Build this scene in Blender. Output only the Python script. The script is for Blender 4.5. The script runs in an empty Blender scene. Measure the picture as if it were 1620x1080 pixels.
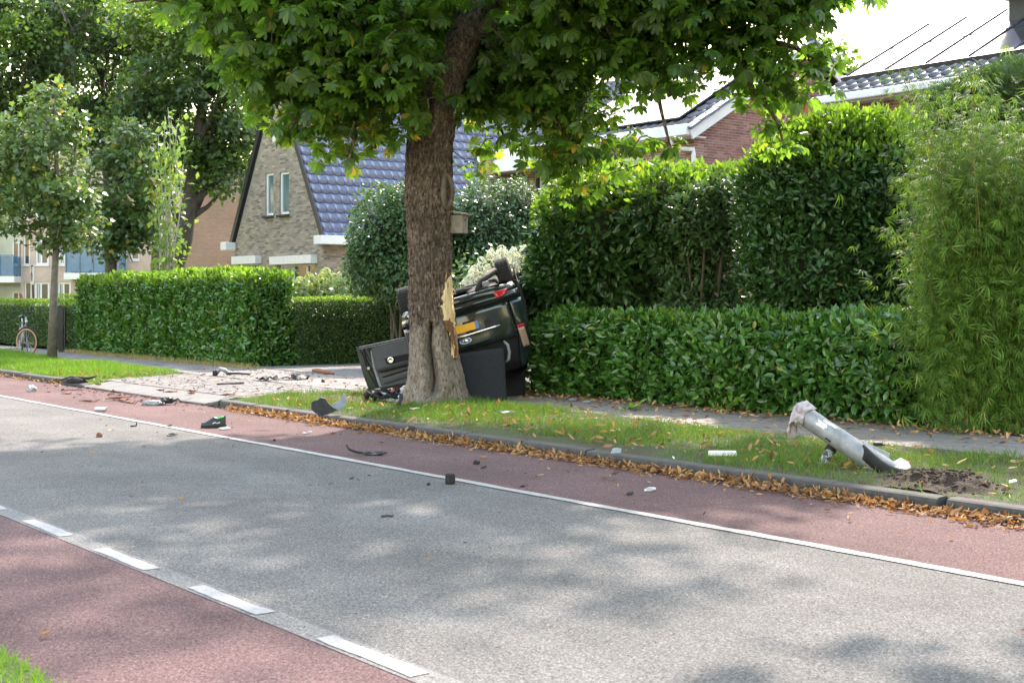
import bpy, bmesh, math, random
import numpy as np
from mathutils import Vector, Matrix

random.seed(7)
RNG = np.random.default_rng(11)
SC = bpy.context.scene
COL = SC.collection

# ------------------------------------------------------------------ camera, sky, sun, exposure
F = 2100.0                      # focal length in photo pixels (1620 wide)
EYE = 1.6
cam_d = bpy.data.cameras.new('camera'); cam = bpy.data.objects.new('camera', cam_d); COL.objects.link(cam)
cam.location = (0, 0, EYE); cam.rotation_euler = (math.radians(90), 0, 0)
cam_d.sensor_width = 36.0; cam_d.lens = F * 36 / 1620
cam_d.shift_y = -70 / 1620
cam_d.clip_start = 0.1; cam_d.clip_end = 2000
cam_d.dof.use_dof = True; cam_d.dof.focus_distance = 17.5; cam_d.dof.aperture_fstop = 5.6
SC.camera = cam

SUN_EL, SUN_AZ = math.radians(43), math.radians(13)     # azimuth from straight ahead, to the right
sundir = Vector((math.sin(SUN_AZ) * math.cos(SUN_EL), math.cos(SUN_AZ) * math.cos(SUN_EL), math.sin(SUN_EL)))
world = bpy.data.worlds.new('World'); SC.world = world; world.use_nodes = True
nt = world.node_tree
bg = nt.nodes['Background']
sky = nt.nodes.new('ShaderNodeTexSky'); sky.sky_type = 'NISHITA'; sky.sun_disc = False
sky.sun_elevation = SUN_EL; sky.sun_rotation = SUN_AZ
sky.air_density = 2.2; sky.dust_density = 1.6; sky.ozone_density = 2.6
nt.links.new(sky.outputs[0], bg.inputs[0]); bg.inputs[1].default_value = 0.15
sun_d = bpy.data.lights.new('sun', 'SUN'); sun_d.energy = 2.0; sun_d.angle = math.radians(1.2); sun_d.color = (1.0, 0.96, 0.90)
sun = bpy.data.objects.new('sun', sun_d); COL.objects.link(sun)
sun.rotation_euler = sundir.to_track_quat('Z', 'Y').to_euler(); sun.location = (8, 30, 40)
SC.view_settings.view_transform = 'Standard'; SC.view_settings.look = 'None'
SC.view_settings.gamma = 1.0; SC.view_settings.use_curve_mapping = False
SC.view_settings.exposure = 2.42
SC.view_settings.use_white_balance = True          # the photograph is balanced for the shade
SC.view_settings.white_balance_temperature = 7300; SC.view_settings.white_balance_tint = 19

# ------------------------------------------------------------------ coordinates
RD = Vector((-0.6201, 0.7845, 0))      # along the road, away to the left
RN = Vector((0.7845, 0.6201, 0))       # across the road, away from the camera
UP = Vector((0, 0, 1))
def W(s, w, z=0.0): return RD * s + RN * w + UP * z
def SW(p): return p[0] * RD.x + p[1] * RD.y, p[0] * RN.x + p[1] * RN.y
def P(u, v, Z): return Vector(((u - 810) * Z / F, Z, EYE - (v - 470) * Z / F))
def G(u, v, z=0.0):
    Z = (EYE - z) * F / (v - 470); return Vector(((u - 810) * Z / F, Z, z))
def on_plane(p0, du, u, v):
    """where the sight line through (u, v) meets the upright plane p0 + t*du: returns t, z"""
    k = (u - 810) / F
    t = (k * p0.y - p0.x) / (du.x - k * du.y)
    Z = p0.y + t * du.y
    return t, EYE - (v - 470) * Z / F

# ------------------------------------------------------------------ object helpers
def wm(o):
    m = o.matrix_basis.copy()
    if o.parent: m = wm(o.parent) @ o.matrix_parent_inverse @ m
    return m
def par(o, p, local=False):
    o.parent = p
    if not local: o.matrix_parent_inverse = wm(p).inverted()
def tag(o, label=None, cat=None, group=None, kind=None):
    if label: o['label'] = label
    if cat: o['category'] = cat
    if group: o['group'] = group
    if kind: o['kind'] = kind
    return o
def thing(name, label, cat, loc=(0, 0, 0), rz=0.0, group=None):
    o = bpy.data.objects.new(name, None); COL.objects.link(o)
    o.empty_display_size = 0.2
    o.location = loc; o.rotation_euler = (0, 0, rz)
    return tag(o, label, cat, group)
def link(name, me, m=None, parent=None, local=False):
    o = bpy.data.objects.new(name, me); COL.objects.link(o)
    if m is not None and not me.materials: me.materials.append(m)
    if parent is not None: par(o, parent, local)
    return o
def mesh_np(name, V, loops, starts, totals, smooth=True):
    me = bpy.data.meshes.new(name)
    V = np.ascontiguousarray(V, dtype=np.float32)
    me.vertices.add(len(V)); me.vertices.foreach_set('co', V.ravel())
    me.loops.add(len(loops)); me.loops.foreach_set('vertex_index', np.ascontiguousarray(loops, dtype=np.int32))
    me.polygons.add(len(starts))
    me.polygons.foreach_set('loop_start', np.ascontiguousarray(starts, dtype=np.int32))
    me.polygons.foreach_set('loop_total', np.ascontiguousarray(totals, dtype=np.int32))
    me.polygons.foreach_set('use_smooth', np.full(len(starts), smooth, dtype=bool))
    me.update(calc_edges=True)
    return me

class MB:
    """collects shapes, then links them as one mesh object"""
    def __init__(s): s.v = []; s.f = []
    def add(s, vs, fs):
        b = len(s.v); s.v.extend([tuple(v) for v in vs]); s.f.extend([tuple(i + b for i in f) for f in fs]); return s
    def box(s, c, size, ax=None):
        c = Vector(c); X, Y, Z = ax if ax else (Vector((1, 0, 0)), Vector((0, 1, 0)), UP)
        a, b, d = size[0] / 2, size[1] / 2, size[2] / 2
        vs = [c + X * (i * a) + Y * (j * b) + Z * (k * d) for k in (-1, 1) for j in (-1, 1) for i in (-1, 1)]
        return s.add(vs, [(0, 2, 3, 1), (4, 5, 7, 6), (0, 1, 5, 4), (2, 6, 7, 3), (0, 4, 6, 2), (1, 3, 7, 5)])
    def bbox(s, c, size, ax=None, r=0.01):
        """box with chamfered edges"""
        c = Vector(c); X, Y, Z = ax if ax else (Vector((1, 0, 0)), Vector((0, 1, 0)), UP)
        bm = bmesh.new(); bmesh.ops.create_cube(bm, size=1.0)
        bmesh.ops.scale(bm, vec=size, verts=bm.verts)
        bmesh.ops.bevel(bm, geom=bm.edges[:] + bm.verts[:], offset=r, segments=2, affect='EDGES', profile=0.5)
        bm.verts.index_update()
        s.add([c + X * v.co.x + Y * v.co.y + Z * v.co.z for v in bm.verts], [[v.index for v in f.verts] for f in bm.faces])
        bm.free(); return s
    def tube(s, pts, rad, seg=8, cap=True):
        pts = [Vector(p) for p in pts]; n = len(pts)
        if not hasattr(rad, '__len__'): rad = [rad] * n
        b = len(s.v); ref = None
        for i, p in enumerate(pts):
            t = (pts[min(i + 1, n - 1)] - pts[max(i - 1, 0)])
            t = t.normalized() if t.length > 1e-9 else UP
            if ref is None: ref = t.orthogonal().normalized()
            x = (ref - t * ref.dot(t)); x = x.normalized() if x.length > 1e-6 else t.orthogonal().normalized()
            ref = x; y = t.cross(x)
            for k in range(seg):
                a = 2 * math.pi * k / seg
                s.v.append(tuple(p + (x * math.cos(a) + y * math.sin(a)) * rad[i]))
        for i in range(n - 1):
            for k in range(seg):
                k2 = (k + 1) % seg
                s.f.append((b + i * seg + k, b + i * seg + k2, b + (i + 1) * seg + k2, b + (i + 1) * seg + k))
        if cap:
            s.f.append(tuple(b + k for k in reversed(range(seg))))
            s.f.append(tuple(b + (n - 1) * seg + k for k in range(seg)))
        return s
    def lathe(s, prof, c, axis, seg=24):
        """prof: (radius, height along axis)"""
        axis = Vector(axis).normalized(); x = axis.orthogonal().normalized(); y = axis.cross(x); c = Vector(c)
        b = len(s.v); n = len(prof)
        for r, h in prof:
            for k in range(seg):
                a = 2 * math.pi * k / seg
                s.v.append(tuple(c + axis * h + (x * math.cos(a) + y * math.sin(a)) * r))
        for i in range(n - 1):
            for k in range(seg):
                k2 = (k + 1) % seg
                s.f.append((b + i * seg + k, b + i * seg + k2, b + (i + 1) * seg + k2, b + (i + 1) * seg + k))
        return s
    def prism(s, poly, ext):
        """poly: 3D points in a plane, extruded by vector ext"""
        poly = [Vector(p) for p in poly]; n = len(poly); ext = Vector(ext)
        fs = [tuple(reversed(range(n))), tuple(range(n, 2 * n))] + [(i, (i + 1) % n, n + (i + 1) % n, n + i) for i in range(n)]
        return s.add(poly + [p + ext for p in poly], fs)
    def grid(s, fn, nu, nv):
        b = len(s.v)
        for j in range(nv + 1):
            for i in range(nu + 1): s.v.append(tuple(fn(i / nu, j / nv)))
        for j in range(nv):
            for i in range(nu):
                a = b + j * (nu + 1) + i; s.f.append((a, a + 1, a + nu + 2, a + nu + 1))
        return s
    def sheet(s, fn, nu, nv, th):
        """a grid with thickness th along its own normals"""
        b = len(s.v); s.grid(fn, nu, nv); k = len(s.v) - b
        Vv = [Vector(v) for v in s.v[b:]]
        def nr(i, j):
            a = Vv[j * (nu + 1) + min(i + 1, nu)] - Vv[j * (nu + 1) + max(i - 1, 0)]
            c = Vv[min(j + 1, nv) * (nu + 1) + i] - Vv[max(j - 1, 0) * (nu + 1) + i]
            q = a.cross(c); return q.normalized() if q.length > 1e-12 else UP
        for j in range(nv + 1):
            for i in range(nu + 1): s.v.append(tuple(Vv[j * (nu + 1) + i] - nr(i, j) * th))
        for j in range(nv):
            for i in range(nu):
                a = b + k + j * (nu + 1) + i; s.f.append((a, a + nu + 1, a + nu + 2, a + 1))
        rim = [i for i in range(nu)] ; 
        def q(i, j): return b + j * (nu + 1) + i
        for i in range(nu):
            s.f.append((q(i, 0), q(i, 0) + k, q(i + 1, 0) + k, q(i + 1, 0)))
            s.f.append((q(i, nv), q(i + 1, nv), q(i + 1, nv) + k, q(i, nv) + k))
        for j in range(nv):
            s.f.append((q(0, j), q(0, j + 1), q(0, j + 1) + k, q(0, j) + k))
            s.f.append((q(nu, j), q(nu, j) + k, q(nu, j + 1) + k, q(nu, j + 1)))
        return s
    def mesh(s, name, smooth=False):
        me = bpy.data.meshes.new(name); me.from_pydata(s.v, [], s.f)
        me.polygons.foreach_set('use_smooth', [smooth] * len(me.polygons)); me.update(); return me
    def build(s, name, m, parent=None, smooth=False, local=False):
        return link(name, s.mesh(name, smooth), m, parent, local)

def vnoise(p, scale=1.0, seed=0):
    """cheap value noise on Nx3 points, -1..1"""
    q = np.asarray(p, dtype=np.float64) * scale + seed * 17.31
    i = np.floor(q).astype(np.int64); f = q - i; f = f * f * (3 - 2 * f)
    def h(a):
        n = (a[..., 0] * 73856093) ^ (a[..., 1] * 19349663) ^ (a[..., 2] * 83492791)
        n = (n ^ (n >> 13)) * 1274126177 & 0x7fffffff
        n = (n ^ (n >> 15)) & 0xffff
        return n / 32767.5 - 1
    r = 0
    for dx in (0, 1):
        for dy in (0, 1):
            for dz in (0, 1):
                w_ = (f[..., 0] if dx else 1 - f[..., 0]) * (f[..., 1] if dy else 1 - f[..., 1]) * (f[..., 2] if dz else 1 - f[..., 2])
                r = r + w_ * h(i + np.array([dx, dy, dz]))
    return r

# ------------------------------------------------------------------ materials
def newmat(name):
    m = bpy.data.materials.new(name); m.use_nodes = True
    t = m.node_tree; b = t.nodes['Principled BSDF']
    return m, t, b
def N(t, kind, **kw):
    n = t.nodes.new(kind)
    for k, v in kw.items(): setattr(n, k, v)
    return n
def ramp(t, stops, fac):
    r = N(t, 'ShaderNodeValToRGB')
    e = r.color_ramp.elements
    while len(e) < len(stops): e.new(0.5)
    for i, (p, c) in enumerate(stops): e[i].position = p; e[i].color = (c[0], c[1], c[2], 1)
    t.links.new(fac, r.inputs[0]); return r.outputs[0]
def noise(t, scale, detail=4, rough=0.6, coord='Object', vec=None, dist=0.0):
    n = N(t, 'ShaderNodeTexNoise'); n.inputs['Scale'].default_value = scale; n.inputs['Detail'].default_value = detail
    n.inputs['Roughness'].default_value = rough; n.inputs['Distortion'].default_value = dist
    if vec is None:
        tc = N(t, 'ShaderNodeTexCoord'); vec = tc.outputs[coord]
    t.links.new(vec, n.inputs['Vector']); return n.outputs['Fac']
def bump(t, b, h, strength=0.3, dist=0.01):
    n = N(t, 'ShaderNodeBump'); n.inputs['Strength'].default_value = strength; n.inputs['Distance'].default_value = dist
    t.links.new(h, n.inputs['Height']); t.links.new(n.outputs[0], b.inputs['Normal'])
def mul(t, a, b_, mode='MULTIPLY', fac=1.0):
    n = N(t, 'ShaderNodeMix', data_type='RGBA', blend_type=mode); n.inputs[0].default_value = fac
    for i, x in ((6, a), (7, b_)):
        if hasattr(x, 'links'): t.links.new(x, n.inputs[i])
        else: n.inputs[i].default_value = (x[0], x[1], x[2], 1)
    return n.outputs[2]
def mixf(t, fac, a, b_):
    n = N(t, 'ShaderNodeMix', data_type='RGBA'); t.links.new(fac, n.inputs[0])
    for i, x in ((6, a), (7, b_)):
        if hasattr(x, 'links'): t.links.new(x, n.inputs[i])
        else: n.inputs[i].default_value = (x[0], x[1], x[2], 1)
    return n.outputs[2]
def simple(name, c1, c2=None, rough=0.6, metal=0.0, scale=8.0, bs=0.0, bscale=40.0, spec=0.5, coat=0.0, island=0.0, bdist=0.01):
    m, t, b = newmat(name)
    c2 = c2 or tuple(x * 0.75 for x in c1)
    col = ramp(t, [(0.3, c2), (0.7, c1)], noise(t, scale))
    if island:
        g = N(t, 'ShaderNodeNewGeometry')
        col = mul(t, col, ramp(t, [(0, (1 - island,) * 3), (1, (1 + island,) * 3)], g.outputs['Random Per Island']))
    t.links.new(col, b.inputs['Base Color'])
    b.inputs['Roughness'].default_value = rough; b.inputs['Metallic'].default_value = metal
    b.inputs['Specular IOR Level'].default_value = spec; b.inputs['Coat Weight'].default_value = coat
    if bs: bump(t, b, noise(t, bscale), bs, bdist)
    return m
def leafmat(name, dark, light, trans=None, rough=0.35, tl=0.4, spec=0.5, odd=None, oddp=0.02, glow=1.0):
    """leaf: glossy face over a translucent blade, colour varied from leaf to leaf"""
    m, t, b = newmat(name)
    g = N(t, 'ShaderNodeNewGeometry'); oi = N(t, 'ShaderNodeObjectInfo')
    s = N(t, 'ShaderNodeMath', operation='ADD'); t.links.new(g.outputs['Random Per Island'], s.inputs[0]); t.links.new(oi.outputs['Random'], s.inputs[1])
    fr = N(t, 'ShaderNodeMath', operation='FRACT'); t.links.new(s.outputs[0], fr.inputs[0])
    k_ = 1.3; dark = tuple(x * k_ for x in dark); light = tuple(min(.8, x * k_) for x in light)
    mid = tuple((a + c) / 2 for a, c in zip(dark, light))
    stops = [(0.0, dark), (0.5, mid), (0.97, light)]
    if odd: stops = [(0.0, odd), (oddp, odd), (oddp + .001, dark), (0.55, mid), (1.0, light)]
    col = ramp(t, stops, fr.outputs[0])
    t.links.new(col, b.inputs['Base Color'])
    b.inputs['Roughness'].default_value = rough; b.inputs['Specular IOR Level'].default_value = spec
    tr = N(t, 'ShaderNodeBsdfTranslucent')
    tint = trans or (1.0, 1.0, 0.45)
    tc = mul(t, col, tint, 'MULTIPLY')
    tc = mul(t, tc, (glow, glow, glow), 'MULTIPLY')
    t.links.new(tc, tr.inputs['Color'])
    mx = N(t, 'ShaderNodeMixShader'); mx.inputs[0].default_value = tl
    t.links.new(b.outputs[0], mx.inputs[1]); t.links.new(tr.outputs[0], mx.inputs[2])
    t.links.new(mx.outputs[0], t.nodes['Material Output'].inputs['Surface'])
    return m

def asphalt(name, lo, mid, hi, patch=0.18):
    m, t, b = newmat(name)
    tc = N(t, 'ShaderNodeTexCoord')
    v = N(t, 'ShaderNodeTexVoronoi'); v.inputs['Scale'].default_value = 125; t.links.new(tc.outputs['Object'], v.inputs['Vector'])
    hs = N(t, 'ShaderNodeSeparateColor'); t.links.new(v.outputs['Color'], hs.inputs[0])
    chips = ramp(t, [(0.0, lo), (0.35, mid), (0.75, mid), (1.0, hi)], hs.outputs[0])
    fine = ramp(t, [(0.33, (.62,) * 3), (0.62, (1.18,) * 3)], noise(t, 60, 5, .75))
    big = ramp(t, [(0.3, (1 - patch,) * 3), (0.7, (1 + patch,) * 3)], noise(t, 0.7, 5, .65))
    # long streaks worn by tyres along the road
    mp = N(t, 'ShaderNodeMapping'); mp.inputs['Rotation'].default_value = (0, 0, math.atan2(RD.x, RD.y)); t.links.new(tc.outputs['Object'], mp.inputs['Vector'])
    mp2 = N(t, 'ShaderNodeMapping'); mp2.inputs['Scale'].default_value = (2.2, .05, 1); t.links.new(mp.outputs[0], mp2.inputs['Vector'])
    streak = ramp(t, [(0.3, (.9,) * 3), (0.7, (1.08,) * 3)], noise(t, 1.0, 3, .5, vec=mp2.outputs[0]))
    spot = ramp(t, [(0.62, (1,) * 3), (0.72, (.72,) * 3)], noise(t, 2.3, 6, .7))
    col = mul(t, mul(t, mul(t, mul(t, chips, fine), big), streak), spot)
    t.links.new(col, b.inputs['Base Color']); b.inputs['Roughness'].default_value = 0.75
    b.inputs['Specular IOR Level'].default_value = 0.12; b.inputs['Roughness'].default_value = .9
    bump(t, b, v.outputs['Distance'], 0.4, 0.005)
    return m

M = {}
M['asphalt'] = asphalt('asphalt', (.046, .045, .044), (.128, .125, .119), (.225, .22, .206))
M['red_asphalt'] = asphalt('red_asphalt', (.044, .028, .029), (.120, .070, .069), (.20, .145, .14))
M['seam'] = asphalt('seam_asphalt', (.08, .078, .075), (.175, .17, .162), (.27, .265, .25), .1)
def paintmat():
    m, t, b = newmat('road_paint')
    w = noise(t, 28, 6, .8)
    col = ramp(t, [(0.38, (.17, .17, .17)), (0.54, (.24, .24, .235)), (0.7, (.33, .33, .32))], w)
    t.links.new(col, b.inputs['Base Color']); b.inputs['Roughness'].default_value = .6
    bump(t, b, noise(t, 90), .3, .004)
    return m
M['paint'] = paintmat()
M['kerb'] = simple('kerb_concrete', (.07, .066, .062), (.036, .034, .032), .9, scale=9, bs=.5, bscale=70, island=.15)
M['ramp'] = simple('ramp_concrete', (.135, .132, .126), (.095, .093, .09), .85, scale=7, bs=.4, bscale=90, island=.08)
M['tile'] = simple('path_concrete', (.205, .180, .163), (.13, .114, .103), .85, scale=5, bs=.4, bscale=80, island=.16)
M['paver'] = simple('drive_concrete', (.165, .152, .142), (.112, .104, .097), .85, scale=2.5, bs=.4, bscale=70, island=.07)
M['joint'] = simple('joint_sand', (.12, .10, .08), (.07, .06, .05), .95, scale=20)
M['soil'] = simple('soil', (.062, .039, .025), (.024, .015, .010), .95, scale=22, bs=.9, bscale=50, bdist=.03)
def turfmat():
    m, t, b = newmat('turf')
    col = mixf(t, ramp(t, [(.40, (0,) * 3), (.58, (1,) * 3)], noise(t, 2.2, 6, .7)), (.050, .036, .020), (.038, .062, .013))
    col = mul(t, col, ramp(t, [(.3, (.6,) * 3), (.7, (1.3,) * 3)], noise(t, 45, 4)))
    t.links.new(col, b.inputs['Base Color']); b.inputs['Roughness'].default_value = .95
    bump(t, b, noise(t, 60), .8, .02); return m
M['turf'] = turfmat()
M['lawn'] = simple('lawn', (.10, .20, .03), (.06, .12, .02), .9, scale=6, bs=.6, bscale=90)
M['ground'] = simple('ground', (.11, .10, .06), (.06, .06, .035), .95, scale=.6)
M['grass'] = leafmat('grass_blade', (.042, .105, .012), (.110, .195, .028), rough=.5, tl=.45, odd=(.22, .18, .07), oddp=.06)
M['grass_lush'] = leafmat('grass_lush_blade', (.060, .150, .014), (.135, .265, .032), rough=.5, tl=.5, odd=(.30, .28, .10), oddp=.04)
M['straw'] = leafmat('straw_blade', (.22, .17, .07), (.38, .30, .13), rough=.7, tl=.3)
M['dead_leaf'] = leafmat('dead_leaf', (.17, .075, .028), (.40, .24, .105), trans=(1, .8, .5), rough=.65, tl=.3, odd=(.14, .065, .03), oddp=.15)
M['dead_leaf_dark'] = leafmat('dead_leaf_dark', (.20, .085, .03), (.48, .27, .12), trans=(1, .8, .5), rough=.65, tl=.2, odd=(.10, .05, .03), oddp=.2)
M['laurel'] = leafmat('laurel_leaf', (.022, .078, .016), (.085, .215, .036), rough=.27, tl=.30, spec=.75, odd=(.28, .30, .05), oddp=.012)
M['laurel_young_or_sunlit'] = leafmat('laurel_young_or_sunlit_leaf', (.065, .145, .020), (.19, .33, .05), rough=.32, tl=.5, spec=.55, odd=(.30, .32, .05), oddp=.02)  # brightened to put sunlight into hedge and shrub tops; young shoots share it
M['rhodo'] = leafmat('dark_shrub_leaf', (.014, .050, .015), (.052, .130, .032), rough=.32, tl=.30, spec=.55, odd=(.30, .16, .03), oddp=.003)
M['chestnut'] = leafmat('chestnut_leaf', (.024, .060, .013), (.068, .130, .020), rough=.36, tl=.54, odd=(.30, .24, .04), oddp=.004, glow=2.9)
M['chestnut_pale'] = leafmat('chestnut_pale_leaf', (.06, .115, .018), (.15, .20, .03), rough=.4, tl=.55, odd=(.42, .26, .05), oddp=.05, glow=2.4)
M['maple'] = leafmat('maple_leaf', (.040, .085, .030), (.12, .19, .065), rough=.33, tl=.38, spec=.7, odd=(.35, .30, .07), oddp=.02, glow=1.3)
M['tree_dark'] = leafmat('far_tree_leaf', (.026, .058, .030), (.075, .125, .060), rough=.38, tl=.42, glow=1.5)
M['tree_mid'] = leafmat('mid_tree_leaf', (.040, .085, .024), (.11, .18, .040), rough=.4, tl=.45, glow=1.5)
M['vine'] = leafmat('vine_leaf', (.10, .18, .04), (.22, .32, .08), rough=.45, tl=.45, glow=1.2)
M['shrub'] = leafmat('shrub_leaf', (.030, .080, .032), (.085, .155, .060), rough=.36, tl=.35, spec=.5)
M['privet'] = leafmat('privet_leaf', (.022, .060, .014), (.060, .125, .028), rough=.42, tl=.35)
M['bright_shrub'] = leafmat('bright_shrub_leaf', (.08, .17, .02), (.20, .32, .05), rough=.4, tl=.45)
M['bamboo'] = leafmat('bamboo_leaf', (.045, .108, .018), (.130, .225, .042), rough=.55, spec=.25, tl=.45, glow=1.1, odd=(.33, .30, .10), oddp=.02)
M['yew'] = leafmat('yew_needle', (.022, .055, .018), (.055, .11, .028), rough=.5, tl=.3)
M['bloom'] = leafmat('hydrangea_bloom', (.50, .52, .40), (.64, .65, .57), trans=(1, 1, .85), rough=.7, tl=.35)
M['bloom_green'] = leafmat('green_bloom', (.27, .34, .10), (.44, .47, .22), trans=(1, 1, .7), rough=.7, tl=.35)
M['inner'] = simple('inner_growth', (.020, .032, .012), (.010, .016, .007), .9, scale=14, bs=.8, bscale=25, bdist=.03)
M['twig'] = simple('twig_bark', (.10, .075, .05), (.05, .04, .03), .9, scale=20, bs=.4)
M['pale_stem'] = simple('pale_stem', (.42, .40, .33), (.28, .26, .21), .8, scale=15)
M['culm'] = simple('bamboo_culm', (.30, .27, .08), (.17, .19, .06), .5, scale=10)
M['far_bark'] = simple('far_bark', (.09, .075, .06), (.045, .038, .032), .9, scale=7, bs=.6, bscale=20)
M['maple_bark'] = simple('maple_bark', (.17, .15, .115), (.085, .075, .058), .9, scale=11, bs=.5, bscale=35)
M['metal_grey'] = simple('grey_metal', (.34, .35, .37), (.25, .26, .28), .4, .7, scale=20)
M['galv'] = simple('galvanised_steel', (.35, .36, .37), (.20, .205, .215), .58, .25, scale=13, bs=.25, bscale=50)
M['white'] = simple('white_paint', (.80, .80, .79), (.70, .70, .70), .45, scale=3)
M['white_plastic'] = simple('white_plastic', (.78, .78, .77), (.62, .62, .62), .35, scale=14)
M['black_plastic'] = simple('black_plastic', (.030, .030, .031), (.014, .014, .015), .6, scale=16, bs=.1, spec=.25)
M['grey_plastic'] = simple('grey_plastic', (.22, .23, .25), (.13, .14, .155), .4, scale=12)
M['rubber'] = simple('rubber', (.035, .035, .036), (.020, .020, .021), .8, scale=30, bs=.3, bscale=90, spec=.2)
M['splinter'] = simple('bark_splinter', (.27, .105, .05), (.13, .05, .03), .85, scale=20)
M['black_steel'] = simple('black_steel', (.018, .02, .026), (.012, .013, .017), .45, .2)
M['red_plastic'] = simple('red_plastic', (.42, .02, .035), (.25, .012, .02), .35)
def glassmat(name, c, rough=.04, spec=.8):
    m, t, b = newmat(name)
    t.links.new(ramp(t, [(.35, tuple(x * .7 for x in c)), (.65, c)], noise(t, 1.3, 3)), b.inputs['Base Color'])
    b.inputs['Roughness'].default_value = rough; b.inputs['Specular IOR Level'].default_value = spec; return m
M['glass'] = glassmat('window_glass', (.06, .075, .08))
M['glass_teal'] = glassmat('leaded_teal_glass', (.10, .20, .21), .1)
M['glass_blue'] = glassmat('blue_balcony_glass', (.05, .20, .36), .12, .6)
M['curtain'] = simple('curtain', (.55, .57, .58), (.40, .43, .45), .8, scale=3)

# ------------------------------------------------------------------ leaves, grass and other scattered growth
def T(vs, fs): return np.array(vs, dtype=np.float64), [list(f) for f in fs]
LAUREL = T([(0, 0, 0), (0, .38, -.02), (0, .72, -.03), (0, 1, -.10), (-.19, .30, .05), (-.185, .66, .035), (.19, .30, .05), (.185, .66, .035)],
           [(0, 1, 4), (1, 2, 5, 4), (2, 3, 5), (0, 6, 1), (1, 6, 7, 2), (2, 7, 3)])
SMALL = T([(0, 0, 0), (-.30, .45, .06), (0, 1, -.05), (.30, .45, .06), (0, .5, -.02)], [(0, 4, 1), (1, 4, 2), (0, 3, 4), (4, 3, 2)])
NARROW = T([(0, 0, 0), (-.075, .35, .02), (0, 1, -.15), (.075, .35, .02)], [(0, 3, 2, 1)])
QUAD = T([(0, 0, 0), (-.36, .5, .08), (0, 1, -.06), (.36, .5, .08)], [(0, 3, 1), (1, 3, 2)])
def chestnut_leaf():
    vs, fs = [], []
    for a, L in ((-2.0, .62), (-1.15, .82), (-.55, .96), (0, 1.0), (.55, .96), (1.15, .82), (2.0, .62)):
        c, s = math.cos(a), math.sin(a)
        b = len(vs)
        for x, y, z in ((0, .02, 0), (-.20, .62, .0), (0, .55, -.07), (.20, .62, .0), (-.16, .84, -.10), (.16, .84, -.10), (0, 1.0, -.20)):
            x *= L; y *= L
            vs.append((x * c + y * s, -x * s + y * c, z * L - .22 * y * y))
        fs += [(b, b + 2, b + 1), (b, b + 3, b + 2), (b + 1, b + 2, b + 4), (b + 2, b + 3, b + 5), (b + 2, b + 5, b + 6, b + 4)]
    return T(vs, fs)
CHEST = chestnut_leaf()
def maple_leaf():
    pts = [(0, 0), (.16, .02), (.45, -.06), (.36, .18), (.60, .45), (.33, .47), (.24, .62), (0, 1.0)]
    vs = [(0, .33, -.03)] + [(x, y, .05 * abs(x) - .10 * y * y) for x, y in pts] + [(-x, y, .05 * abs(x) - .10 * y * y) for x, y in reversed(pts[1:-1])]
    n = len(vs) - 1
    return T(vs, [(0, 1 + i, 1 + (i + 1) % n) for i in range(n)])
MAPLE = maple_leaf()
def fan(k, spread, w, droop):
    vs, fs = [], []
    for i in range(k):
        a = (i / (k - 1) - .5) * 2 * spread; c, s = math.cos(a), math.sin(a); b = len(vs)
        for x, y, z in ((0, 0, 0), (-w, .4, .0), (0, 1, -droop), (w, .4, .0)):
            vs.append((x * c + y * s, -x * s + y * c, z + .04 * math.sin(i * 2.3)))
        fs.append((b, b + 3, b + 2, b + 1))
    return T(vs, fs)
BAMBOO = fan(4, .62, .050, .35)
YEW = fan(7, 1.1, .035, .02)
CURL = T([(0, 0, .0), (-.17, .35, .10), (0, .35, .0), (.17, .35, .08), (-.15, .70, .12), (0, .72, .03), (.15, .70, .09), (0, 1, .14)],
         [(0, 2, 1), (0, 3, 2), (1, 2, 5, 4), (2, 3, 6, 5), (4, 5, 7), (5, 6, 7)])
BLADE = T([(-.035, 0, 0), (.035, 0, 0), (-.025, .55, .07), (.025, .55, .07), (0, 1, .28)], [(0, 1, 3, 2), (2, 3, 4)])
FLORET = T([(-.5, 0, 0), (0, -.5, .12), (.5, 0, 0), (0, .5, .12)], [(0, 1, 2, 3)])

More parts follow.
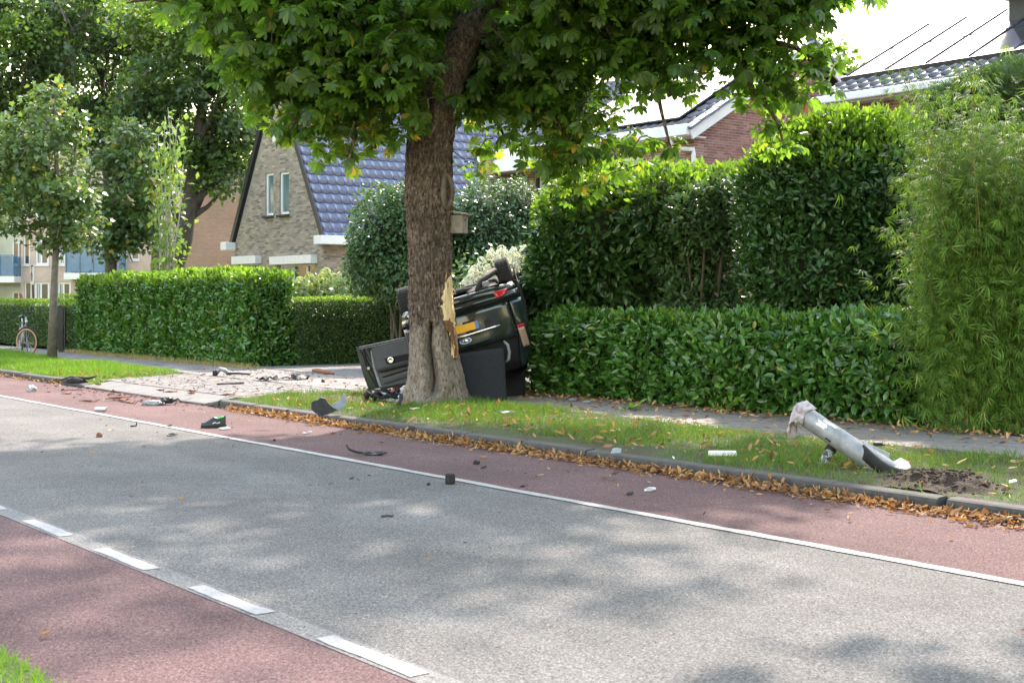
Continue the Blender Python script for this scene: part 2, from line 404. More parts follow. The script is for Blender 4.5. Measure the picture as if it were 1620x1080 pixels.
def unit(a): return a / np.maximum(np.linalg.norm(a, axis=-1, keepdims=True), 1e-9)
def rnd(n): return RNG.normal(size=(n, 3))
def in_frame(p, m=0.02):
    u = p[:, 0] / p[:, 1] * F; v = 470 - (p[:, 2] - EYE) / p[:, 1] * F
    return (p[:, 1] > 1) & (np.abs(u) < 800) & (v > 10) & (v < 1070)
PROTO = {}
def scatter(name, tm, pos, D, Nn, S, m, parent=None, nparts=0, part='leaf', pick=None):
    """copies of a small template joined into one mesh; the nparts showing largest become objects of their own"""
    pos = np.asarray(pos, float); n = len(pos)
    S = np.broadcast_to(np.asarray(S, float), (n,))
    Y = unit(np.asarray(D, float)); Z = np.asarray(Nn, float)
    Z = unit(Z - (Z * Y).sum(1, keepdims=True) * Y); X = np.cross(Y, Z)
    keep = np.ones(n, bool)
    chosen = []
    if nparts:
        score = S / np.linalg.norm(pos - np.array([0, 0, EYE]), axis=1)
        ok = in_frame(pos)
        if pick is not None: ok &= pick(pos)
        score = np.where(ok, score, -1)
        chosen = np.argsort(-score)[:nparts]; chosen = chosen[score[chosen] > 0]
        keep[chosen] = False
    tv, tf = tm; k = len(tv)
    R = np.stack([X, Y, Z], axis=2)
    idx = np.nonzero(keep)[0]
    V = np.einsum('nij,kj->nki', R[idx], tv) * S[idx, None, None] + pos[idx, None, :]
    flat = np.array([i for f in tf for i in f]); tot = np.array([len(f) for f in tf])
    nn = len(idx)
    loops = (np.arange(nn)[:, None] * k + flat[None, :]).ravel()
    totals = np.tile(tot, nn); starts = np.concatenate([[0], np.cumsum(totals)[:-1]]) if nn else np.zeros(0, int)
    o = link(name, mesh_np(name, V.reshape(-1, 3), loops, starts, totals, True), m, parent)
    o['kind'] = 'stuff'
    if nparts:
        key = (id(tm), m.name)
        if key not in PROTO:
            PROTO[key] = mesh_np(part, tv, flat, np.concatenate([[0], np.cumsum(tot)[:-1]]), tot, True); PROTO[key].materials.append(m)
        inv = wm(parent).inverted()
        for i in chosen:
            q = bpy.data.objects.new(part, PROTO[key]); COL.objects.link(q)
            mt = Matrix(((*(R[i, 0] * S[i]), pos[i, 0]), (*(R[i, 1] * S[i]), pos[i, 1]), (*(R[i, 2] * S[i]), pos[i, 2]), (0, 0, 0, 1)))
            q.parent = parent; q.matrix_parent_inverse = inv; q.matrix_basis = mt
    return o

# ------------------------------------------------------------------ ground, road, kerb, paths
def strip(name, s0, s1, w0, w1, z, m, parent=None, kind='structure', n=1):
    mb = MB(); mb.grid(lambda a, b: W(s0 + (s1 - s0) * a, w0 + (w1 - w0) * b, z), n, 1)
    mb.f = [tuple(reversed(f)) for f in mb.f]
    me = mb.mesh(name)
    o = link(name, me, m, parent)
    if parent is None: o['kind'] = kind
    return o
gmb = MB(); gmb.grid(lambda a, b: Vector((-900 + 1800 * a, -300 + 1800 * b, -.06)), 8, 8)
tag(gmb.build('ground', M['ground']), kind='structure')
WL0, WL1 = 6.775, 6.875         # the white edge line
strip('road', -14, 160, 3.26, 6.83, 0, M['asphalt'])
strip('cycle_lane', -14, 160, 6.83, 8.60, 0, M['red_asphalt'])
strip('near_cycle_lane', -14, 160, 1.80, 3.10, 0, M['red_asphalt'])
strip('asphalt_seam', -14, 160, 3.10, 3.26, 0.003, M['seam'])
def wobble_line(name, s0, s1, w0, w1, m, kind='structure', z=.007):
    n = int((s1 - s0) / .08)
    ss = np.linspace(s0, s1, n + 1)
    p = np.stack([ss, ss * 0, ss * 0], 1)
    a = w0 + .012 * vnoise(p, 3, 1) + .008 * vnoise(p, 11, 2); b = w1 + .012 * vnoise(p, 3, 3) + .008 * vnoise(p, 11, 4)
    mb = MB()
    mb.v = [tuple(W(s, x, z)) for s, x in zip(ss, a)] + [tuple(W(s, x, z)) for s, x in zip(ss, b)]
    mb.f = [(i + 1, i, n + 1 + i, n + 2 + i) for i in range(n)]
    mb.f = [f[::-1] for f in mb.f]
    return mb.build(name, m)
o = wobble_line('edge_line', -14, 120, WL0, WL1, M['paint']); o['kind'] = 'structure'
# lane dashes: measured on the photo, 0.8 m long every 1.42 m
s_d = None
for k in range(-3, 40):
    p = G(195, 885); s0, _ = SW(p)
    c = s0 - 0 + 1.39 * k
    o = wobble_line('lane_dash', c - .40, c + .40, 3.125, 3.228, M['paint']); o['kind'] = 'structure'

VZ = .11                         # height of kerb top, verge and paths
S_R, S_L = 17.75, 23.5           # the drive crossing lies between these
kerb = thing('kerb', None, None, W(5, 8.67, 0)); kerb['kind'] = 'structure'; kerb['label'] = 'grey concrete kerb of one metre stones along the verge'
def kerb_profile(s0, s1, z0=VZ, z1=VZ):
    mb = MB()
    prof = lambda z: [(8.60, -.05), (8.60, z - .035), (8.612, z - .010), (8.635, z), (8.735, z + .004), (8.745, z - .01), (8.745, -.05)]
    a = [W(s0, w, z) for w, z in prof(z0)]; b = [W(s1, w, z) for w, z in prof(z1)]; n = len(a)
    mb.add(a + b, [tuple(range(n)), tuple(reversed(range(n, 2 * n)))] + [(i, n + i, n + (i + 1) % n, (i + 1) % n) for i in range(n)])
    return mb
base = kerb_profile(-.494, .494).mesh('kerb_stone'); base.materials.append(M['kerb'])
stone_text = None
def place_stone(s):
    o = bpy.data.objects.new('kerb_stone', base); COL.objects.link(o)
    par(o, kerb)
    o.location = W(s + random.uniform(-.003, .003), random.uniform(-.007, .007), random.uniform(-.008, .004))
    o.rotation_euler = (0, 0, random.uniform(-.006, .006) * 1)
    return o
s = S_R - .5
while s > -6:
    place_stone(s); s -= 1.0
s = S_L + .5
while s < 62:
    place_stone(s); s += 1.0
# tapered end stones
kerb_profile(S_R + .004, S_R + .42, VZ, .03).build('kerb_stone', M['kerb'], kerb)
kerb_profile(S_L - .42, S_L - .004, .03, VZ).build('kerb_stone', M['kerb'], kerb)
# stencilled number on a kerb stone
tx = bpy.data.curves.new('number', 'FONT'); tx.body = '700'; tx.size = .10; tx.extrude = .0015; tx.align_x = 'LEFT'
to = bpy.data.objects.new('tmp', tx); COL.objects.link(to)
me = bpy.data.meshes.new_from_object(to.evaluated_get(bpy.context.evaluated_depsgraph_get())); bpy.data.objects.remove(to)
me.materials.append(M['black_plastic'])
num = link('stencilled_number', me, None, kerb)
p = W(SW(G(622, 690))[0] - .01, 8.594, .045)
num.matrix_basis = Matrix(((-RD.x, 0, -RN.x, p.x), (-RD.y, 0, -RN.y, p.y), (0, 1, 0, p.z), (0, 0, 0, 1)))

# sloping drive-in stones
ramp_o = thing('drive_ramp', None, None, W(20.6, 8.8, 0)); ramp_o['kind'] = 'structure'; ramp_o['label'] = 'sloping grey concrete stones where the drive meets the road'
k = 0; s = S_R + .43
while s < S_L - .45:
    L = min(.5, S_L - .43 - s)
    mb = MB()
    pr = [(8.60, -.05), (8.60, .028), (8.64, .04), (9.10, VZ - .012), (9.12, VZ - .02), (9.12, -.05)]
    a = [W(s + .003, w, z + random.uniform(-.002, .002)) for w, z in pr]; b = [W(s + L - .003, w, z) for w, z in pr]; n = len(a)
    mb.add(a + b, [tuple(range(n)), tuple(reversed(range(n, 2 * n)))] + [(i, n + i, n + (i + 1) % n, (i + 1) % n) for i in range(n)])
    mb.build('ramp_stone', M['ramp'], ramp_o); s += L

# paths: concrete tiles in running bond on a bed of sand
def tiles(owner, part, s0, s1, w0, w1, L, B, m, nparts, z=VZ, th=.03, along=True, inside=None, gap=.006):
    items = []
    nr = int(round((w1 - w0) / B)); ns = int(math.ceil((s1 - s0) / L)) + 1
    for j in range(nr):
        for i in range(ns):
            cs = s0 + (i + (.5 if j % 2 else 0)) * L; cw = w0 + (j + .5) * B
            if inside and not inside(cs, cw): continue
            items.append((cs, cw))
    pos = np.array([W(a, b, z) for a, b in items])
    vis = in_frame(pos); d = np.where(vis, pos[:, 1], 1e3)
    order = np.argsort(d); first = set(order[:nparts].tolist()) if nparts else set()
    cm = MB()
    a, b = (L - gap) / 2, (B - gap) / 2; e = .006
    tv = [(-a, -b, -th), (a, -b, -th), (a, b, -th), (-a, b, -th), (-a, -b, -e), (a, -b, -e), (a, b, -e), (-a, b, -e),
          (-a + e, -b + e, 0), (a - e, -b + e, 0), (a - e, b - e, 0), (-a + e, b - e, 0)]
    tf = [(0, 1, 5, 4), (1, 2, 6, 5), (2, 3, 7, 6), (3, 0, 4, 7), (4, 5, 9, 8), (5, 6, 10, 9), (6, 7, 11, 10), (7, 4, 8, 11), (8, 9, 10, 11)]
    tf = [tuple(reversed(f)) for f in tf]     # RD x RN points down
    pm = MB().add(tv, tf).mesh(part); pm.materials.append(m)
    inv = wm(owner).inverted()
    for n_, (cs, cw) in enumerate(items):
        h = random.uniform(-.006, .004); tx_, ty_ = random.uniform(-.012, .012), random.uniform(-.012, .012)
        if n_ in first:
            o = bpy.data.objects.new(part, pm); COL.objects.link(o)
            o.parent = owner; o.matrix_parent_inverse = inv
            zx = RD.copy(); zx.z = tx_; zy = RN.copy(); zy.z = ty_; c = W(cs, cw, z + h)
            o.matrix_basis = Matrix(((zx.x, zy.x, 0, c.x), (zx.y, zy.y, 0, c.y), (zx.z, zy.z, 1, c.z), (0, 0, 0, 1)))
        else:
            cm.add([W(cs + x, cw + y, z + zz + h + x * tx_ + y * ty_) for x, y, zz in tv], tf)
    if cm.v:
        o = cm.build(part + '_field', m, owner); o['kind'] = 'stuff'
path = strip('footpath', -8, 62, 11.15, 13.15, VZ - .028, M['joint'])
tiles(path, 'paving_tile', -6, 25, 11.2, 13.1, .30, .3167, M['tile'], 300)
tiles(path, 'paving_slab', 25.2, 50, 11.2, 13.1, .30, .3167, M['tile'], 0)
apron = strip('driveway', S_R + .1, 26, 9.12, 11.15, VZ - .028, M['joint'])
tiles(apron, 'paver', S_R + .1, 24.4, 9.12, 11.16, .21, .105, M['paver'], 300, inside=lambda a, b: a < 23.4 + (b - 9.1) * .4)
drive = strip('garden_drive', 17.5, 25.6, 13.15, 24, VZ - .028, M['joint'])
tiles(drive, 'garden_paver', 17.6, 25.5, 13.2, 19, .21, .21, M['paver'], 0)
strip('side_path', 36.0, 37.8, 13.1, 40, VZ - .01, M['ramp'])
strip('garden_lawn', 37.8, 47, 14.2, 45, VZ, M['lawn'])
strip('front_gardens', -8, 17.5, 13.15, 60, VZ - .035, M['soil'])
strip('house_gardens', 25.6, 36, 13.15, 60, VZ - .035, M['soil'])
strip('far_gardens', 47, 90, 13.1, 70, VZ - .03, M['lawn'])

# verges
def verge_z(s, w):
    q = np.stack([s, w, s * 0], 1)
    edge = np.clip((w - 8.74) / .25, 0, 1)
    end = np.clip((S_L + .25 + (w - 8.7) * .45 - s) / .3, 0, 1) * (s > 20) + np.clip((s - S_R + .02) / .12, 0, 1) * (s < 20)
    return VZ - .012 - .09 * end + edge * (.028 * vnoise(q, 1.1, 5) + .012 * vnoise(q, 5, 6) + .02)
def verge(name, s0, s1, w0, w1, m):
    ns, nw = int((s1 - s0) / .12), int((w1 - w0) / .12)
    ss, ww = np.meshgrid(np.linspace(s0, s1, ns + 1), np.linspace(w0, w1, nw + 1), indexing='ij')
    s, w = ss.ravel(), ww.ravel(); z = verge_z(s, w)
    Vv = np.outer(s, RD) + np.outer(w, RN) + np.outer(z, UP)
    mb = MB(); mb.v = [tuple(v) for v in Vv]
    mb.f = [(i * (nw + 1) + j, i * (nw + 1) + j + 1, (i + 1) * (nw + 1) + j + 1, (i + 1) * (nw + 1) + j) for i in range(ns) for j in range(nw)]
    o = mb.build(name, m, smooth=True); o['kind'] = 'structure'; return o
strip('ramp_bed', S_R, S_L, 8.62, 9.2, .012, M['joint'])
verge('verge', -6, S_R + .30, 8.745, 11.2, M['turf'])
verge('far_verge', S_L - .45, 62, 8.745, 11.2, M['turf'])
verge('near_verge', -4, 30, .2, 1.81, M['turf'])

MOUND = SW(G(1485, 768, VZ)); TREE = SW(P(688, 638, 18.5))
def grass(name, s0, s1, w0, w1, n, h, m, label, bare=.0, keep=None):
    s = RNG.uniform(s0, s1, n); w = RNG.uniform(w0, w1, n)
    q = np.stack([s, w, s * 0], 1)
    dens = .62 + .5 * vnoise(q, 1.3, 9) + .35 * vnoise(q, 4.5, 10) - bare
    dens -= 1.1 * np.exp(-((s - MOUND[0]) ** 2 / .5 + (w - MOUND[1]) ** 2 / .18))
    dens -= .55 * np.exp(-((w - 8.85) / .22) ** 2) * (vnoise(q, .8, 12) > -.2) * (s < 16)
    ok = RNG.uniform(0, 1, n) < dens
    if keep is not None: ok &= keep(s, w)
    s, w = s[ok], w[ok]; n = len(s); q = q[ok]
    z = verge_z(s, w)
    pos = np.outer(s, RD) + np.outer(w, RN) + np.outer(z, UP)
    D = rnd(n) * np.array([.55, .55, .15]) + np.array([0, 0, 1.0])
    hh = h * RNG.uniform(.55, 1.3, n) * (1 + .45 * vnoise(q, .9, 13))
    o = scatter(name, BLADE, pos, D, rnd(n) * np.array([1, 1, .1]), hh, m)
    return tag(o, label, 'grass', kind='stuff')
grass('grass', -5, S_R, 8.76, 11.2, 105000, .075, M['grass'], 'thin green grass on the verge round the tree and broken lamp post', bare=-.12)
grass('far_grass', S_L - .5, 60, 8.76, 11.25, 120000, .115, M['grass_lush'], 'lush bright green grass on the verge round the young tree', bare=-.4,
      keep=lambda s, w: s > S_L - .5 + (w - 8.7) * .45)
grass('near_grass', 2.5, 12, .9, 1.80, 26000, .07, M['grass_lush'], 'grass tips at the bottom left corner beside the near cycle lane', bare=-.4)
n = 5000
s = RNG.uniform(25, 36, n); w = 12.95 + RNG.normal(0, .13, n)
o = scatter('dry_grass', BLADE, np.outer(s, RD) + np.outer(w, RN) + np.outer(np.full(n, VZ - .01), UP), rnd(n) * .7 + np.array([0, 0, .8]), rnd(n), RNG.uniform(.06, .15, n), M['straw'])
tag(o, 'dry straw coloured grass along the foot of the long laurel hedge', 'grass', kind='stuff')

# leaf litter
def litter(name, s, w, z, m, label, size=(.05, .11), up=.5, cat='fallen leaves'):
    n = len(s); pos = np.outer(s, RD) + np.outer(w, RN) + np.outer(z, UP)
    D = rnd(n) * np.array([1, 1, up]); Nn = rnd(n) * .6 + np.array([0, 0, 1.0])
    o = scatter(name, CURL, pos, D, Nn, RNG.uniform(*size, n), m)
    return tag(o, label, cat, kind='stuff')
n = 9000
s = RNG.uniform(-5, 17.3, n); pile = .55 + .45 * vnoise(np.stack([s, s * 0, s * 0], 1), .9, 21)
w = 8.60 - np.abs(RNG.normal(0, .12, n)) * (.55 + .8 * pile) * np.where(s > 13, .75, 1)
z = np.clip(.10 * pile * RNG.uniform(0, 1, n) * np.clip(1 - (8.6 - w) / .35, 0, 1), 0, .1) + .008
litter('leaf_drift', s, w, z, M['dead_leaf'], 'drift of orange brown fallen leaves in the gutter along the kerb', (.03, .085), .5)
n = 700; s = RNG.uniform(24, 45, n)
litter('leaf_trail', s, 8.60 - np.abs(RNG.normal(0, .09, n)), RNG.uniform(.006, .035, n), M['dead_leaf'], 'thin line of orange leaves along the far kerb by the young tree')
n = 1500
s = RNG.uniform(-4, 17, n); w = RNG.uniform(8.8, 11.2, n); okk = RNG.uniform(-1, 1, n) < .35 + vnoise(np.stack([s, w, w * 0], 1), .8, 23)
s, w = s[okk], w[okk]
litter('verge_leaves', s, w, verge_z(s, w) + RNG.uniform(.02, .06, len(s)), M['dead_leaf'], 'pale orange fallen leaves scattered over the near verge', (.05, .12), .45)
n = 330
s = S_L + np.abs(RNG.normal(0, 1.6, n)); w = RNG.uniform(8.75, 10.6, n)
litter('verge_end_leaves', s, w, verge_z(s, w) + RNG.uniform(.01, .05, n), M['dead_leaf'], 'fallen leaves at the end of the lush verge by the drive')
n = 2100
s = RNG.uniform(-5, 17, n); w = 13.05 - np.abs(RNG.normal(0, .42, n))
litter('hedge_foot_leaves', s, w, np.full(n, VZ + .006) + RNG.uniform(0, .03, n), M['dead_leaf_dark'], 'brown fallen leaves on the path along the foot of the low hedge', (.04, .095), .3)
n = 260; s = RNG.uniform(-5, 17, n)
litter('path_leaves', s, RNG.uniform(11.3, 13, n), np.full(n, VZ + .008), M['dead_leaf'], 'single fallen leaves scattered over the footpath tiles', (.05, .11), .15)
n = 130; s = RNG.uniform(-3, 16, n)
litter('lane_leaves', s, 8.5 - np.abs(RNG.normal(0, .5, n)), np.full(n, .012), M['dead_leaf'], 'a few fallen leaves blown onto the red cycle lane', (.04, .09), .1)
n = 22
s = RNG.uniform(-1, 16, n); w = RNG.uniform(2, 6.6, n)
litter('road_leaves', s, w, np.full(n, .012), M['dead_leaf'], 'a few fallen leaves lying on the grey carriageway', (.04, .08), .1)

# ------------------------------------------------------------------ building helpers
def cells(p0, du, width, z0, z1, holes, depth, nrm, clip=()):
    """a wall with real openings: boxes round the holes (t0, t1, za, zb), cut by clip planes"""
    ts = sorted({0, width, *[h[0] for h in holes], *[h[1] for h in holes]}); zs = sorted({z0, z1, *[h[2] for h in holes], *[h[3] for h in holes]})
    ts = [t for t in ts if 0 <= t <= width]; zs = [z for z in zs if z0 <= z <= z1]
    bm = bmesh.new()
    for a, b in zip(ts, ts[1:]):
        for c, d in zip(zs, zs[1:]):
            tm, zm = (a + b) / 2, (c + d) / 2
            if any(h[0] < tm < h[1] and h[2] < zm < h[3] for h in holes): continue
            mb = MB().box(p0 + du * tm + UP * zm - nrm * depth / 2, (b - a, depth, d - c), (du, nrm, UP))
            vs = [bm.verts.new(v) for v in mb.v]
            for f in mb.f: bm.faces.new([vs[i] for i in f])
    for co, no in clip:
        bmesh.ops.bisect_plane(bm, geom=bm.verts[:] + bm.edges[:] + bm.faces[:], plane_co=co, plane_no=no, clear_outer=True)
        bmesh.ops.holes_fill(bm, edges=[e for e in bm.edges if e.is_boundary])
    bmesh.ops.recalc_face_normals(bm, faces=bm.faces)
    mb = MB(); bm.verts.index_update()
    mb.add([v.co.copy() for v in bm.verts], [[v.index for v in f.verts] for f in bm.faces]); bm.free(); return mb
def bricks(owner, p0, du, nrm, width, z0, z1, holes, m, nparts=0, L=.22, H=.0625, j=.011, inside=None, proud=.007):
    """running bond, each brick a chamfer-free block standing proud of the mortar"""
    items = []
    k = 0; z = z0
    while z < z1 - .03:
        t = -L / 2 if k % 2 else 0
        while t < width - .01:
            a, b = max(t, 0) + j / 2, min(t + L, width) - j / 2
            if b - a > .03:
                for h in holes:
                    if h[2] - .02 < z + H / 2 < h[3] + .02:
                        if a < h[1] and b > h[0]:
                            if a < h[0] and h[0] - a > .03: b = min(b, h[0])
                            elif b > h[1] and b - h[1] > .03: a = max(a, h[1])
                            else: a = b
                if b - a > .03 and (inside is None or (inside(a, z) and inside(b, z + H) and inside(b, z) and inside(a, z + H))):
                    items.append((a, b, z + j / 2, z + H - j / 2))
            t += L
        z += H; k += 1
    first = set()
    if nparts:
        pos = np.array([p0 + du * ((a + b) / 2) + UP * ((c + d) / 2) for a, b, c, d in items])
        vis = in_frame(pos) & nparts[1](pos); first = set(np.argsort(np.where(vis, pos[:, 1] + RNG.uniform(0, .01, len(pos)), 1e4))[:nparts[0]].tolist())
    cm = MB(); protos = {}
    fs = [(0, 1, 3, 2), (0, 4, 5, 1), (1, 5, 7, 3), (3, 7, 6, 2), (2, 6, 4, 0)]
    for n, (a, b, c, d) in enumerate(items):
        pr = proud + random.uniform(-.002, .002)
        if n in first:
            w_ = round(b - a, 3)
            if w_ not in protos:
                q = MB().box((0, 0, 0), (w_, .02, d - c)); protos[w_] = q.mesh('brick'); protos[w_].materials.append(m)
            o = bpy.data.objects.new('brick', protos[w_]); COL.objects.link(o)
            o.parent = owner; o.matrix_parent_inverse = wm(owner).inverted()
            ce = p0 + du * ((a + b) / 2) + UP * ((c + d) / 2) + nrm * (pr - .01)
            o.matrix_basis = Matrix(((du.x, nrm.x, 0, ce.x), (du.y, nrm.y, 0, ce.y), (0, 0, 1, ce.z), (0, 0, 0, 1)))
        else:
            A = p0 + du * a + nrm * pr; B = p0 + du * b + nrm * pr
            vs = [A + UP * c, B + UP * c, A + UP * d, B + UP * d]; vs += [v - nrm * .02 for v in vs]
            cm.add(vs, fs)
    if cm.v:
        o = cm.build('brickwork', m, owner); o['kind'] = 'stuff'
def window(owner, p0, du, nrm, t0, t1, z0, z1, off=-.08, fr=.07, mull=(), trans=(), glass='glass', sill=True, sillmat='white', frame='white', curtain=None):
    mb = MB(); ax = (du, nrm, UP)
    c = lambda t, z, o=0: p0 + du * t + UP * z + nrm * (off + o)
    for t in (t0 + fr / 2, t1 - fr / 2): mb.box(c(t, (z0 + z1) / 2), (fr, .07, z1 - z0), ax)
    for z in (z0 + fr / 2, z1 - fr / 2): mb.box(c((t0 + t1) / 2, z), (t1 - t0 - 2 * fr, .07, fr), ax)
    for t in mull: mb.box(c(t, (z0 + z1) / 2), (fr * .9, .066, z1 - z0 - 2 * fr), ax)
    for z in trans: mb.box(c((t0 + t1) / 2, z), (t1 - t0 - 2 * fr, .062, fr * .8), ax)
    w = mb.build('window', M[frame], owner)
    ed = [t0 + fr] + list(mull) + [t1 - fr]
    for a, b in zip(ed, ed[1:]):
        MB().box(c((a + b) / 2, (z0 + z1) / 2, -.012), (b - a, .012, z1 - z0 - 2 * fr), ax).build('pane', M[glass], w)
    if curtain:
        for a, b in curtain:
            n = 14
            mb = MB(); mb.sheet(lambda u, v: c(a + (b - a) * u, z0 + fr + (z1 - z0 - 2 * fr) * v, -.004 + .0015 * math.sin(u * 40)), n, 1, .004)
            mb.build('curtain', M['curtain'], w)
    if sill:
        MB().bbox(c((t0 + t1) / 2, z0 - .045, .10), (t1 - t0 + .08, .20, .07), ax, .008).build('sill', M[sillmat], w)
    return w
def tile_roof(owner, p0, du, us, nrm, ncols, nrows, tw, tl, m, nparts=0, pick=None, skip=None):
    prof = [(0, .018), (.12, .046), (.26, .016), (.45, .0), (.75, -.006), (1.0, .018)]
    tv = []; tf = []
    for y, lift in ((0, .045), (tl + .03, .0)):
        for x, z in prof: tv.append((x * tw, y, z + lift))
    for x, z in prof: tv.append((x * tw, 0.0, z + .002))
    n = len(prof)
    for i in range(n - 1):
        tf.append((i, i + 1, n + i + 1, n + i)); tf.append((2 * n + i, 2 * n + i + 1, i + 1, i))
    if du.cross(us).dot(nrm) < 0: tf = [tuple(reversed(f)) for f in tf]
    items = [(i, k) for k in range(nrows) for i in range(ncols) if not (skip and skip(i, k))]
    pos = np.array([p0 + du * ((i + .5) * tw) + us * ((k + .5) * tl) for i, k in items])
    first = set()
    if nparts:
        vis = in_frame(pos)
        if pick is not None: vis &= pick(pos)
        first = set(np.argsort(np.where(vis, pos[:, 1], 1e4))[:nparts].tolist())
    pm = MB().add(tv, tf).mesh('roof_tile', True); pm.materials.append(m)
    pm.polygons.foreach_set('use_smooth', [True] * len(pm.polygons))
    cm = MB(); inv = wm(owner).inverted()
    for q, (i, k) in enumerate(items):
        c = p0 + du * (i * tw) + us * (k * tl) + nrm * random.uniform(-.003, .003)
        if q in first:
            o = bpy.data.objects.new('roof_tile', pm); COL.objects.link(o); o.parent = owner; o.matrix_parent_inverse = inv
            o.matrix_basis = Matrix(((du.x, us.x, nrm.x, c.x), (du.y, us.y, nrm.y, c.y), (du.z, us.z, nrm.z, c.z), (0, 0, 0, 1)))
        else: cm.add([c + du * x + us * y + nrm * z for x, y, z in tv], tf)
    if cm.v:
        o = cm.build('roof_tiling', m, owner, smooth=True); o['kind'] = 'stuff'

def brickmat(name, stops, isl=True, rough=.85):
    m, t, b = newmat(name)
    g = N(t, 'ShaderNodeNewGeometry'); oi = N(t, 'ShaderNodeObjectInfo')
    s = N(t, 'ShaderNodeMath', operation='ADD'); t.links.new(g.outputs['Random Per Island'], s.inputs[0]); t.links.new(oi.outputs['Random'], s.inputs[1])
    fr = N(t, 'ShaderNodeMath', operation='FRACT'); t.links.new(s.outputs[0], fr.inputs[0])
    col = ramp(t, stops, fr.outputs[0])
    col = mul(t, col, ramp(t, [(.3, (.8,) * 3), (.7, (1.15,) * 3)], noise(t, 25, 4)))
    t.links.new(col, b.inputs['Base Color']); b.inputs['Roughness'].default_value = rough
    bump(t, b, noise(t, 80), .3, .004); return m
M['brick_buff'] = brickmat('weathered_buff_brick', [(0, (.17, .14, .115)), (.25, (.28, .235, .19)), (.75, (.37, .31, .245)), (1, (.45, .38, .30))])
M['brick_red'] = brickmat('red_brown_brick', [(0, (.20, .10, .085)), (.4, (.29, .145, .125)), (.8, (.36, .19, .165)), (1, (.40, .24, .20))])
M['mortar'] = simple('mortar', (.33, .30, .27), (.24, .22, .19), .95, scale=8)
M['mortar_pale'] = simple('pale_mortar', (.55, .51, .49), (.44, .41, .39), .95, scale=8)
M['glazed_tile'] = simple('glazed_blue_black_tile', (.098, .125, .225), (.064, .082, .16), .16, scale=3, spec=.8, island=.12)
M['grey_tile'] = simple('grey_roof_tile', (.10, .10, .115), (.055, .055, .065), .4, scale=4, spec=.6, island=.15)
M['blue_tile'] = simple('blue_grey_roof_tile', (.16, .20, .26), (.10, .125, .17), .35, scale=4, spec=.6, island=.12)
M['lead'] = simple('dark_verge', (.03, .031, .035), (.018, .018, .02), .5)
def plainbrick(name, c1, c2, mort):
    m, t, b = newmat(name)
    tc = N(t, 'ShaderNodeTexCoord')
    mp = N(t, 'ShaderNodeMapping'); mp.inputs['Rotation'].default_value = (math.radians(90), 0, 0); t.links.new(tc.outputs['Object'], mp.inputs['Vector'])
    br = N(t, 'ShaderNodeTexBrick'); t.links.new(mp.outputs[0], br.inputs['Vector'])
    br.inputs['Scale'].default_value = 1; br.inputs['Brick Width'].default_value = .22; br.inputs['Row Height'].default_value = .065; br.inputs['Mortar Size'].default_value = .008
    br.inputs['Color1'].default_value = (*c1, 1); br.inputs['Color2'].default_value = (*c2, 1); br.inputs['Mortar'].default_value = (*mort, 1)
    col = mul(t, br.outputs['Color'], ramp(t, [(.3, (.78,) * 3), (.7, (1.12,) * 3)], noise(t, .5, 5, .65)))
    t.links.new(col, b.inputs['Base Color']); b.inputs['Roughness'].default_value = .9; return m
M['far_brick'] = plainbrick('far_pink_brick', (.58, .40, .335), (.50, .345, .29), (.60, .48, .42))
M['far_brick_red'] = plainbrick('far_brown_brick', (.37, .20, .155), (.30, .155, .12), (.40, .28, .235))

# ------------------------------------------------------------------ the gabled house with the blue tiled roof
Z0 = 39.0; R0 = Vector(((512 - 810) / F * Z0, Z0, 0)); GW = .1459 * Z0
EV = EYE + 95 * Z0 / F
APT = GW * .495; APZ = 8.45
h1 = thing('gabled_house', 'tall narrow gabled house of buff brick with steep glazed blue tile roof', 'house', R0 + RD * GW / 2 + RN * 4.5)
gp = lambda u, v: on_plane(R0, RD, u, v)
def rect(u0, u1, v0, v1, f=gp):
    a, zt = f(u0, v0); b, _ = f(u1, v0); c, _ = f((u0 + u1) / 2, 0); um = (u0 + u1) / 2
    return min(a, b), max(a, b), f(um, v1)[1], f(um, v0)[1]
hw = [rect(420, 433, 274, 341), rect(442.5, 457.5, 272, 339), rect(378, 411, 417, 492), rect(442, 499, 417, 496)]
nG = -RN; nS = -RD
sl = (APZ - EV) / APT; slL = (APZ - EV) / (GW - APT)
clipR = (R0 + UP * EV, (RD * -sl + UP).normalized()); clipL = (R0 + RD * GW + UP * EV, (RD * slL + UP).normalized())
wall1 = cells(R0, RD, GW, 0, APZ, hw, .28, nG, (clipR, clipL)).build('wall', M['mortar'], h1)
ins = lambda t, z: z < EV + (t - .03) * sl and z < EV + (GW - .03 - t) * slL
bricks(wall1, R0, RD, nG, GW, .2, APZ, hw, M['brick_buff'], inside=ins, nparts=(300, lambda p: (p[:, 2] > 2.0)))
sidew = cells(R0 + RN * .004 + RD * .002, RN, 9.4, 0, EV, [(3.2, 4.6, .9, 2.6)], .25, nS).build('side_wall', M['mortar'], h1)
bricks(sidew, R0, RN, nS, 9.4, .2, EV, [(3.2, 4.6, .9, 2.6)], M['brick_buff'])
window(h1, R0, RN, nS, 3.2, 4.6, .9, 2.6)
cells(R0 + RD * GW, RN, 9.4, 0, EV, [], .25, RD).build('side_wall', M['mortar'], h1)
cells(R0 + RN * 9.4, RD, GW, 0, APZ, [], .25, RN, (clipR, clipL)).build('rear_wall', M['mortar'], h1)
for r in hw[:2]: window(h1, R0, RD, nG, *r, fr=.075, glass='glass_teal', sill=True, sillmat='kerb')
window(h1, R0, RD, nG, *hw[2], fr=.07, mull=[(hw[2][0] + hw[2][1]) / 2])
a, b, c, d = hw[3]
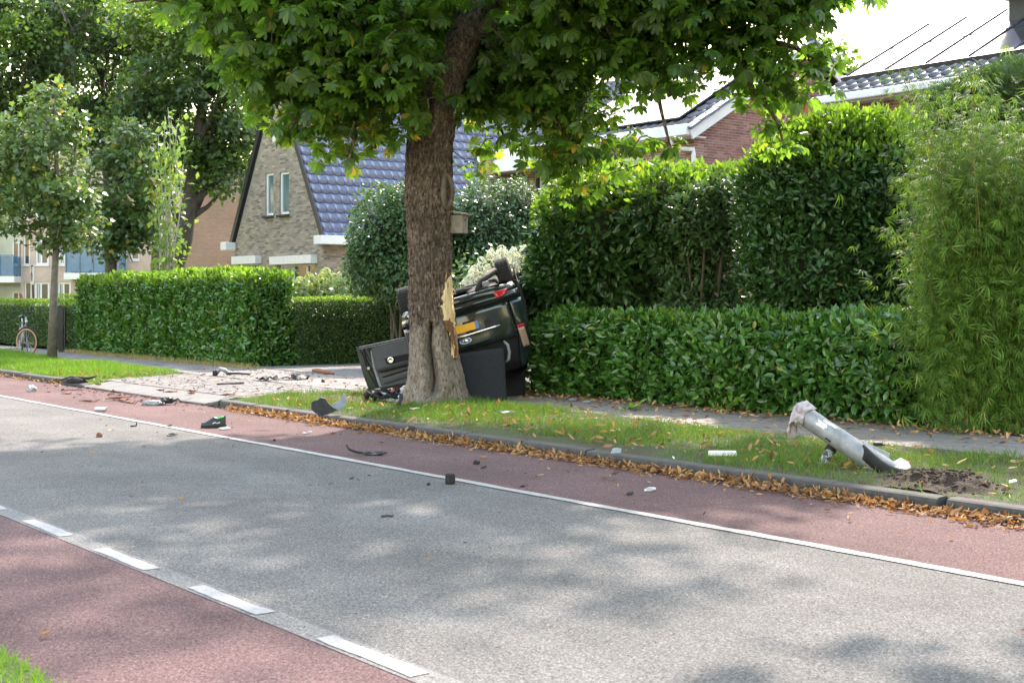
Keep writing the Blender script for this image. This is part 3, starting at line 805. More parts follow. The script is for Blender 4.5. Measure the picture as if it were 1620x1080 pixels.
window(h1, R0, RD, nG, a, b, c, d, fr=.08, mull=[a + (b - a) * .26], trans=[c + (d - c) * .52], curtain=[(b - (b - a) * .38, b - .1)])
for (a, b, c, d), w_ in ((hw[2], .1), (hw[3], .25)):
    t0, t1 = a - .12, b + w_
    MB().bbox(R0 + RD * ((t0 + t1) / 2) + UP * (d + .11) - RN * .10, (t1 - t0, .26, .26), (RD, RN, UP), .015).build('shutter_box', M['white_plastic'], h1)
r = rect(432.5, 437, 198, 225)
MB().bbox(R0 + RD * (r[0] + r[1]) / 2 + UP * (r[2] + r[3]) / 2 - RN * .01, (r[1] - r[0], .06, r[3] - r[2]), (RD, RN, UP), .01).build('vent', M['white_plastic'], h1)
# roof: slab, tiles, dark verge strips, gutter
us = (RD * APT + UP * (APZ - EV)).normalized(); rn_ = (RD * -(APZ - EV) + UP * APT).normalized()
SLOPE = math.hypot(APT, APZ - EV)
usL = (RD * -(GW - APT) + UP * (APZ - EV)).normalized(); rnL = (RD * (APZ - EV) + UP * (GW - APT)).normalized()
mb = MB()
e0 = R0 - RN * .06 + UP * (EV + .02) - us * .25; e1 = R0 + RD * GW - RN * .06 + UP * (EV + .02) - usL * .25
apx = R0 + RD * APT - RN * .06 + UP * (APZ + .02)
mb.prism([e0, apx, apx + rn_ * .10, e0 + rn_ * .10], RN * 9.6)
mb.prism([e1, apx, apx + rnL * .10, e1 + rnL * .10], RN * 9.6)
roof1 = mb.build('roof', M['lead'], h1)
nrow = int((SLOPE + .3) / .335); ncol = int(9.6 / .30)
tile_roof(roof1, e0 + rn_ * .11, RN, us, rn_, ncol, nrow, .30, (SLOPE + .25) / nrow, M['glazed_tile'], 300, lambda p: p[:, 2] < 8)
tile_roof(roof1, e1 + rnL * .11, RN, usL, rnL, ncol, nrow, .30, (SLOPE + .25) / nrow, M['glazed_tile'])
mb = MB()
for a, q in ((e0, rn_), (e1, rnL)):
    mb.prism([a - RN * .02, apx - RN * .02, apx - RN * .02 + q * .17, a - RN * .02 + q * .17], -RN * .05)
mb.build('verge_trim', M['lead'], roof1)
mb = MB(); mb.tube([apx + UP * .12, apx + UP * .12 + RN * 9.6], .12, 8); mb.build('ridge_tiles', M['glazed_tile'], roof1)
mb = MB().bbox(R0 + RN * 4.6 - RD * .22 + UP * (EV - .10), (9.9, .42, .26), (RN, RD, UP), .02)
mb.build('gutter', M['white'], h1)
mb = MB().bbox(R0 + RD * (GW + .18) + RN * 4.6 + UP * (EV - .10), (9.9, .40, .26), (RN, RD, UP), .02)
mb.build('gutter', M['white'], h1)
MB().box(R0 + RD * (APT) + RN * 7 + UP * (APZ + .3), (.7, .6, 1.6), (RD, RN, UP)).build('chimney', M['brick_buff'], h1)

# ------------------------------------------------------------------ the red brick house behind the tall shrubs
C2 = Vector(((1098 - 810) / F * 31, 31, 0)); E2 = EYE + 262 * 31 / F
h2 = thing('brick_house', 'red brick house with white fascia, white downpipe and low pitched roof', 'house', C2 + RD * 3.5 + RN * 3.9)
FW = 7.1; GD = 7.8
f2 = lambda u, v: on_plane(C2, RD, u, v)
wn = [rect(978, 1016, 249, 300, f2), rect(846, 905, 262, 350, f2)]
wall2 = cells(C2, RD, FW, 0, E2, wn, .28, nG).build('wall', M['mortar_pale'], h2)
bricks(wall2, C2, RD, nG, FW, .2, E2, wn, M['brick_red'], L=.225, H=.0655, j=.014)
a, b, c, d = wn[0]; window(h2, C2, RD, nG, a, b, c, d, fr=.09, curtain=[(a + .15, b - .12)], sill=True)
a, b, c, d = wn[1]; window(h2, C2, RD, nG, a, b, c, d, fr=.07, frame='lead', mull=[a + (b - a) * .4], curtain=[(a + (b - a) * .45, b - .12)], sill=False)
# projecting pier at the left end under the fascia
pier = MB().box(C2 + RD * (FW - .22) - RN * .45 + UP * E2 / 2, (.42, .9, E2), (RD, RN, UP)).build('pier', M['mortar_pale'], h2)
bricks(pier, C2 + RD * (FW - .43) - RN * .90, RD, nG, .42, .2, E2, [], M['brick_red'], L=.225, H=.0655, j=.014)
bricks(pier, C2 + RD * (FW - .43) - RN * .90, RN, nS, .90, .2, E2, [], M['brick_red'], L=.225, H=.0655, j=.014)
pk = (7.7 - E2) / (GD / 2)
cl = ((C2 + UP * E2, (RN * -pk + UP).normalized()), (C2 + RN * GD + UP * E2, (RN * pk + UP).normalized()))
gw2 = cells(C2 + RD * .004, RN, GD, 0, 7.7, [], .28, nS, cl).build('gable_wall', M['mortar_pale'], h2)
bricks(gw2, C2, RN, nS, GD, .2, 7.7, [], M['brick_red'], inside=lambda t, z: z < E2 + (t - .02) * pk and z < E2 + (GD - .02 - t) * pk, L=.225, H=.0655, j=.014,
       nparts=(300, lambda p: (p[:, 2] > 4.7)))
cells(C2 + RD * FW, RN, GD, 0, 7.7, [], .28, RD, ((C2 + RD * FW + UP * E2, (RN * -pk + UP).normalized()), (C2 + RD * FW + RN * GD + UP * E2, (RN * pk + UP).normalized()))).build('gable_wall', M['mortar_pale'], h2)
u2 = (RN * (GD / 2) + UP * (7.7 - E2)).normalized(); n2 = (RN * -(7.7 - E2) + UP * (GD / 2)).normalized()
u3 = (RN * -(GD / 2) + UP * (7.7 - E2)).normalized(); n3 = (RN * (7.7 - E2) + UP * (GD / 2)).normalized()
S2 = math.hypot(GD / 2, 7.7 - E2)
q0 = C2 - RD * .28 + UP * (E2 + .10) - u2 * .5; q1 = C2 - RD * .28 + RN * GD + UP * (E2 + .10) - u3 * .3; qa = C2 - RD * .28 + RN * GD / 2 + UP * (7.7 + .10)
mb = MB(); mb.prism([q0, qa, qa + n2 * .12, q0 + n2 * .12], RD * (FW + .6)); mb.prism([q1, qa, qa + n3 * .12, q1 + n3 * .12], RD * (FW + .6))
roof2 = mb.build('roof', M['lead'], h2)
tile_roof(roof2, q0 + n2 * .13, RD, u2, n2, int((FW + .6) / .3), 13, .3, (S2 + .5) / 13, M['grey_tile'])
tile_roof(roof2, q1 + n3 * .13, RD, u3, n3, int((FW + .6) / .3), 13, .3, (S2 + .3) / 13, M['grey_tile'])
for qs, un, nn_, L in ((q0, u2, n2, S2 + .5), (q1, u3, n3, S2 + .3)):
    MB().prism([qs - RD * .02 - nn_ * .10, qs + un * L - RD * .02 - nn_ * .10, qs + un * L - RD * .02 + nn_ * .12, qs - RD * .02 + nn_ * .12], -RD * .05).build('barge_board', M['white'], roof2)
    k = 0
    while k * .36 < L - .1:
        MB().bbox(qs + un * (k * .36 + .18) - RD * .02 + nn_ * (.17 + .012 * (k % 2)), (.355, .26, .07), (un, RD, nn_), .012).build('verge_tile', M['blue_tile'], roof2); k += 1
# solar panels on the front slope
for i in range(4):
    for k in range(2):
        MB().box(q0 + RD * (1.2 + i * 1.08) + u2 * (1.4 + k * 1.72) + n2 * .26, (1.04, 1.68, .04), (RD, u2, n2)).build('solar_panel', M['glass'], roof2)
mb = MB().bbox(C2 + RD * (FW / 2 + .15) - RN * .42 + UP * (E2 - .02), (FW + .9, .30, .26), (RD, RN, UP), .02); mb.build('fascia', M['white'], h2)
mb = MB().box(C2 + RD * (FW / 2 + .15) - RN * .17 + UP * (E2 - .16), (FW + .8, .62, .03), (RD, RN, UP)); mb.build('soffit', M['white'], h2)
MB().bbox(C2 + RD * 5.9 - RN * .55 + UP * (E2 - .36), (1.9, .5, .34), (RD, RN, UP), .02).build('canopy_board', M['white'], h2)
pp = C2 - RN * .12 - RD * .10
MB().tube([C2 - RN * .42 + RD * .35 + UP * (E2 - .12), C2 - RN * .40 + RD * .33 + UP * (E2 - .30), C2 - RN * .3 + RD * .2 + UP * (E2 - .40), pp + UP * (E2 - .44), pp + UP * (E2 - .56), pp + UP * (E2 - 1.4), pp + UP * .1], .055, 12).build('downpipe', M['white_plastic'], h2, smooth=True)
# orange ladder against the gable
lp = on_plane(C2, RN, 1252, 150); lb = C2 + RN * lp[0] - RD * .45
lad = thing('ladder', 'orange ladder standing against the red brick gable behind the leaves', 'ladder', lb)
for sx in (-.17, .17):
    MB().box(lb + RN * sx + UP * 3.45 + RD * .16, (.055, .05, 6.9), (RN, (RD - UP * .0), UP)).build('rail', simple('orange_paint', (.75, .10, .02), (.55, .07, .02), .4) if sx < 0 else bpy.data.materials['orange_paint'], lad)
for k in range(23): MB().box(lb + UP * (.3 + .29 * k) + RD * .16, (.29, .03, .04), (RN, RD, UP)).build('rung', bpy.data.materials['orange_paint'] if k % 3 else M['white'], lad)

# ------------------------------------------------------------------ the house on the right: tiled eave under a field of solar panels
C3 = P(1318, 470, 30.2); C3.z = 0; E3 = EYE + (470 - 163) * 30.2 / F; W3 = 10.5; D3 = 9.0
h3 = thing('panelled_house', 'house with grey tiled eave, white gutter and solar panels covering its roof', 'house', C3 - RD * 5 + RN * 4)
D_ = -RD
holes3 = [(3.0, 4.6, .9, 2.4), (6.6, 8.2, .9, 2.4)]
w3 = cells(C3, D_, W3, 0, E3, holes3, .28, nG).build('wall', M['mortar_pale'], h3)
bricks(w3, C3, D_, nG, W3, .2, E3, holes3, M['brick_red'], L=.225, H=.0655, j=.014, inside=lambda t, z: 1.5 < t < 7 or z > 4)
for r in holes3: window(h3, C3, D_, nG, *r)
cells(C3 + D_ * .002, RN, D3, 0, E3, [], .28, RD).build('side_wall', M['brick_red'], h3)
cells(C3 + D_ * W3, RN, D3, 0, E3, [], .28, D_).build('side_wall', M['brick_red'], h3)
cells(C3 + RN * D3, D_, W3, 0, E3, [], .28, RN).build('rear_wall', M['brick_red'], h3)
p3 = math.radians(26.5); u4 = RN * math.cos(p3) + UP * math.sin(p3); n4 = RN * -math.sin(p3) + UP * math.cos(p3)
S3 = D3 / 2 / math.cos(p3) + .45
r0 = C3 - D_ * .15 + UP * (E3 + .12) - u4 * .40
mb = MB(); mb.prism([r0, r0 + u4 * S3, r0 + u4 * S3 + n4 * .12, r0 + n4 * .12], D_ * (W3 + .3))
u5 = RN * -math.cos(p3) + UP * math.sin(p3); n5 = RN * math.sin(p3) + UP * math.cos(p3)
r1 = C3 - D_ * .15 + RN * D3 + UP * (E3 + .12) - u5 * .40
mb.prism([r1, r1 + u5 * S3, r1 + u5 * S3 + n5 * .12, r1 + n5 * .12], D_ * (W3 + .3))
roof3 = mb.build('roof', M['lead'], h3)
tile_roof(roof3, r0 + n4 * .13, D_, u4, n4, int((W3 + .3) / .3), 3, .30, .38, M['grey_tile'], 110, lambda p: p[:, 2] > 0)
def panelmat():
    m, t, b = newmat('solar_glass')
    t.links.new(ramp(t, [(.3, (.36, .37, .40)), (.7, (.42, .43, .46))], noise(t, .4)), b.inputs['Base Color'])
    b.inputs['Metallic'].default_value = .92; b.inputs['Roughness'].default_value = .10; b.inputs['Specular IOR Level'].default_value = 1
    return m
M['solar'] = panelmat()
M['seam_rubber'] = simple('seam_rubber', (.05, .055, .08), (.03, .035, .05), .95, spec=.05)
for i in range(10):
    for k in range(2):
        c = r0 + D_ * (.15 + 1.05 * i + .51) + u4 * (1.14 + 1.78 * k + .86) + n4 * .24
        if k == 0: MB().box(c - D_ * .525 + u4 * .9, (.05, 3.55, .09), (D_, u4, n4)).build('panel_seam', M['seam_rubber'], roof3)
        if k == 1: MB().box(c - u4 * .89, (1.0, .035, .07), (D_, u4, n4)).build('panel_seam', M['seam_rubber'], roof3)
        MB().box(c, (1.02, 1.74, .05), (D_, u4, n4)).build('solar_panel', M['solar'], roof3)
MB().prism([r0 + u4 * 1.02 + n4 * .14, r0 + u4 * 1.13 + n4 * .14, r0 + u4 * 1.13 + n4 * .26, r0 + u4 * 1.05 + n4 * .26], D_ * (W3 + .3)).build('panel_rail', M['lead'], roof3)
MB().bbox(C3 + D_ * (W3 / 2) - RN * .46 + UP * (E3 + .0), (W3 + .4, .20, .17), (D_, RN, UP), .03).build('gutter', M['white'], h3)
MB().box(C3 + D_ * (W3 / 2) - RN * .20 + UP * (E3 - .10), (W3 + .3, .42, .03), (D_, RN, UP)).build('soffit', M['white'], h3)
# box dormer standing high on the roof
best = min(((a * .1, b * .1) for a in range(20, 75) for b in range(10, 48)), key=lambda q: (lambda p: abs(810 + p.x / p.y * F - 1592) + abs(470 - (p.z - EYE) / p.y * F - 38))(r0 + D_ * q[0] + u4 * q[1] + n4 * .26))
dm = r0 + D_ * best[0] + u4 * best[1]
DW = min(3.2, W3 - best[0])
dormer = MB().box(dm + D_ * DW / 2 + UP * .62 + RN * 1.1, (DW, 2.2, 1.25), (D_, RN, UP)).build('dormer', M['lead'], h3)
MB().bbox(dm + D_ * (DW / 2 - .12) + UP * 1.02 + RN * .95, (DW + .9, 3.0, .15), (D_, RN, UP), .02).build('dormer_fascia', M['metal_grey'], dormer)
for k in range(9): MB().box(dm + D_ * (-.35 + k * .3) + UP * .90 - RN * .50, (.07, .16, .10), (D_, RN, UP)).build('gutter_bracket', M['metal_grey'], dormer)

# ------------------------------------------------------------------ the apartment block and the plain brick building, far left
YA = 80.0
ap = thing('apartment_block', 'pinkish brick apartment block with white windows and blue glass balconies', 'apartment building', ((0 - 640) / F * YA, YA + 5, 0))
A0 = Vector(((-130 - 810) / F * YA, YA, 0)); X_ = Vector((1, 0, 0)); nY = Vector((0, -1, 0))
ta = lambda u: (u + 130) * YA / F
za = lambda v: EYE - (v - 470) * YA / F
win = []
for (u0, u1) in ((37, 47), (55.5, 77), (92, 114)): win += [(u0, u1, 372, 419), (u0, u1, 300, 346)]
for (u0, u1) in ((38.5, 49.5), (54, 78), (91, 112), (121, 134)): win.append((u0, u1, 446, 488))
win += [(207, 220, 358, 411), (237, 249, 348, 395), (208, 246, 430, 484), (-60, -35, 446, 488), (-60, -35, 372, 419)]
holes = [(ta(a), ta(b), za(d), za(c)) for a, b, c, d in win]
loggia = [(ta(-28), ta(33), za(447), za(372)), (ta(-28), ta(33), za(500), za(452)), (ta(114), ta(201), za(437), za(360)), (ta(-28), ta(33), za(372), za(300)), (ta(114), ta(201), za(360), za(290))]
WAp = ta(292)
cells(A0, X_, WAp, 0, 10.9, holes + loggia, .35, nY).build('wall', M['far_brick'], ap)
for r in holes:
    window(ap, A0, X_, nY, *r, off=-.12, fr=.12 if r[1] - r[0] > .6 else .08, mull=[r[0] + (r[1] - r[0]) * .42] if r[1] - r[0] > .7 else [], curtain=[(r[0] + .16, r[0] + (r[1] - r[0]) * .3)] if r[1] - r[0] > .7 else None)
M['pale_render'] = simple('pale_render', (.62, .64, .50), (.52, .54, .43), .8, scale=2)
for (a, b, c, d) in loggia:
    MB().box(A0 + X_ * ((a + b) / 2) + UP * (c + d) / 2 - nY * 1.4, (b - a, .1, d - c), (X_, nY, UP)).build('loggia_wall', M['pale_render'], ap)
    for t in (a + .05, b - .05): MB().box(A0 + X_ * t + UP * (c + d) / 2 - nY * .85, (.1, 1.0, d - c), (X_, nY, UP)).build('loggia_wall', M['far_brick'], ap)
    w_ = window(ap, A0 + nY * -1.3, X_, nY, a + (b - a) * .58, a + (b - a) * .9, c + .12, d - .35, off=0, fr=.09, mull=[a + (b - a) * .74], sill=False)
for (u0, u1, v0, v1) in ((-28, 32.5, 405, 437), (115, 199.5, 392, 432)):
    a, b, z1, z0 = ta(u0), ta(u1), za(v0), za(v1)
    bal = MB().box(A0 + X_ * ((a + b) / 2) + nY * .45 + UP * (z0 - .20), (b - a + .2, 1.7, .38), (X_, nY, UP)).build('balcony', M['white_plastic'], ap)
    n_ = 4 if u1 > 100 else 3
    for k in range(n_):
        w_ = (b - a) / n_
        MB().box(A0 + X_ * (a + w_ * (k + .5)) + nY * 1.22 + UP * (z0 + z1) / 2, (w_ - .06, .03, z1 - z0 - .1), (X_, nY, UP)).build('glass_panel', M['glass_blue'], bal)
        MB().box(A0 + X_ * (a + w_ * k) + nY * 1.26 + UP * (z0 + z1) / 2, (.08, .06, z1 - z0), (X_, nY, UP)).build('baluster', M['glass_blue'], bal)
    for t in (a, b): MB().box(A0 + X_ * t + nY * .62 + UP * (z0 + z1) / 2, (.03, 1.16, z1 - z0 - .1), (X_, nY, UP)).build('glass_panel', M['glass_blue'], bal)
    MB().box(A0 + X_ * ((a + b) / 2) + nY * 1.24 + UP * z1, (b - a + .1, .08, .07), (X_, nY, UP)).build('handrail', M['glass_blue'], bal)
MB().box(A0 + X_ * WAp / 2 - nY * 5 + UP * 11.0, (WAp + .5, 11, .35), (X_, nY, UP)).build('roof', M['white_plastic'], ap)
MB().box(A0 + X_ * WAp / 2 - nY * 9.8 + UP * 5.4, (WAp, .3, 10.8), (X_, nY, UP)).build('rear_wall', M['far_brick'], ap)
for t in (.15, WAp - .15): MB().box(A0 + X_ * t - nY * 5 + UP * 5.4, (.3, 9.3, 10.8), (X_, nY, UP)).build('side_wall', M['far_brick'], ap)

YB = 66.0
B0 = Vector(((289 - 810) / F * YB, YB, 0)); BWd = (440 - 289) * YB / F; BH = EYE + (470 - 262) * YB / F
bb = thing('plain_brick_building', 'windowless brown brick end wall between the big tree and gabled house', 'building', B0 + X_ * BWd / 2 + Vector((0, 4, 0)))
cells(B0, X_, BWd, 0, BH, [], .3, nY).build('wall', M['far_brick_red'], bb)
for t in (.15, BWd - .15): MB().box(B0 + X_ * t + Vector((0, 4.3, BH / 2)), (.3, 8, BH)).build('side_wall', M['far_brick_red'], bb)
MB().box(B0 + X_ * BWd / 2 + Vector((0, 8.4, BH / 2)), (BWd, .3, BH)).build('rear_wall', M['far_brick_red'], bb)
MB().box(B0 + X_ * BWd / 2 + Vector((0, 4.2, BH + .1)), (BWd + .3, 9, .2)).build('roof', M['lead'], bb)
MB().tube([B0 + X_ * -.1 + nY * .1 + UP * .2, B0 + X_ * -.1 + nY * .1 + UP * (EYE + 92 * YB / F)], .10, 8).build('downpipe', M['white'], bb)

# ------------------------------------------------------------------ hedges, shrubs and trees
def box_leaves(s0, s1, w0, w1, z0, z1, n, rough=.07, faces=(1, 1, 1, 1, .4), seed=0, bulge=0.0):
    """points on the front, top, ends and back of a clipped hedge: position, outward normal (world)"""
    A = [(s1 - s0) * (z1 - z0) * faces[0], (s1 - s0) * (w1 - w0) * faces[1], (w1 - w0) * (z1 - z0) * faces[2], (w1 - w0) * (z1 - z0) * faces[3], (s1 - s0) * (z1 - z0) * faces[4]]
    cnt = (np.array(A) / sum(A) * n).astype(int)
    out = []
    for k, c in enumerate(cnt):
        a, b = RNG.uniform(0, 1, c), RNG.uniform(0, 1, c)
        if k == 0: q = np.stack([s0 + a * (s1 - s0), np.full(c, w0), z0 + b * (z1 - z0)], 1); nn = np.tile([0, -1, .15], (c, 1))
        if k == 1: q = np.stack([s0 + a * (s1 - s0), w0 + b * (w1 - w0), np.full(c, z1)], 1); nn = np.tile([0, -.15, 1], (c, 1))
        if k == 2: q = np.stack([np.full(c, s0), w0 + a * (w1 - w0), z0 + b * (z1 - z0)], 1); nn = np.tile([-1, 0, .15], (c, 1))
        if k == 3: q = np.stack([np.full(c, s1), w0 + a * (w1 - w0), z0 + b * (z1 - z0)], 1); nn = np.tile([1, 0, .15], (c, 1))
        if k == 4: q = np.stack([s0 + a * (s1 - s0), np.full(c, w1), z0 + b * (z1 - z0)], 1); nn = np.tile([0, 1, .15], (c, 1))
        d = vnoise(q, 1.6, seed) * .6 + vnoise(q, 4.5, seed + 1) * .4
        dep = -np.abs(RNG.normal(0, .5, c)) * rough * 1.6
        q = q + nn * (d * rough + dep + rough * .5)[:, None]
        if bulge: q[:, 1] -= bulge * np.sin(np.clip((q[:, 2] - z0) / (z1 - z0), 0, 1) * math.pi) * (k == 0)
        out.append((q, nn.astype(float)))
    q = np.concatenate([o[0] for o in out]); nn = np.concatenate([o[1] for o in out])
    pos = np.outer(q[:, 0], RD) + np.outer(q[:, 1], RN) + np.outer(q[:, 2], UP)
    nr = np.outer(nn[:, 0], RD) + np.outer(nn[:, 1], RN) + np.outer(nn[:, 2], UP)
    return pos, unit(nr)
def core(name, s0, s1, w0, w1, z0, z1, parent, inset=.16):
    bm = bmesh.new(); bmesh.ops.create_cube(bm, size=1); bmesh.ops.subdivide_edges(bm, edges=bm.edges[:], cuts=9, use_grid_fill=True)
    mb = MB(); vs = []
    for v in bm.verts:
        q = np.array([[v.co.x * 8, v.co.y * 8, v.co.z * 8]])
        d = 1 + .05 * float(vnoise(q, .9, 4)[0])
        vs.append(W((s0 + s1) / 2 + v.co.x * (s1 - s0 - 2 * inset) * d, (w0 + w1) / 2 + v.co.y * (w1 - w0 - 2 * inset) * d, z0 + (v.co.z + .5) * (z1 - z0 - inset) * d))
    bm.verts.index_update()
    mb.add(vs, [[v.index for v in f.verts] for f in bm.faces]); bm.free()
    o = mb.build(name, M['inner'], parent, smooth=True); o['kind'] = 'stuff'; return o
def hedge(name, label, s0, s1, w0, w1, z0, z1, n, tm, size, m, nparts=0, rough=.08, faces=(1, 1, 1, 1, .3), up=.5, seed=0, pick=None, bulge=0, mtop=None, inset=.16, cat='hedge'):
    h = thing(name, label, cat, W((s0 + s1) / 2, (w0 + w1) / 2, z0))
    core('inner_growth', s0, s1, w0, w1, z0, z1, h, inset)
    pos, nr = box_leaves(s0, s1, w0, w1, z0, z1, n, rough, faces, seed, bulge)
    k = len(pos)
    D = nr * .55 + np.array([0, 0, up]) + rnd(k) * .55
    Nn = nr * .8 + np.array([0, 0, .5]) + rnd(k) * .45
    sz = RNG.uniform(*size, k)
    sel = np.zeros(k, bool)
    if mtop is not None:
        sel = (pos[:, 2] > z1 - .13 + RNG.normal(0, .05, k))
        scatter('sunlit_or_varied_foliage', tm, pos[sel] + np.array([0, 0, .03]), D[sel] + np.array([0, 0, .5]), Nn[sel], sz[sel], M[mtop], h)  # top leaves get a brighter colour that paints in the sunlight
    scatter('foliage', tm, pos[~sel], D[~sel], Nn[~sel], sz[~sel], M[m], h, nparts, 'leaf', pick)
    return h
G0 = VZ - .03
# low glossy laurel hedge in front of the tall shrubs
def SW2(p): return p[:, 0] * RD.x + p[:, 1] * RD.y, p[:, 0] * RN.x + p[:, 1] * RN.y
lh = hedge('laurel_hedge', 'low glossy laurel hedge along the footpath, right of the overturned car', 9.35, 16.2, 13.22, 14.3, G0, 1.20, 15000, LAUREL, (.10, .18), 'laurel', 300, rough=.20, up=.12, seed=3, bulge=.14)
# suckers of paler leaves at its foot and top
k = 260
cs = W(11.9, 13.12, .35); pos = np.array(cs) + rnd(k) * np.array([.16, .10, .26])
scatter('sunlit_or_varied_foliage', LAUREL, pos, rnd(k) * .6 + np.array([0, -.3, .3]), rnd(k) * .5 + np.array([0, -.5, .7]), RNG.uniform(.07, .13, k), M['laurel_young_or_sunlit'], lh)
k = 900; s = RNG.uniform(9.4, 16, k)
pos = np.outer(s, RD) + np.outer(RNG.uniform(13.2, 14.1, k), RN) + np.outer(1.24 + .07 * vnoise(np.stack([s, s, s], 1), 2, 8) + RNG.uniform(0, .06, k), UP)
scatter('sunlit_or_varied_foliage', LAUREL, pos, rnd(k) * .5 + np.array([0, 0, .7]), rnd(k) * .5 + np.array([0, -.4, .8]), RNG.uniform(.09, .15, k), M['laurel_young_or_sunlit'], lh)

# long clipped laurel hedge left of the drive
hedge('long_laurel_hedge', 'long clipped laurel hedge with bright top, left of the drive entrance', 25.95, 35.9, 13.3, 14.35, G0, 2.02, 33000, LAUREL, (.10, .17), 'laurel', 0, rough=.15, up=.35, seed=5, mtop='laurel_young_or_sunlit')
# yew-like clipped hedge along the drive: runs across the road direction
hd = thing('clipped_hedge', 'low dark closely clipped hedge beside the drive behind the car', 'hedge', W(26.1, 18, G0))
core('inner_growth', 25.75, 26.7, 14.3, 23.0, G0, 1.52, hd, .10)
pos, nr = box_leaves(25.7, 26.75, 14.3, 23.2, G0, 1.57, 42000, .035, (.5, 1, 2.2, .3, .3), 6)
k = len(pos); sel = pos[:, 2] > 1.50
for sl_, mm, nm in ((sel, 'bright_shrub', 'sunlit_or_varied_foliage'), (~sel, 'privet', 'foliage')):  # top slice brighter: sunlight put into the leaf colour
    scatter(nm, QUAD, pos[sl_], nr[sl_] * .5 + rnd(sl_.sum()) * .8 + np.array([0, 0, .4]), nr[sl_] + rnd(sl_.sum()) * .6, RNG.uniform(.03, .06, sl_.sum()), M[mm], hd)
# low clipped hedges at the far left
hedge('garden_hedge', 'low clipped privet hedge behind the parked bicycle', 37.9, 52, 14.0, 15.1, G0, 1.45, 36000, QUAD, (.035, .075), 'privet', 0, rough=.05, seed=8, mtop='bright_shrub')
hedge('back_hedge', 'low hedge at the back of the lawn beyond the black gate posts', 44, 46, 16, 46, G0, 1.6, 16000, QUAD, (.06, .11), 'privet', 0, rough=.06, seed=9, faces=(1, 1, 1.5, .2, .1), mtop='bright_shrub')

def blob_leaves(c, r, n, shell=.35, zmin=None, seed=0, rough=.18):
    """points through the outer shell of a lumpy ellipsoid"""
    d = unit(rnd(n)); rr = 1 - shell * np.abs(RNG.normal(0, .55, n)); rr = np.clip(rr, .05, 1.02)
    lump = 1 + rough * vnoise(d * 2.2 + np.array(c), 1.0, seed) + rough * .6 * vnoise(d * 5 + np.array(c), 1.0, seed + 1)
    p = np.array(c) + d * np.array(r) * (rr * lump)[:, None]
    nr = unit(d / np.array(r))
    if zmin is not None: ok = p[:, 2] > zmin; p, nr = p[ok], nr[ok]
    return p, nr
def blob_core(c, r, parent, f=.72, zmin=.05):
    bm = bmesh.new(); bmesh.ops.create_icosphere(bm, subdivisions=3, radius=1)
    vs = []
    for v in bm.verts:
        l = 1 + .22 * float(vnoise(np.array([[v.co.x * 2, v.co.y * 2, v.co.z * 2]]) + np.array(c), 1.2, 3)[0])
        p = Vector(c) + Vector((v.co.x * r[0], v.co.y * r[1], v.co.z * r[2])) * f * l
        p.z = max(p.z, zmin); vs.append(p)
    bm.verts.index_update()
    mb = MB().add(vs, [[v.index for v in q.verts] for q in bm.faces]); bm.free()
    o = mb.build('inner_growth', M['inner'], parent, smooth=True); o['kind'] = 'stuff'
def shrub(name, label, blobs, n, tm, size, m, base, nparts=0, up=.2, seed=0, coref=.70, cat='shrub', stems=0, zmin=.12, mtop=None, topz=None, droop=0.0, pick=None, shell=.35):
    h = thing(name, label, cat, base)
    vol = np.array([b[1][0] * b[1][2] + b[1][1] * b[1][2] + b[1][0] * b[1][1] for b in blobs]); cnt = (vol / vol.sum() * n).astype(int)
    P_, N_ = [], []
    for (c, r), k in zip(blobs, cnt):
        p, q = blob_leaves(c, r, k, shell=shell, zmin=zmin, seed=seed); P_.append(p); N_.append(q)
        if coref: blob_core(c, r, h, coref, zmin)
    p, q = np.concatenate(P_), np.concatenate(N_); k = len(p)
    D = q * .6 + np.array([0, 0, up - droop]) + rnd(k) * .55; Nn = q * .7 + np.array([0, 0, .6]) + rnd(k) * .5
    sz = RNG.uniform(*size, k); sel = np.zeros(k, bool)
    if mtop is not None:
        sel = (q[:, 2] > .35 + RNG.normal(0, .2, k)) & (p[:, 2] > topz)
        scatter('sunlit_or_varied_foliage', tm, p[sel], D[sel] + np.array([0, 0, .3]), Nn[sel], sz[sel], M[mtop], h)  # upward facing leaves coloured paler, as if lit by the sun
    scatter('foliage', tm, p[~sel], D[~sel], Nn[~sel], sz[~sel], M[m], h, nparts, 'leaf', pick)
    b = Vector(base)
    for i in range(stems):
        c, r = blobs[i % len(blobs)]; a = random.uniform(0, 6.28)
        st = b + Vector((random.uniform(-.5, .5) * r[0], random.uniform(-.4, .4) * r[1], 0))
        en = Vector(c) + Vector((math.cos(a) * r[0] * .5, math.sin(a) * r[1] * .5, random.uniform(-.1, .4) * r[2]))
        mid = st.lerp(en, .5) + Vector((random.uniform(-.15, .15), random.uniform(-.15, .15), .1))
        MB().tube([st, st.lerp(mid, .6), mid, en], [.035, .03, .024, .012], 6).build('stem', M['twig'], h, smooth=True)
    return h
def img(u, v, Z, ru, rv, ry): 
    p = P(u, v, Z); return (tuple(p), (ru * Z / F, ry, rv * Z / F))

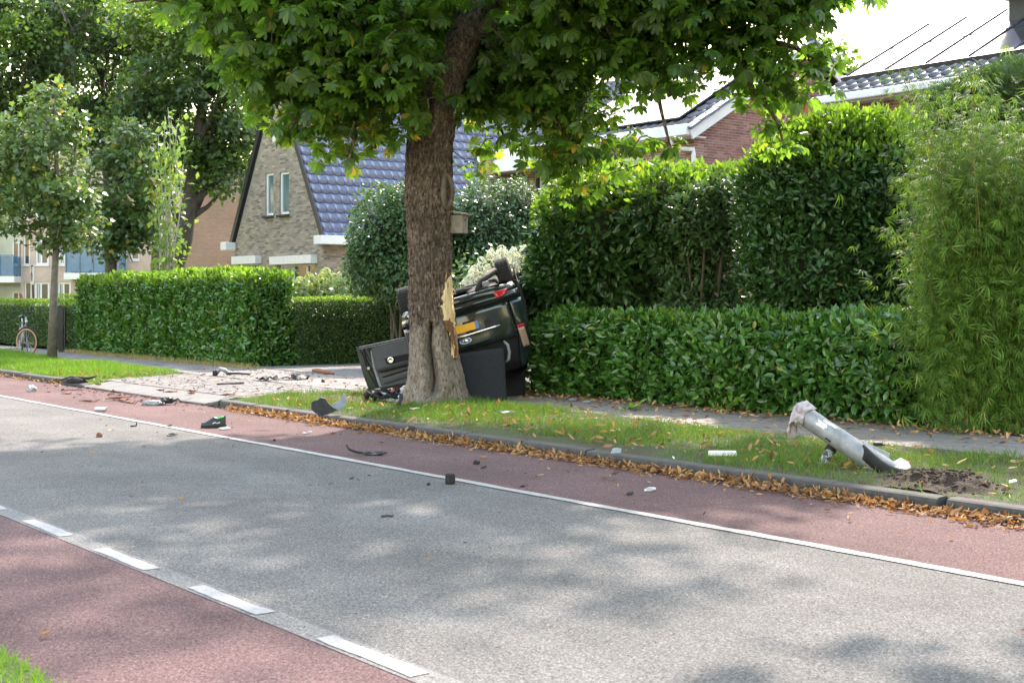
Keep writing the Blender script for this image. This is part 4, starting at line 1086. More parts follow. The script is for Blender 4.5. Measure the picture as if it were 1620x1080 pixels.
shrub('tall_laurel', 'tall dark laurel behind the low hedge, just right of the overturned car', [img(905, 400, 22.2, 62, 118, .8), img(965, 375, 21.8, 78, 108, .9), img(1060, 345, 21.0, 85, 82, .9), img(880, 440, 22.3, 45, 70, .7), img(1000, 455, 22.2, 95, 60, .6)],
      15500, LAUREL, (.12, .20), 'rhodo', tuple(W(16, 15.6, G0)), nparts=250, up=.05, seed=20, stems=8, mtop='laurel_young_or_sunlit', topz=2.7)
shrub('bare_stemmed_shrub', 'shrub with thin bare grey stems in the gap between the two tall evergreens', [img(1110, 350, 20.2, 62, 62, .7), img(1145, 325, 20.2, 40, 45, .6), img(1110, 420, 20.6, 75, 55, .5), img(1120, 485, 20.4, 80, 45, .5)],
      9500, LAUREL, (.08, .14), 'shrub', tuple(P(1108, 560, 20.3).xy) + (G0,), up=.1, seed=24, coref=.5, stems=14)
shrub('big_evergreen', 'largest round topped dark evergreen shrub, left of the bamboo', [img(1300, 300, 18.7, 118, 120, 1.15), img(1240, 340, 18.9, 78, 130, 1.0), img(1395, 310, 18.5, 90, 128, 1.1), img(1290, 420, 18.6, 125, 110, 1.0), img(1410, 430, 18.5, 55, 75, .7), img(1330, 235, 18.8, 90, 60, .9)],
      38000, LAUREL, (.075, .14), 'rhodo', tuple(P(1310, 640, 18.7).xy) + (G0,), nparts=250, up=.25, seed=30, stems=6, mtop='laurel_young_or_sunlit', topz=3.3, coref=.66)
shrub('light_shrub', 'small leaved light green shrub between the car and the tall laurel', [img(852, 430, 23.2, 26, 62, .5), img(868, 350, 23.4, 30, 50, .5), img(842, 490, 22.6, 26, 45, .4)],
      5200, SMALL, (.04, .075), 'bright_shrub', tuple(P(850, 590, 23).xy) + (G0,), up=.3, seed=40, coref=.6, stems=3)
shrub('pale_shoots', 'sunlit young shoots growing up between the shrubs under the downpipe', [img(975, 285, 24.5, 60, 30, .5), img(1090, 300, 24.2, 60, 40, .5), img(1150, 290, 23, 36, 28, .5)],
      2600, LAUREL, (.10, .19), 'bright_shrub', tuple(P(1040, 560, 24.2).xy) + (G0,), up=.6, seed=44, coref=.5, stems=6)
# yew in the top right corner
shrub('yew_tree', 'dark feathery yew rising behind the bamboo at the right edge', [img(1600, 200, 19.5, 85, 105, 1.0), img(1545, 190, 19.6, 62, 78, .8), img(1500, 200, 19.8, 48, 70, .7), img(1580, 330, 19.5, 110, 160, 1.0)],
      16000, YEW, (.09, .19), 'yew', tuple(P(1570, 640, 19.6).xy) + (G0,), up=.5, seed=50, stems=3, cat='tree', coref=.75)
shrub('gap_shrub', 'small yellow green shrub low in the gap beside the bamboo', [img(1425, 545, 17.2, 26, 42, .3)], 420, LAUREL, (.08, .13), 'bright_shrub', tuple(P(1425, 625, 17.2).xy) + (G0,), up=.4, seed=52, coref=0, stems=5)

# bamboo
bmb = thing('bamboo', 'tall feathery light green bamboo clump overhanging the path at the right', 'bamboo', tuple(P(1555, 670, 15.2).xy) + (G0,))
lp_, ld_, ln_ = [], [], []
b0 = Vector(tuple(P(1575, 670, 15.0).xy) + (G0,))
cul = MB()
for i in range(120):
    a = random.uniform(0, 6.28); rr = random.uniform(0, .55)
    st = b0 + Vector((math.cos(a) * rr * 1.2, math.sin(a) * rr * .7, 0))
    lean = Vector((math.cos(a) * random.uniform(.1, 1.0) + random.uniform(-.3, .3), math.sin(a) * random.uniform(.1, .7) - .12, 0))
    H = random.uniform(1.0, 4.1) if i < 105 else random.uniform(3.9, 4.9)
    pts = []
    for k in range(8):
        t = k / 7
        pts.append(st + UP * (H * (t - .16 * t ** 3)) + lean * (t ** 1.9) * (.45 + .26 * H / 3))
    r0_ = random.uniform(.008, .014)
    if i % 6 == 0: MB().tube(pts, [r0_ * (1 - .7 * k / 7) for k in range(8)], 5).build('culm', M['culm'], bmb)
    else: cul.tube(pts, [r0_ * (1 - .7 * k / 7) for k in range(8)], 4)
    nl = int(72 * H)
    for q in range(nl):
        t = random.uniform(.06, 1.0) ** .85; k = min(int(t * 7), 6); f = t * 7 - k
        p = pts[k].lerp(pts[k + 1], f)
        aa = random.uniform(0, 6.28); L = random.uniform(.05, .42) * (1.15 - .5 * t)
        o_ = Vector((math.cos(aa), math.sin(aa) * .8, random.uniform(-.15, .35)))
        p = p + o_ * L
        if p.z < .15: continue
        lp_.append(p); ld_.append(o_ * .8 + Vector((0, -.1, -.35))); ln_.append(Vector((random.gauss(0, .4), -.5 + random.gauss(0, .4), .8)))
o = cul.build('culm_thicket', M['culm'], bmb); o['kind'] = 'stuff'
lp_ = np.array(lp_)
scatter('foliage', BAMBOO, lp_, np.array(ld_), np.array(ln_), RNG.uniform(.06, .125, len(lp_)), M['bamboo'], bmb)
k = 9000                          # inner leaves that close the clump
c = np.array(b0 + UP * 1.3); p = c + rnd(k) * np.array([.44, .30, .85]); p = p[(p[:, 2] > .12)]
scatter('inner_foliage', BAMBOO, p, rnd(len(p)) * .6 + np.array([0, -.2, -.4]), rnd(len(p)) * .5 + np.array([0, -.4, .7]), RNG.uniform(.11, .18, len(p)), M['bamboo'], bmb)

# shrubs and flowers between the houses
shrub('feathery_shrub', 'large feathery green shrub left of the tree trunk in front of the gabled house', [img(610, 380, 29, 62, 90, 1.0), img(660, 350, 29, 55, 72, 1.0), img(590, 420, 28.8, 45, 50, .8), img(640, 440, 28.6, 60, 45, .8)],
      15500, SMALL, (.06, .13), 'shrub', tuple(P(640, 560, 29).xy) + (G0,), up=-.1, droop=.3, seed=60, stems=5, coref=.62, zmin=.9)
shrub('bushy_shrub', 'large bushy shrub behind the birdhouse, right of the tree trunk', [img(765, 370, 30, 70, 85, 1.0), img(815, 345, 30.5, 42, 62, .9), img(725, 395, 30, 40, 75, .8), img(775, 430, 29.6, 60, 50, .8)],
      15000, SMALL, (.06, .13), 'shrub', tuple(P(770, 560, 30).xy) + (G0,), up=-.1, droop=.3, seed=64, stems=6, coref=.64, zmin=.6)
shrub('undergrowth', 'low bright green undergrowth behind the clipped hedge', [img(570, 462, 35.5, 120, 18, .6), img(690, 452, 33, 60, 30, .8)], 3600, SMALL, (.08, .16), 'bright_shrub', tuple(P(600, 560, 33).xy) + (G0,), seed=66, coref=.6, zmin=.8)
def hydrangea(label, u, v, Z, blooms, mb_, spread, nleaf, size):
    p0 = P(u, v, Z); base = Vector((p0.x, p0.y, G0))
    h = thing('hydrangea', label, 'hydrangea', base, group='hydrangeas behind the clipped hedge')
    fl, fd, fn = [], [], []
    for (bu, bv) in blooms:
        c = P(bu, bv, Z - .45 + random.uniform(-.3, .2)); r = size * random.uniform(.8, 1.2)
        k = 130; d = unit(rnd(k)); q = np.array(c) + d * np.array([r, r, r * 1.25]) * np.concatenate([np.repeat(1 - .42 * np.clip(d[:, 2:3], -.3, 1), 2, 1), np.ones((k, 1))], 1) * (1 + .16 * vnoise(d * 2.5 + bu, 1.0, 5))[:, None]
        scatter('bloom', FLORET, q, np.cross(d, rnd(k)), d + rnd(k) * .3, RNG.uniform(.05, .075, k) * size / .13, mb_, h)['kind'] = 'part'
        MB().tube([base + Vector((random.uniform(-.3, .3), random.uniform(-.2, .2), 0)), base.lerp(c, .6) + Vector((0, 0, .1)), c], [.012, .009, .006], 5).build('stem', M['twig'], h)
    k = nleaf
    p = np.array(p0) + rnd(k) * np.array(spread); p = p[p[:, 2] > .3]
    scatter('foliage', SMALL, p, rnd(len(p)) + np.array([0, 0, .2]), rnd(len(p)) * .5 + np.array([0, -.2, .8]), RNG.uniform(.09, .14, len(p)), M['shrub'], h)
hydrangea('white flowering hydrangea above the overturned car', 785, 450, 25.5, [(777, 403), (794, 398), (812, 402), (829, 398), (803, 412), (787, 412), (762, 420), (772, 430), (750, 430), (745, 441), (760, 442), (783, 441), (738, 450), (815, 418), (833, 412), (818, 432), (832, 438), (748, 455), (770, 455), (806, 447)], M['bloom'], (.5, .25, .30), 1500, .105)
hydrangea('yellowish white hydrangeas in front of the gabled house window', 505, 462, 33, [(470, 466), (482, 461), (498, 456), (507, 463), (522, 452), (531, 460), (545, 464), (556, 448), (563, 458), (516, 467), (535, 466), (552, 441), (570, 465), (540, 443), (528, 446), (460, 458), (474, 452), (490, 447), (515, 441), (560, 452), (575, 455)], M['bloom_green'], (.75, .3, .22), 1300, .19)
hydrangea('yellowish white hydrangeas left of the tree trunk behind the clipped hedge', 612, 462, 31.5, [(581, 457), (603, 455), (589, 463), (605, 462), (580, 466), (619, 464), (634, 463), (626, 459), (641, 461)], M['bloom_green'], (.6, .3, .2), 900, .14)

def tree(name, label, base, trunk, blobs, nclus, nleaf, size, m, bark, rad=.2, limbs=10, clr=.5, tm=QUAD, group=None, m2=None, seed=0, droop=.0):
    """tapered trunk through the given points, limbs, and leaves in clusters spread through the crown blobs"""
    h = thing(name, label, 'tree', base, group=group)
    pts = [Vector(p) for p in trunk]
    tr = MB().tube(pts, [rad * (1.25 if i == 0 else 1 - .65 * i / (len(pts) - 1)) for i in range(len(pts))], 10).build('trunk', bark, h, smooth=True)
    vol = np.array([b[1][0] * b[1][1] * b[1][2] for b in blobs]) ** .8; cnt = np.maximum((vol / vol.sum() * nclus).astype(int), 1)
    cl = []
    for (c, r), k in zip(blobs, cnt):
        d = unit(rnd(k)); rr = RNG.uniform(.25, 1, k) ** .45
        cl.append(np.array(c) + d * rr[:, None] * np.array(r))
    cl = np.concatenate(cl)
    lm = MB()
    for i in range(limbs):
        e = Vector(cl[RNG.integers(len(cl))]); j = random.uniform(.35, .95) * (len(pts) - 1); a = pts[int(j)].lerp(pts[min(int(j) + 1, len(pts) - 1)], j % 1)
        if e.z < a.z - .3: e.z = a.z + .2
        mid = a.lerp(e, .5) + Vector((0, 0, -.08 * (e - a).length)); r = rad * .34
        MB().tube([a, a.lerp(mid, .6), mid, e], [r, r * .75, r * .55, r * .2], 6).build('limb', bark, h, smooth=True)
    for i in range(limbs * 5):
        e = Vector(cl[RNG.integers(len(cl))]); a = e + Vector((random.gauss(0, .5), random.gauss(0, .5), -random.uniform(.3, 1))) * clr * 1.6
        lm.tube([a, a.lerp(e, .5) + Vector((0, 0, .08)), e], [rad * .09, rad * .07, rad * .03], 4)
    o = lm.build('twigs', bark, h); o['kind'] = 'stuff'
    k = nleaf; ci = RNG.integers(0, len(cl), k)
    off = rnd(k) * clr * np.array([.5, .5, .34])
    p = cl[ci] + off
    D = unit(off) * .6 + rnd(k) * .5 + np.array([0, 0, -droop]); Nn = rnd(k) * .5 + np.array([0, 0, .9])
    sz = RNG.uniform(*size, k)
    crown = None
    if m2 is not None:
        sel = RNG.uniform(0, 1, len(cl))[ci] < .4
        scatter('sunlit_or_varied_foliage', tm, p[sel], D[sel], Nn[sel], sz[sel], M[m2], h); p, D, Nn, sz = p[~sel], D[~sel], Nn[~sel], sz[~sel]
    scatter('crown', tm, p, D, Nn, sz, M[m], h)
    return h
# young maple on the verge
def line(Z, pts, base): return [base] + [P(u, v, Z) for u, v in pts]
bY = W(*SW(G(82, 568, VZ)), VZ - .05); ZY = bY.y
tree('young_maple', 'young maple with slim straight trunk standing in the lush verge', bY, line(ZY, [(85, 470), (89, 380), (91, 300), (88, 220), (84, 150)], bY),
     [img(72, 300, ZY, 86, 98, 1.0), img(62, 225, ZY, 66, 74, .8), img(84, 178, ZY, 42, 60, .6), img(25, 320, ZY, 60, 60, .8), img(110, 340, ZY, 50, 50, .8), img(65, 370, ZY, 70, 25, .8), img(10, 240, ZY, 30, 50, .7)], 150, 6200, (.09, .16), 'maple', M['maple_bark'], rad=.098, limbs=14, clr=.32, tm=MAPLE, droop=.25)
bS = Vector(P(176, 500, 38).xy.to_tuple() + (G0,)); ZS = 38
tree('second_maple', 'second maple behind the long laurel hedge, right of the young maple', bS, line(ZS, [(177, 430), (178, 380), (185, 300), (190, 230)], bS),
     [img(190, 300, ZS, 62, 80, 1.1), img(200, 240, ZS, 45, 50, .9), img(165, 350, ZS, 50, 45, .9), img(225, 345, ZS, 30, 55, .8), img(170, 380, ZS, 50, 25, .8)], 120, 5200, (.10, .18), 'maple', M['far_bark'], rad=.17, limbs=12, clr=.38, tm=MAPLE, droop=.25)
# pale climbing plant
bV = Vector(P(265, 500, 37).xy.to_tuple() + (G0,))
vn = thing('tall_vine', 'thin pale stemmed climber rising above the long laurel hedge', 'climbing plant', bV)
vp = []
for i, (du_, top) in enumerate(((-14, 215), (-6, 185), (2, 170), (8, 190), (16, 200), (24, 260), (-20, 300))):
    pts = [bV + Vector((du_ * .004, 0, 0))] + [P(265 + du_ * (.35 + .65 * t) + random.uniform(-3, 3), 450 + (top - 450) * t, 37 + random.uniform(-.1, .1)) for t in (.1, .3, .5, .7, .85, 1)]
    MB().tube(pts, [.032, .03, .027, .022, .017, .012, .006], 6).build('stem', M['pale_stem'], vn, smooth=True)
    for q in range(85):
        t = random.uniform(0, 5.99); p = pts[int(t) ].lerp(pts[int(t) + 1], t % 1); vp.append(p + Vector((random.gauss(0, .22), random.gauss(0, .2), random.gauss(0, .12))))
vp = np.array(vp); k = len(vp)
scatter('foliage', SMALL, vp, rnd(k) * .6 + np.array([0, 0, -.5]), rnd(k) * .5 + np.array([0, -.5, .7]), RNG.uniform(.14, .26, k), M['vine'], vn)
# big trees at the left and behind
def big(label, u, Z, trunkpts, blobs, nclus, nleaf, m, rad, size=(.13, .26), limbs=16, clr=.62, m2=None, name='broadleaf_tree'):
    b = Vector(P(u, 500, Z).xy.to_tuple() + (G0 - .05,))
    return tree(name, label, b, line(Z, trunkpts, b), [img(*q) for q in blobs], nclus, nleaf, size, m, M['far_bark'], rad=rad, limbs=limbs, clr=clr, m2=m2, group='tall trees left of the gabled house')
big('tall leaning tree with thick forked trunk beside the brown end wall', 268, 44, [(272, 430), (290, 380), (300, 320), (312, 230), (325, 130)],
    [(290, 120, 44, 110, 75, 2.2), (350, 215, 44, 62, 60, 1.6), (240, 200, 44, 80, 75, 1.8), (345, 110, 44, 60, 60, 1.6), (300, 30, 44, 120, 60, 2.2), (350, 275, 44, 48, 40, 1.2), (385, 190, 45, 45, 45, 1.3)], 140, 21000, 'tree_mid', .42, clr=.62, m2='tree_dark')
big('dark blue green tree behind the two young maples', 172, 50, [(174, 420), (170, 300), (165, 200), (160, 100)],
    [(160, 120, 50, 95, 85, 2.3), (120, 200, 51, 75, 60, 2.0), (215, 150, 51, 60, 70, 2.0), (190, 30, 50, 110, 60, 2.4), (240, 260, 51, 55, 50, 1.6)], 110, 17000, 'tree_dark', .21, clr=.62)
big('tall dark tree at the top left corner', -70, 46, [(-68, 420), (-60, 300), (-40, 150), (-10, 40)],
    [(20, 80, 46, 90, 100, 2.4), (85, 70, 47, 70, 75, 2.0), (-20, 210, 46, 80, 90, 2.2), (40, 180, 48, 75, 70, 2.0), (60, -10, 47, 110, 60, 2.4), (15, 300, 48, 60, 45, 1.7)], 125, 19000, 'tree_dark', .42, clr=.66, m2='tree_mid')
big('slim dark trunked tree between the maples and the leaning tree', 240, 56, [(245, 430), (250, 330), (248, 230), (250, 120)],
    [(250, 170, 56, 70, 80, 2.0), (215, 250, 57, 60, 60, 1.9), (130, 60, 60, 120, 70, 3), (300, 250, 57, 55, 45, 1.6)], 90, 13500, 'tree_dark', .22, clr=.7, m2='tree_mid')
b = Vector(P(1310, 500, 58).xy.to_tuple() + (G0,))
tree('far_tree', 'round tree showing above the roofs between the two right hand houses', b, line(58, [(1310, 350), (1312, 220), (1312, 150)], b), [img(1305, 140, 58, 48, 60, 2.0), img(1330, 160, 58, 30, 40, 1.5)], 34, 3600, (.25, .45), 'tree_mid', M['far_bark'], rad=.3, limbs=8, clr=.9)

# ------------------------------------------------------------------ the struck chestnut tree
def barkmat():
    m, t, b = newmat('chestnut_bark')
    tc = N(t, 'ShaderNodeTexCoord')
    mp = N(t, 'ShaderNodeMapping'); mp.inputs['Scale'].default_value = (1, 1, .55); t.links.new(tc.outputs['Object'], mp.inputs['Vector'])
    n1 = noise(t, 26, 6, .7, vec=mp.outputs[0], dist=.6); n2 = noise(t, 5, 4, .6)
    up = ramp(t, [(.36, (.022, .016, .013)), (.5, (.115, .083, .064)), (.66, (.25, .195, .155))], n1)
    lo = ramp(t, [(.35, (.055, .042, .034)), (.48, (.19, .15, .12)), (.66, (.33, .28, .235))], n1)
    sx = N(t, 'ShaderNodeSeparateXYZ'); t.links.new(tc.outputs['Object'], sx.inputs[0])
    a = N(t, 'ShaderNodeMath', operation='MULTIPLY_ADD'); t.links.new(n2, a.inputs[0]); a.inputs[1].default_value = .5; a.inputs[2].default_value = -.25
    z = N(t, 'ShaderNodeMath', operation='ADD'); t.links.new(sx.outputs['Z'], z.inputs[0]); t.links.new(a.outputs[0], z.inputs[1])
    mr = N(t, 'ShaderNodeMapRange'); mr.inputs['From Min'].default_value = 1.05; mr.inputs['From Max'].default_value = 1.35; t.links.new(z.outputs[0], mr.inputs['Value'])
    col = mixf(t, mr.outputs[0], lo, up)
    moss = ramp(t, [(.60, (0,) * 3), (.75, (.6,) * 3)], noise(t, 3.2, 5, .7))
    col = mixf(t, moss, col, (.15, .155, .11))
    t.links.new(col, b.inputs['Base Color']); b.inputs['Roughness'].default_value = .92; b.inputs['Specular IOR Level'].default_value = .25
    bump(t, b, n1, .9, .03); return m
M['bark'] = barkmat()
ZT = 18.5; PX = ZT / F
ch = thing('chestnut_tree', 'big horse chestnut in the near verge with bark torn off its trunk by the crash', 'tree', W(*TREE, VZ - .02))
TP = [(652, 692, 74), (642, 690, 66), (632, 689, 55), (615, 690, 47), (598, 691, 43), (560, 687, 37), (520, 685, 34.5), (480, 682, 33), (440, 681, 31.5), (400, 681, 33), (350, 680, 35), (300, 679, 36.5), (260, 678, 35), (220, 680, 35.5), (180, 683, 38), (150, 688, 41), (125, 692, 40)]
tz = np.array([EYE - (v - 470) * PX for v, _, _ in TP]); tcx = np.array([(u - 810) * PX for _, u, _ in TP]); trr = np.array([r * PX for _, _, r in TP])
def trunk_c(z): return np.interp(z, tz, tcx), np.interp(z, tz, trr)
NA, NZ = 220, 300
zz = np.linspace(tz[0], tz[-1], NZ); th = np.arange(NA) / NA * 2 * math.pi          # th = 0 faces the camera (-Y), positive towards +X
ZZ, TH = np.meshgrid(zz, th, indexing='ij')
CX, RR = trunk_c(ZZ)
q = np.stack([np.sin(TH) * 3, np.cos(TH) * 3, ZZ], -1)
wob = vnoise(q * np.array([1, 1, .9]), .55, 31) * .055
# buttress roots at the foot
foot = np.clip((.62 - ZZ) / .55, 0, 1) ** 2
wob = wob + foot * (.10 * np.cos(TH * 5 + 1.1) + .08 * np.cos(TH * 3 + .4))
rq = np.stack([np.sin(TH) * 1, np.cos(TH) * 1, ZZ * .30], -1)
ridge = 1 - np.abs(vnoise(rq, 13, 33) + .35 * vnoise(q * np.array([1, 1, 1.5]), 6, 34))
plate = np.abs(vnoise(np.stack([np.sin(TH), np.cos(TH), ZZ * .55], -1), 17, 36))
fineb = vnoise(np.stack([np.sin(TH), np.cos(TH), ZZ * .5], -1), 30, 37)
rough = np.where(ZZ > 1.2, .046, .020) * (ridge - .55) + .016 * plate * np.where(ZZ > 1.2, 1.6, .8) + np.where(ZZ > 1.2, .010, .006) * fineb
# old wound fold at the front: a tall inverted V with thick lips
X0 = np.sin(TH) * RR
front = np.cos(TH) > 0
gz = np.clip((1.30 - ZZ) / 1.05, 0, 1)                      # 0 at top, 1 near ground
xl = .005 - .075 * gz + .03 * np.sin(ZZ * 5)
win_ = np.clip((1.28 - ZZ) / .12, 0, 1) * np.clip((ZZ - .22) / .12, 0, 1) * front
groove = -(.13 * np.exp(-((X0 - xl) / .045) ** 2) + .16 * np.exp(-((X0 - xl) / .018) ** 2)) * win_
lips = (.060 * np.exp(-((X0 - xl + .10) / .06) ** 2) + .040 * np.exp(-((X0 - xl - .13 - .06 * gz) / .06) ** 2)) * win_
hollow = -.11 * np.exp(-((X0 - xl - .055) / .035) ** 2) * np.clip((.95 - ZZ) / .15, 0, 1) * np.clip((ZZ - .22) / .1, 0, 1) * front
# torn bark on the right front: a shallow bed for the bare wood
zt0, zt1 = EYE - (448 - 470) * PX, EYE - (535 - 470) * PX
ledge = .012 * np.clip((ZZ - 1.14) / .02, 0, 1) * (ZZ < 1.5)
R_ = RR + wob * RR * 1.6 + rough + groove + lips + hollow + ledge * 0
Vx = CX + np.sin(TH) * R_; Vy = ZT - np.cos(TH) * R_
V_ = np.stack([Vx, Vy, ZZ], -1).reshape(-1, 3)
ii, kk = np.meshgrid(np.arange(NZ - 1), np.arange(NA), indexing='ij'); k2 = (kk + 1) % NA
fc = np.stack([ii * NA + kk, ii * NA + k2, (ii + 1) * NA + k2, (ii + 1) * NA + kk], -1).reshape(-1, 4)
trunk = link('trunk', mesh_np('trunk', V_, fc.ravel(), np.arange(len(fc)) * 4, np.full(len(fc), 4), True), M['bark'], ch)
def surf(x, z, out=0.0):
    """point on the camera side of the trunk at sideways offset x from its axis"""
    c, r = trunk_c(z); a = math.asin(max(-.98, min(.98, x / r))); w_ = float(vnoise(np.array([[math.sin(a) * 3, math.cos(a) * 3, z * .9]]), .55, 31)[0]) * .055 * r * 1.6
    r = r + w_ + out
    return Vector((c + math.sin(a) * r, ZT - math.cos(a) * r, z))
def woodmat():
    m, t, b = newmat('bare_wood')
    tc = N(t, 'ShaderNodeTexCoord'); mp = N(t, 'ShaderNodeMapping'); mp.inputs['Scale'].default_value = (1, 1, .12); t.links.new(tc.outputs['Object'], mp.inputs['Vector'])
    col = ramp(t, [(.3, (.42, .27, .12)), (.55, (.68, .50, .27)), (.8, (.78, .64, .40))], noise(t, 40, 5, .6, vec=mp.outputs[0]))
    col = mixf(t, ramp(t, [(.62, (0,) * 3), (.7, (1,) * 3)], noise(t, 14, 4)), col, (.36, .17, .05))
    t.links.new(col, b.inputs['Base Color']); b.inputs['Roughness'].default_value = .7; bump(t, b, noise(t, 60, 5, .6, vec=mp.outputs[0]), .5, .01); return m
M['wood'] = woodmat()
M['torn'] = simple('torn_bark_fibre', (.24, .10, .035), (.10, .045, .02), .9, scale=25, bs=.6)
def patch(name, prof, m, out, jag=.012, nu=10):
    mb = MB(); n = len(prof)
    def fn(a, b):
        f = b * (n - 1); i = min(int(f), n - 2); f -= i
        z = prof[i][0] * (1 - f) + prof[i + 1][0] * f; x0 = prof[i][1] * (1 - f) + prof[i + 1][1] * f; x1 = prof[i][2] * (1 - f) + prof[i + 1][2] * f
        j = jag * float(vnoise(np.array([[a * 3, z * 30, 1.]]), 1, 41)[0])
        x = x0 + (x1 - x0) * a + j
        return surf(x, z, out - .02 * (1 - min(1, 6 * min(a, 1 - a) + .3)))
    mb.sheet(fn, nu, 40, -.012); return mb.build(name, m, trunk, smooth=True)
vz = lambda v: EYE - (v - 470) * PX
xo = lambda u, v: (u - 810) * PX - float(trunk_c(vz(v))[0])
patch('bare_wood', [(vz(432), xo(714, 432), xo(716, 432)), (vz(446), xo(704, 446), xo(714, 446)), (vz(465), xo(699, 465), xo(716, 465)), (vz(490), xo(698, 490), xo(718, 490)), (vz(508), xo(702, 508), xo(719, 508)), (vz(522), xo(706, 522), xo(720, 522))], M['wood'], .045, .026)
patch('torn_fibres', [(vz(506), xo(701, 506), xo(709, 506)), (vz(518), xo(704, 518), xo(719, 518)), (vz(530), xo(710, 530), xo(720, 530)), (vz(548), xo(716, 548), xo(721.5, 548)), (vz(566), xo(719, 566), xo(723, 566))], M['torn'], .052, .03)
for i in range(46):
    v = random.choice([random.uniform(440, 470), random.uniform(500, 566), random.uniform(500, 540)]); x = random.uniform(xo(707, v), xo(719, v)) if 480 < v < 530 else xo(random.uniform(712, 718) if v > 480 else random.uniform(703, 713), v)
    p = surf(x, vz(v), .035); L = random.uniform(.05, .16)
    MB().tube([p, p + Vector((.002, -.008, L * .5)), p + Vector((random.uniform(-.012, .012), -.012, L))], [.010, .007, .001], 4).build('splinter', M['wood'] if i % 3 else M['torn'], trunk)
# knot with a hollow
kc = surf(xo(706, 305), vz(305), .0); kn = (kc - Vector((float(trunk_c(kc.z)[0]), ZT, kc.z))).normalized(); kx = UP.cross(kn)
mb = MB(); pts = [kc + kx * (.085 * math.cos(a)) + UP * (.22 * math.sin(a)) + kn * (.02 + .02 * math.cos(a * 2)) for a in np.linspace(0, 2 * math.pi, 25)]
mb.tube(pts, .038, 8, cap=False); mb.build('knot', simple('knot_bark', (.17, .135, .105), (.09, .07, .055), .9, scale=12, bs=.6), trunk, smooth=True)
mb = MB(); mb.grid(lambda a, b: kc + kx * (.075 * (2 * a - 1)) + UP * (.20 * (2 * b - 1)) + kn * (.02 - .05 * (1 - (2 * a - 1) ** 2)), 6, 6); mb.build('knot_hollow', M['torn'], trunk, smooth=True)
mb = MB()
for (u, v, n_) in ((672, 352, 60), (690, 382, 40), (690, 345, 30)):
    for i in range(n_):
        a = surf(xo(u + random.gauss(0, 7), v), vz(v + random.gauss(0, 6)), .02); d = Vector((random.gauss(0, .05), -abs(random.gauss(0, .06)), random.gauss(0, .06)))
        mb.tube([a, a + d], [.004, .002], 3)
o = mb.build('epicormic_twigs', M['twig'], trunk); o['kind'] = 'stuff'
# limbs
def limb(pts, rads, name='limb', parent=None, seg=12):
    P_ = []
    n = len(pts); Rr = []
    for i in range(n - 1):
        for f in np.linspace(0, 1, 6, endpoint=False):
            p0, p1, p2, p3 = (Vector(pts[max(i - 1, 0)]), Vector(pts[i]), Vector(pts[i + 1]), Vector(pts[min(i + 2, n - 1)]))
            P_.append(.5 * ((2 * p1) + (p2 - p0) * f + (2 * p0 - 5 * p1 + 4 * p2 - p3) * f * f + (3 * p1 - p0 - 3 * p2 + p3) * f ** 3))
            Rr.append(rads[i] * (1 - f) + rads[i + 1] * f)
    P_.append(Vector(pts[-1])); Rr.append(rads[-1])
    mb = MB().tube(P_, Rr, seg)
    v = np.array(mb.v); d = vnoise(v * np.array([1, 1, .5]), 9, 51) * .10
    c = np.repeat(np.array([tuple(p) for p in P_]), seg, 0); v = c + (v - c) * (1 + d)[:, None]; mb.v = [tuple(x) for x in v]
    return mb.build(name, M['bark'], parent or ch, smooth=True)
L_ = lambda u, v, Z=ZT: P(u, v, Z)
limb([L_(684, 175), L_(676, 120), L_(672, 60), L_(672, -20, 18.8), L_(660, -200, 19.2), L_(655, -420, 19.6)], [.30, .29, .26, .24, .20, .10])
limb([L_(690, 165), L_(712, 110), L_(742, 50), L_(775, -10), L_(830, -140, 18.0), L_(890, -330, 17.6)], [.29, .27, .24, .22, .18, .08])
limb([L_(672, 150), L_(640, 110, 18.2), L_(605, 75, 17.8), L_(560, 20, 17.2), L_(480, -60, 16.6)], [.17, .14, .12, .10, .05])
limb([L_(688, 130), L_(700, 80, 18.9), L_(705, 20, 19.4), L_(712, -120, 20.2), L_(720, -300, 21)], [.20, .17, .15, .12, .06])
limb([L_(740, 55), L_(830, 20, 18.2), L_(930, 10, 17.9), L_(1060, 20, 17.6), L_(1180, 60, 17.4)], [.14, .11, .085, .06, .03])
limb([L_(672, 60), L_(590, 10, 18.8), L_(480, -10, 18.6), L_(400, 30, 18.4), L_(340, 80, 18.3)], [.15, .11, .08, .055, .02])
for pts in ([(780, -10, 18.4), (840, 60, 18.3), (870, 150, 18.2), (895, 230, 18.1), (915, 310, 18.0)], [(1000, 15, 17.8), (1030, 90, 17.6), (1045, 170, 17.5), (1060, 230, 17.4)], [(1120, 40, 17.5), (1170, 90, 17.4), (1190, 140, 17.3), (1225, 185, 17.3), (1240, 230, 17.2)],
            [(1160, 60, 17.4), (1240, 70, 17.3), (1290, 95, 17.2)], [(640, 110, 18.2), (560, 140, 17.8), (490, 170, 17.6), (450, 215, 17.5)], [(605, 75, 17.8), (560, 150, 17.6), (560, 220, 17.5), (548, 262, 17.5)],
            [(700, 90, 18.9), (770, 170, 18.9), (800, 220, 18.8)], [(690, 150, 18.1), (690, 190, 17.9), (680, 220, 17.85)], [(480, 0, 18.4), (430, 90, 18.2), (410, 150, 18.1)], [(400, 30, 18.4), (260, 0, 18.0), (200, 5, 17.9)]):
    limb([L_(*q) for q in pts], [.055 - .043 * i / (len(pts) - 1) for i in range(len(pts))], 'branch', seg=6)
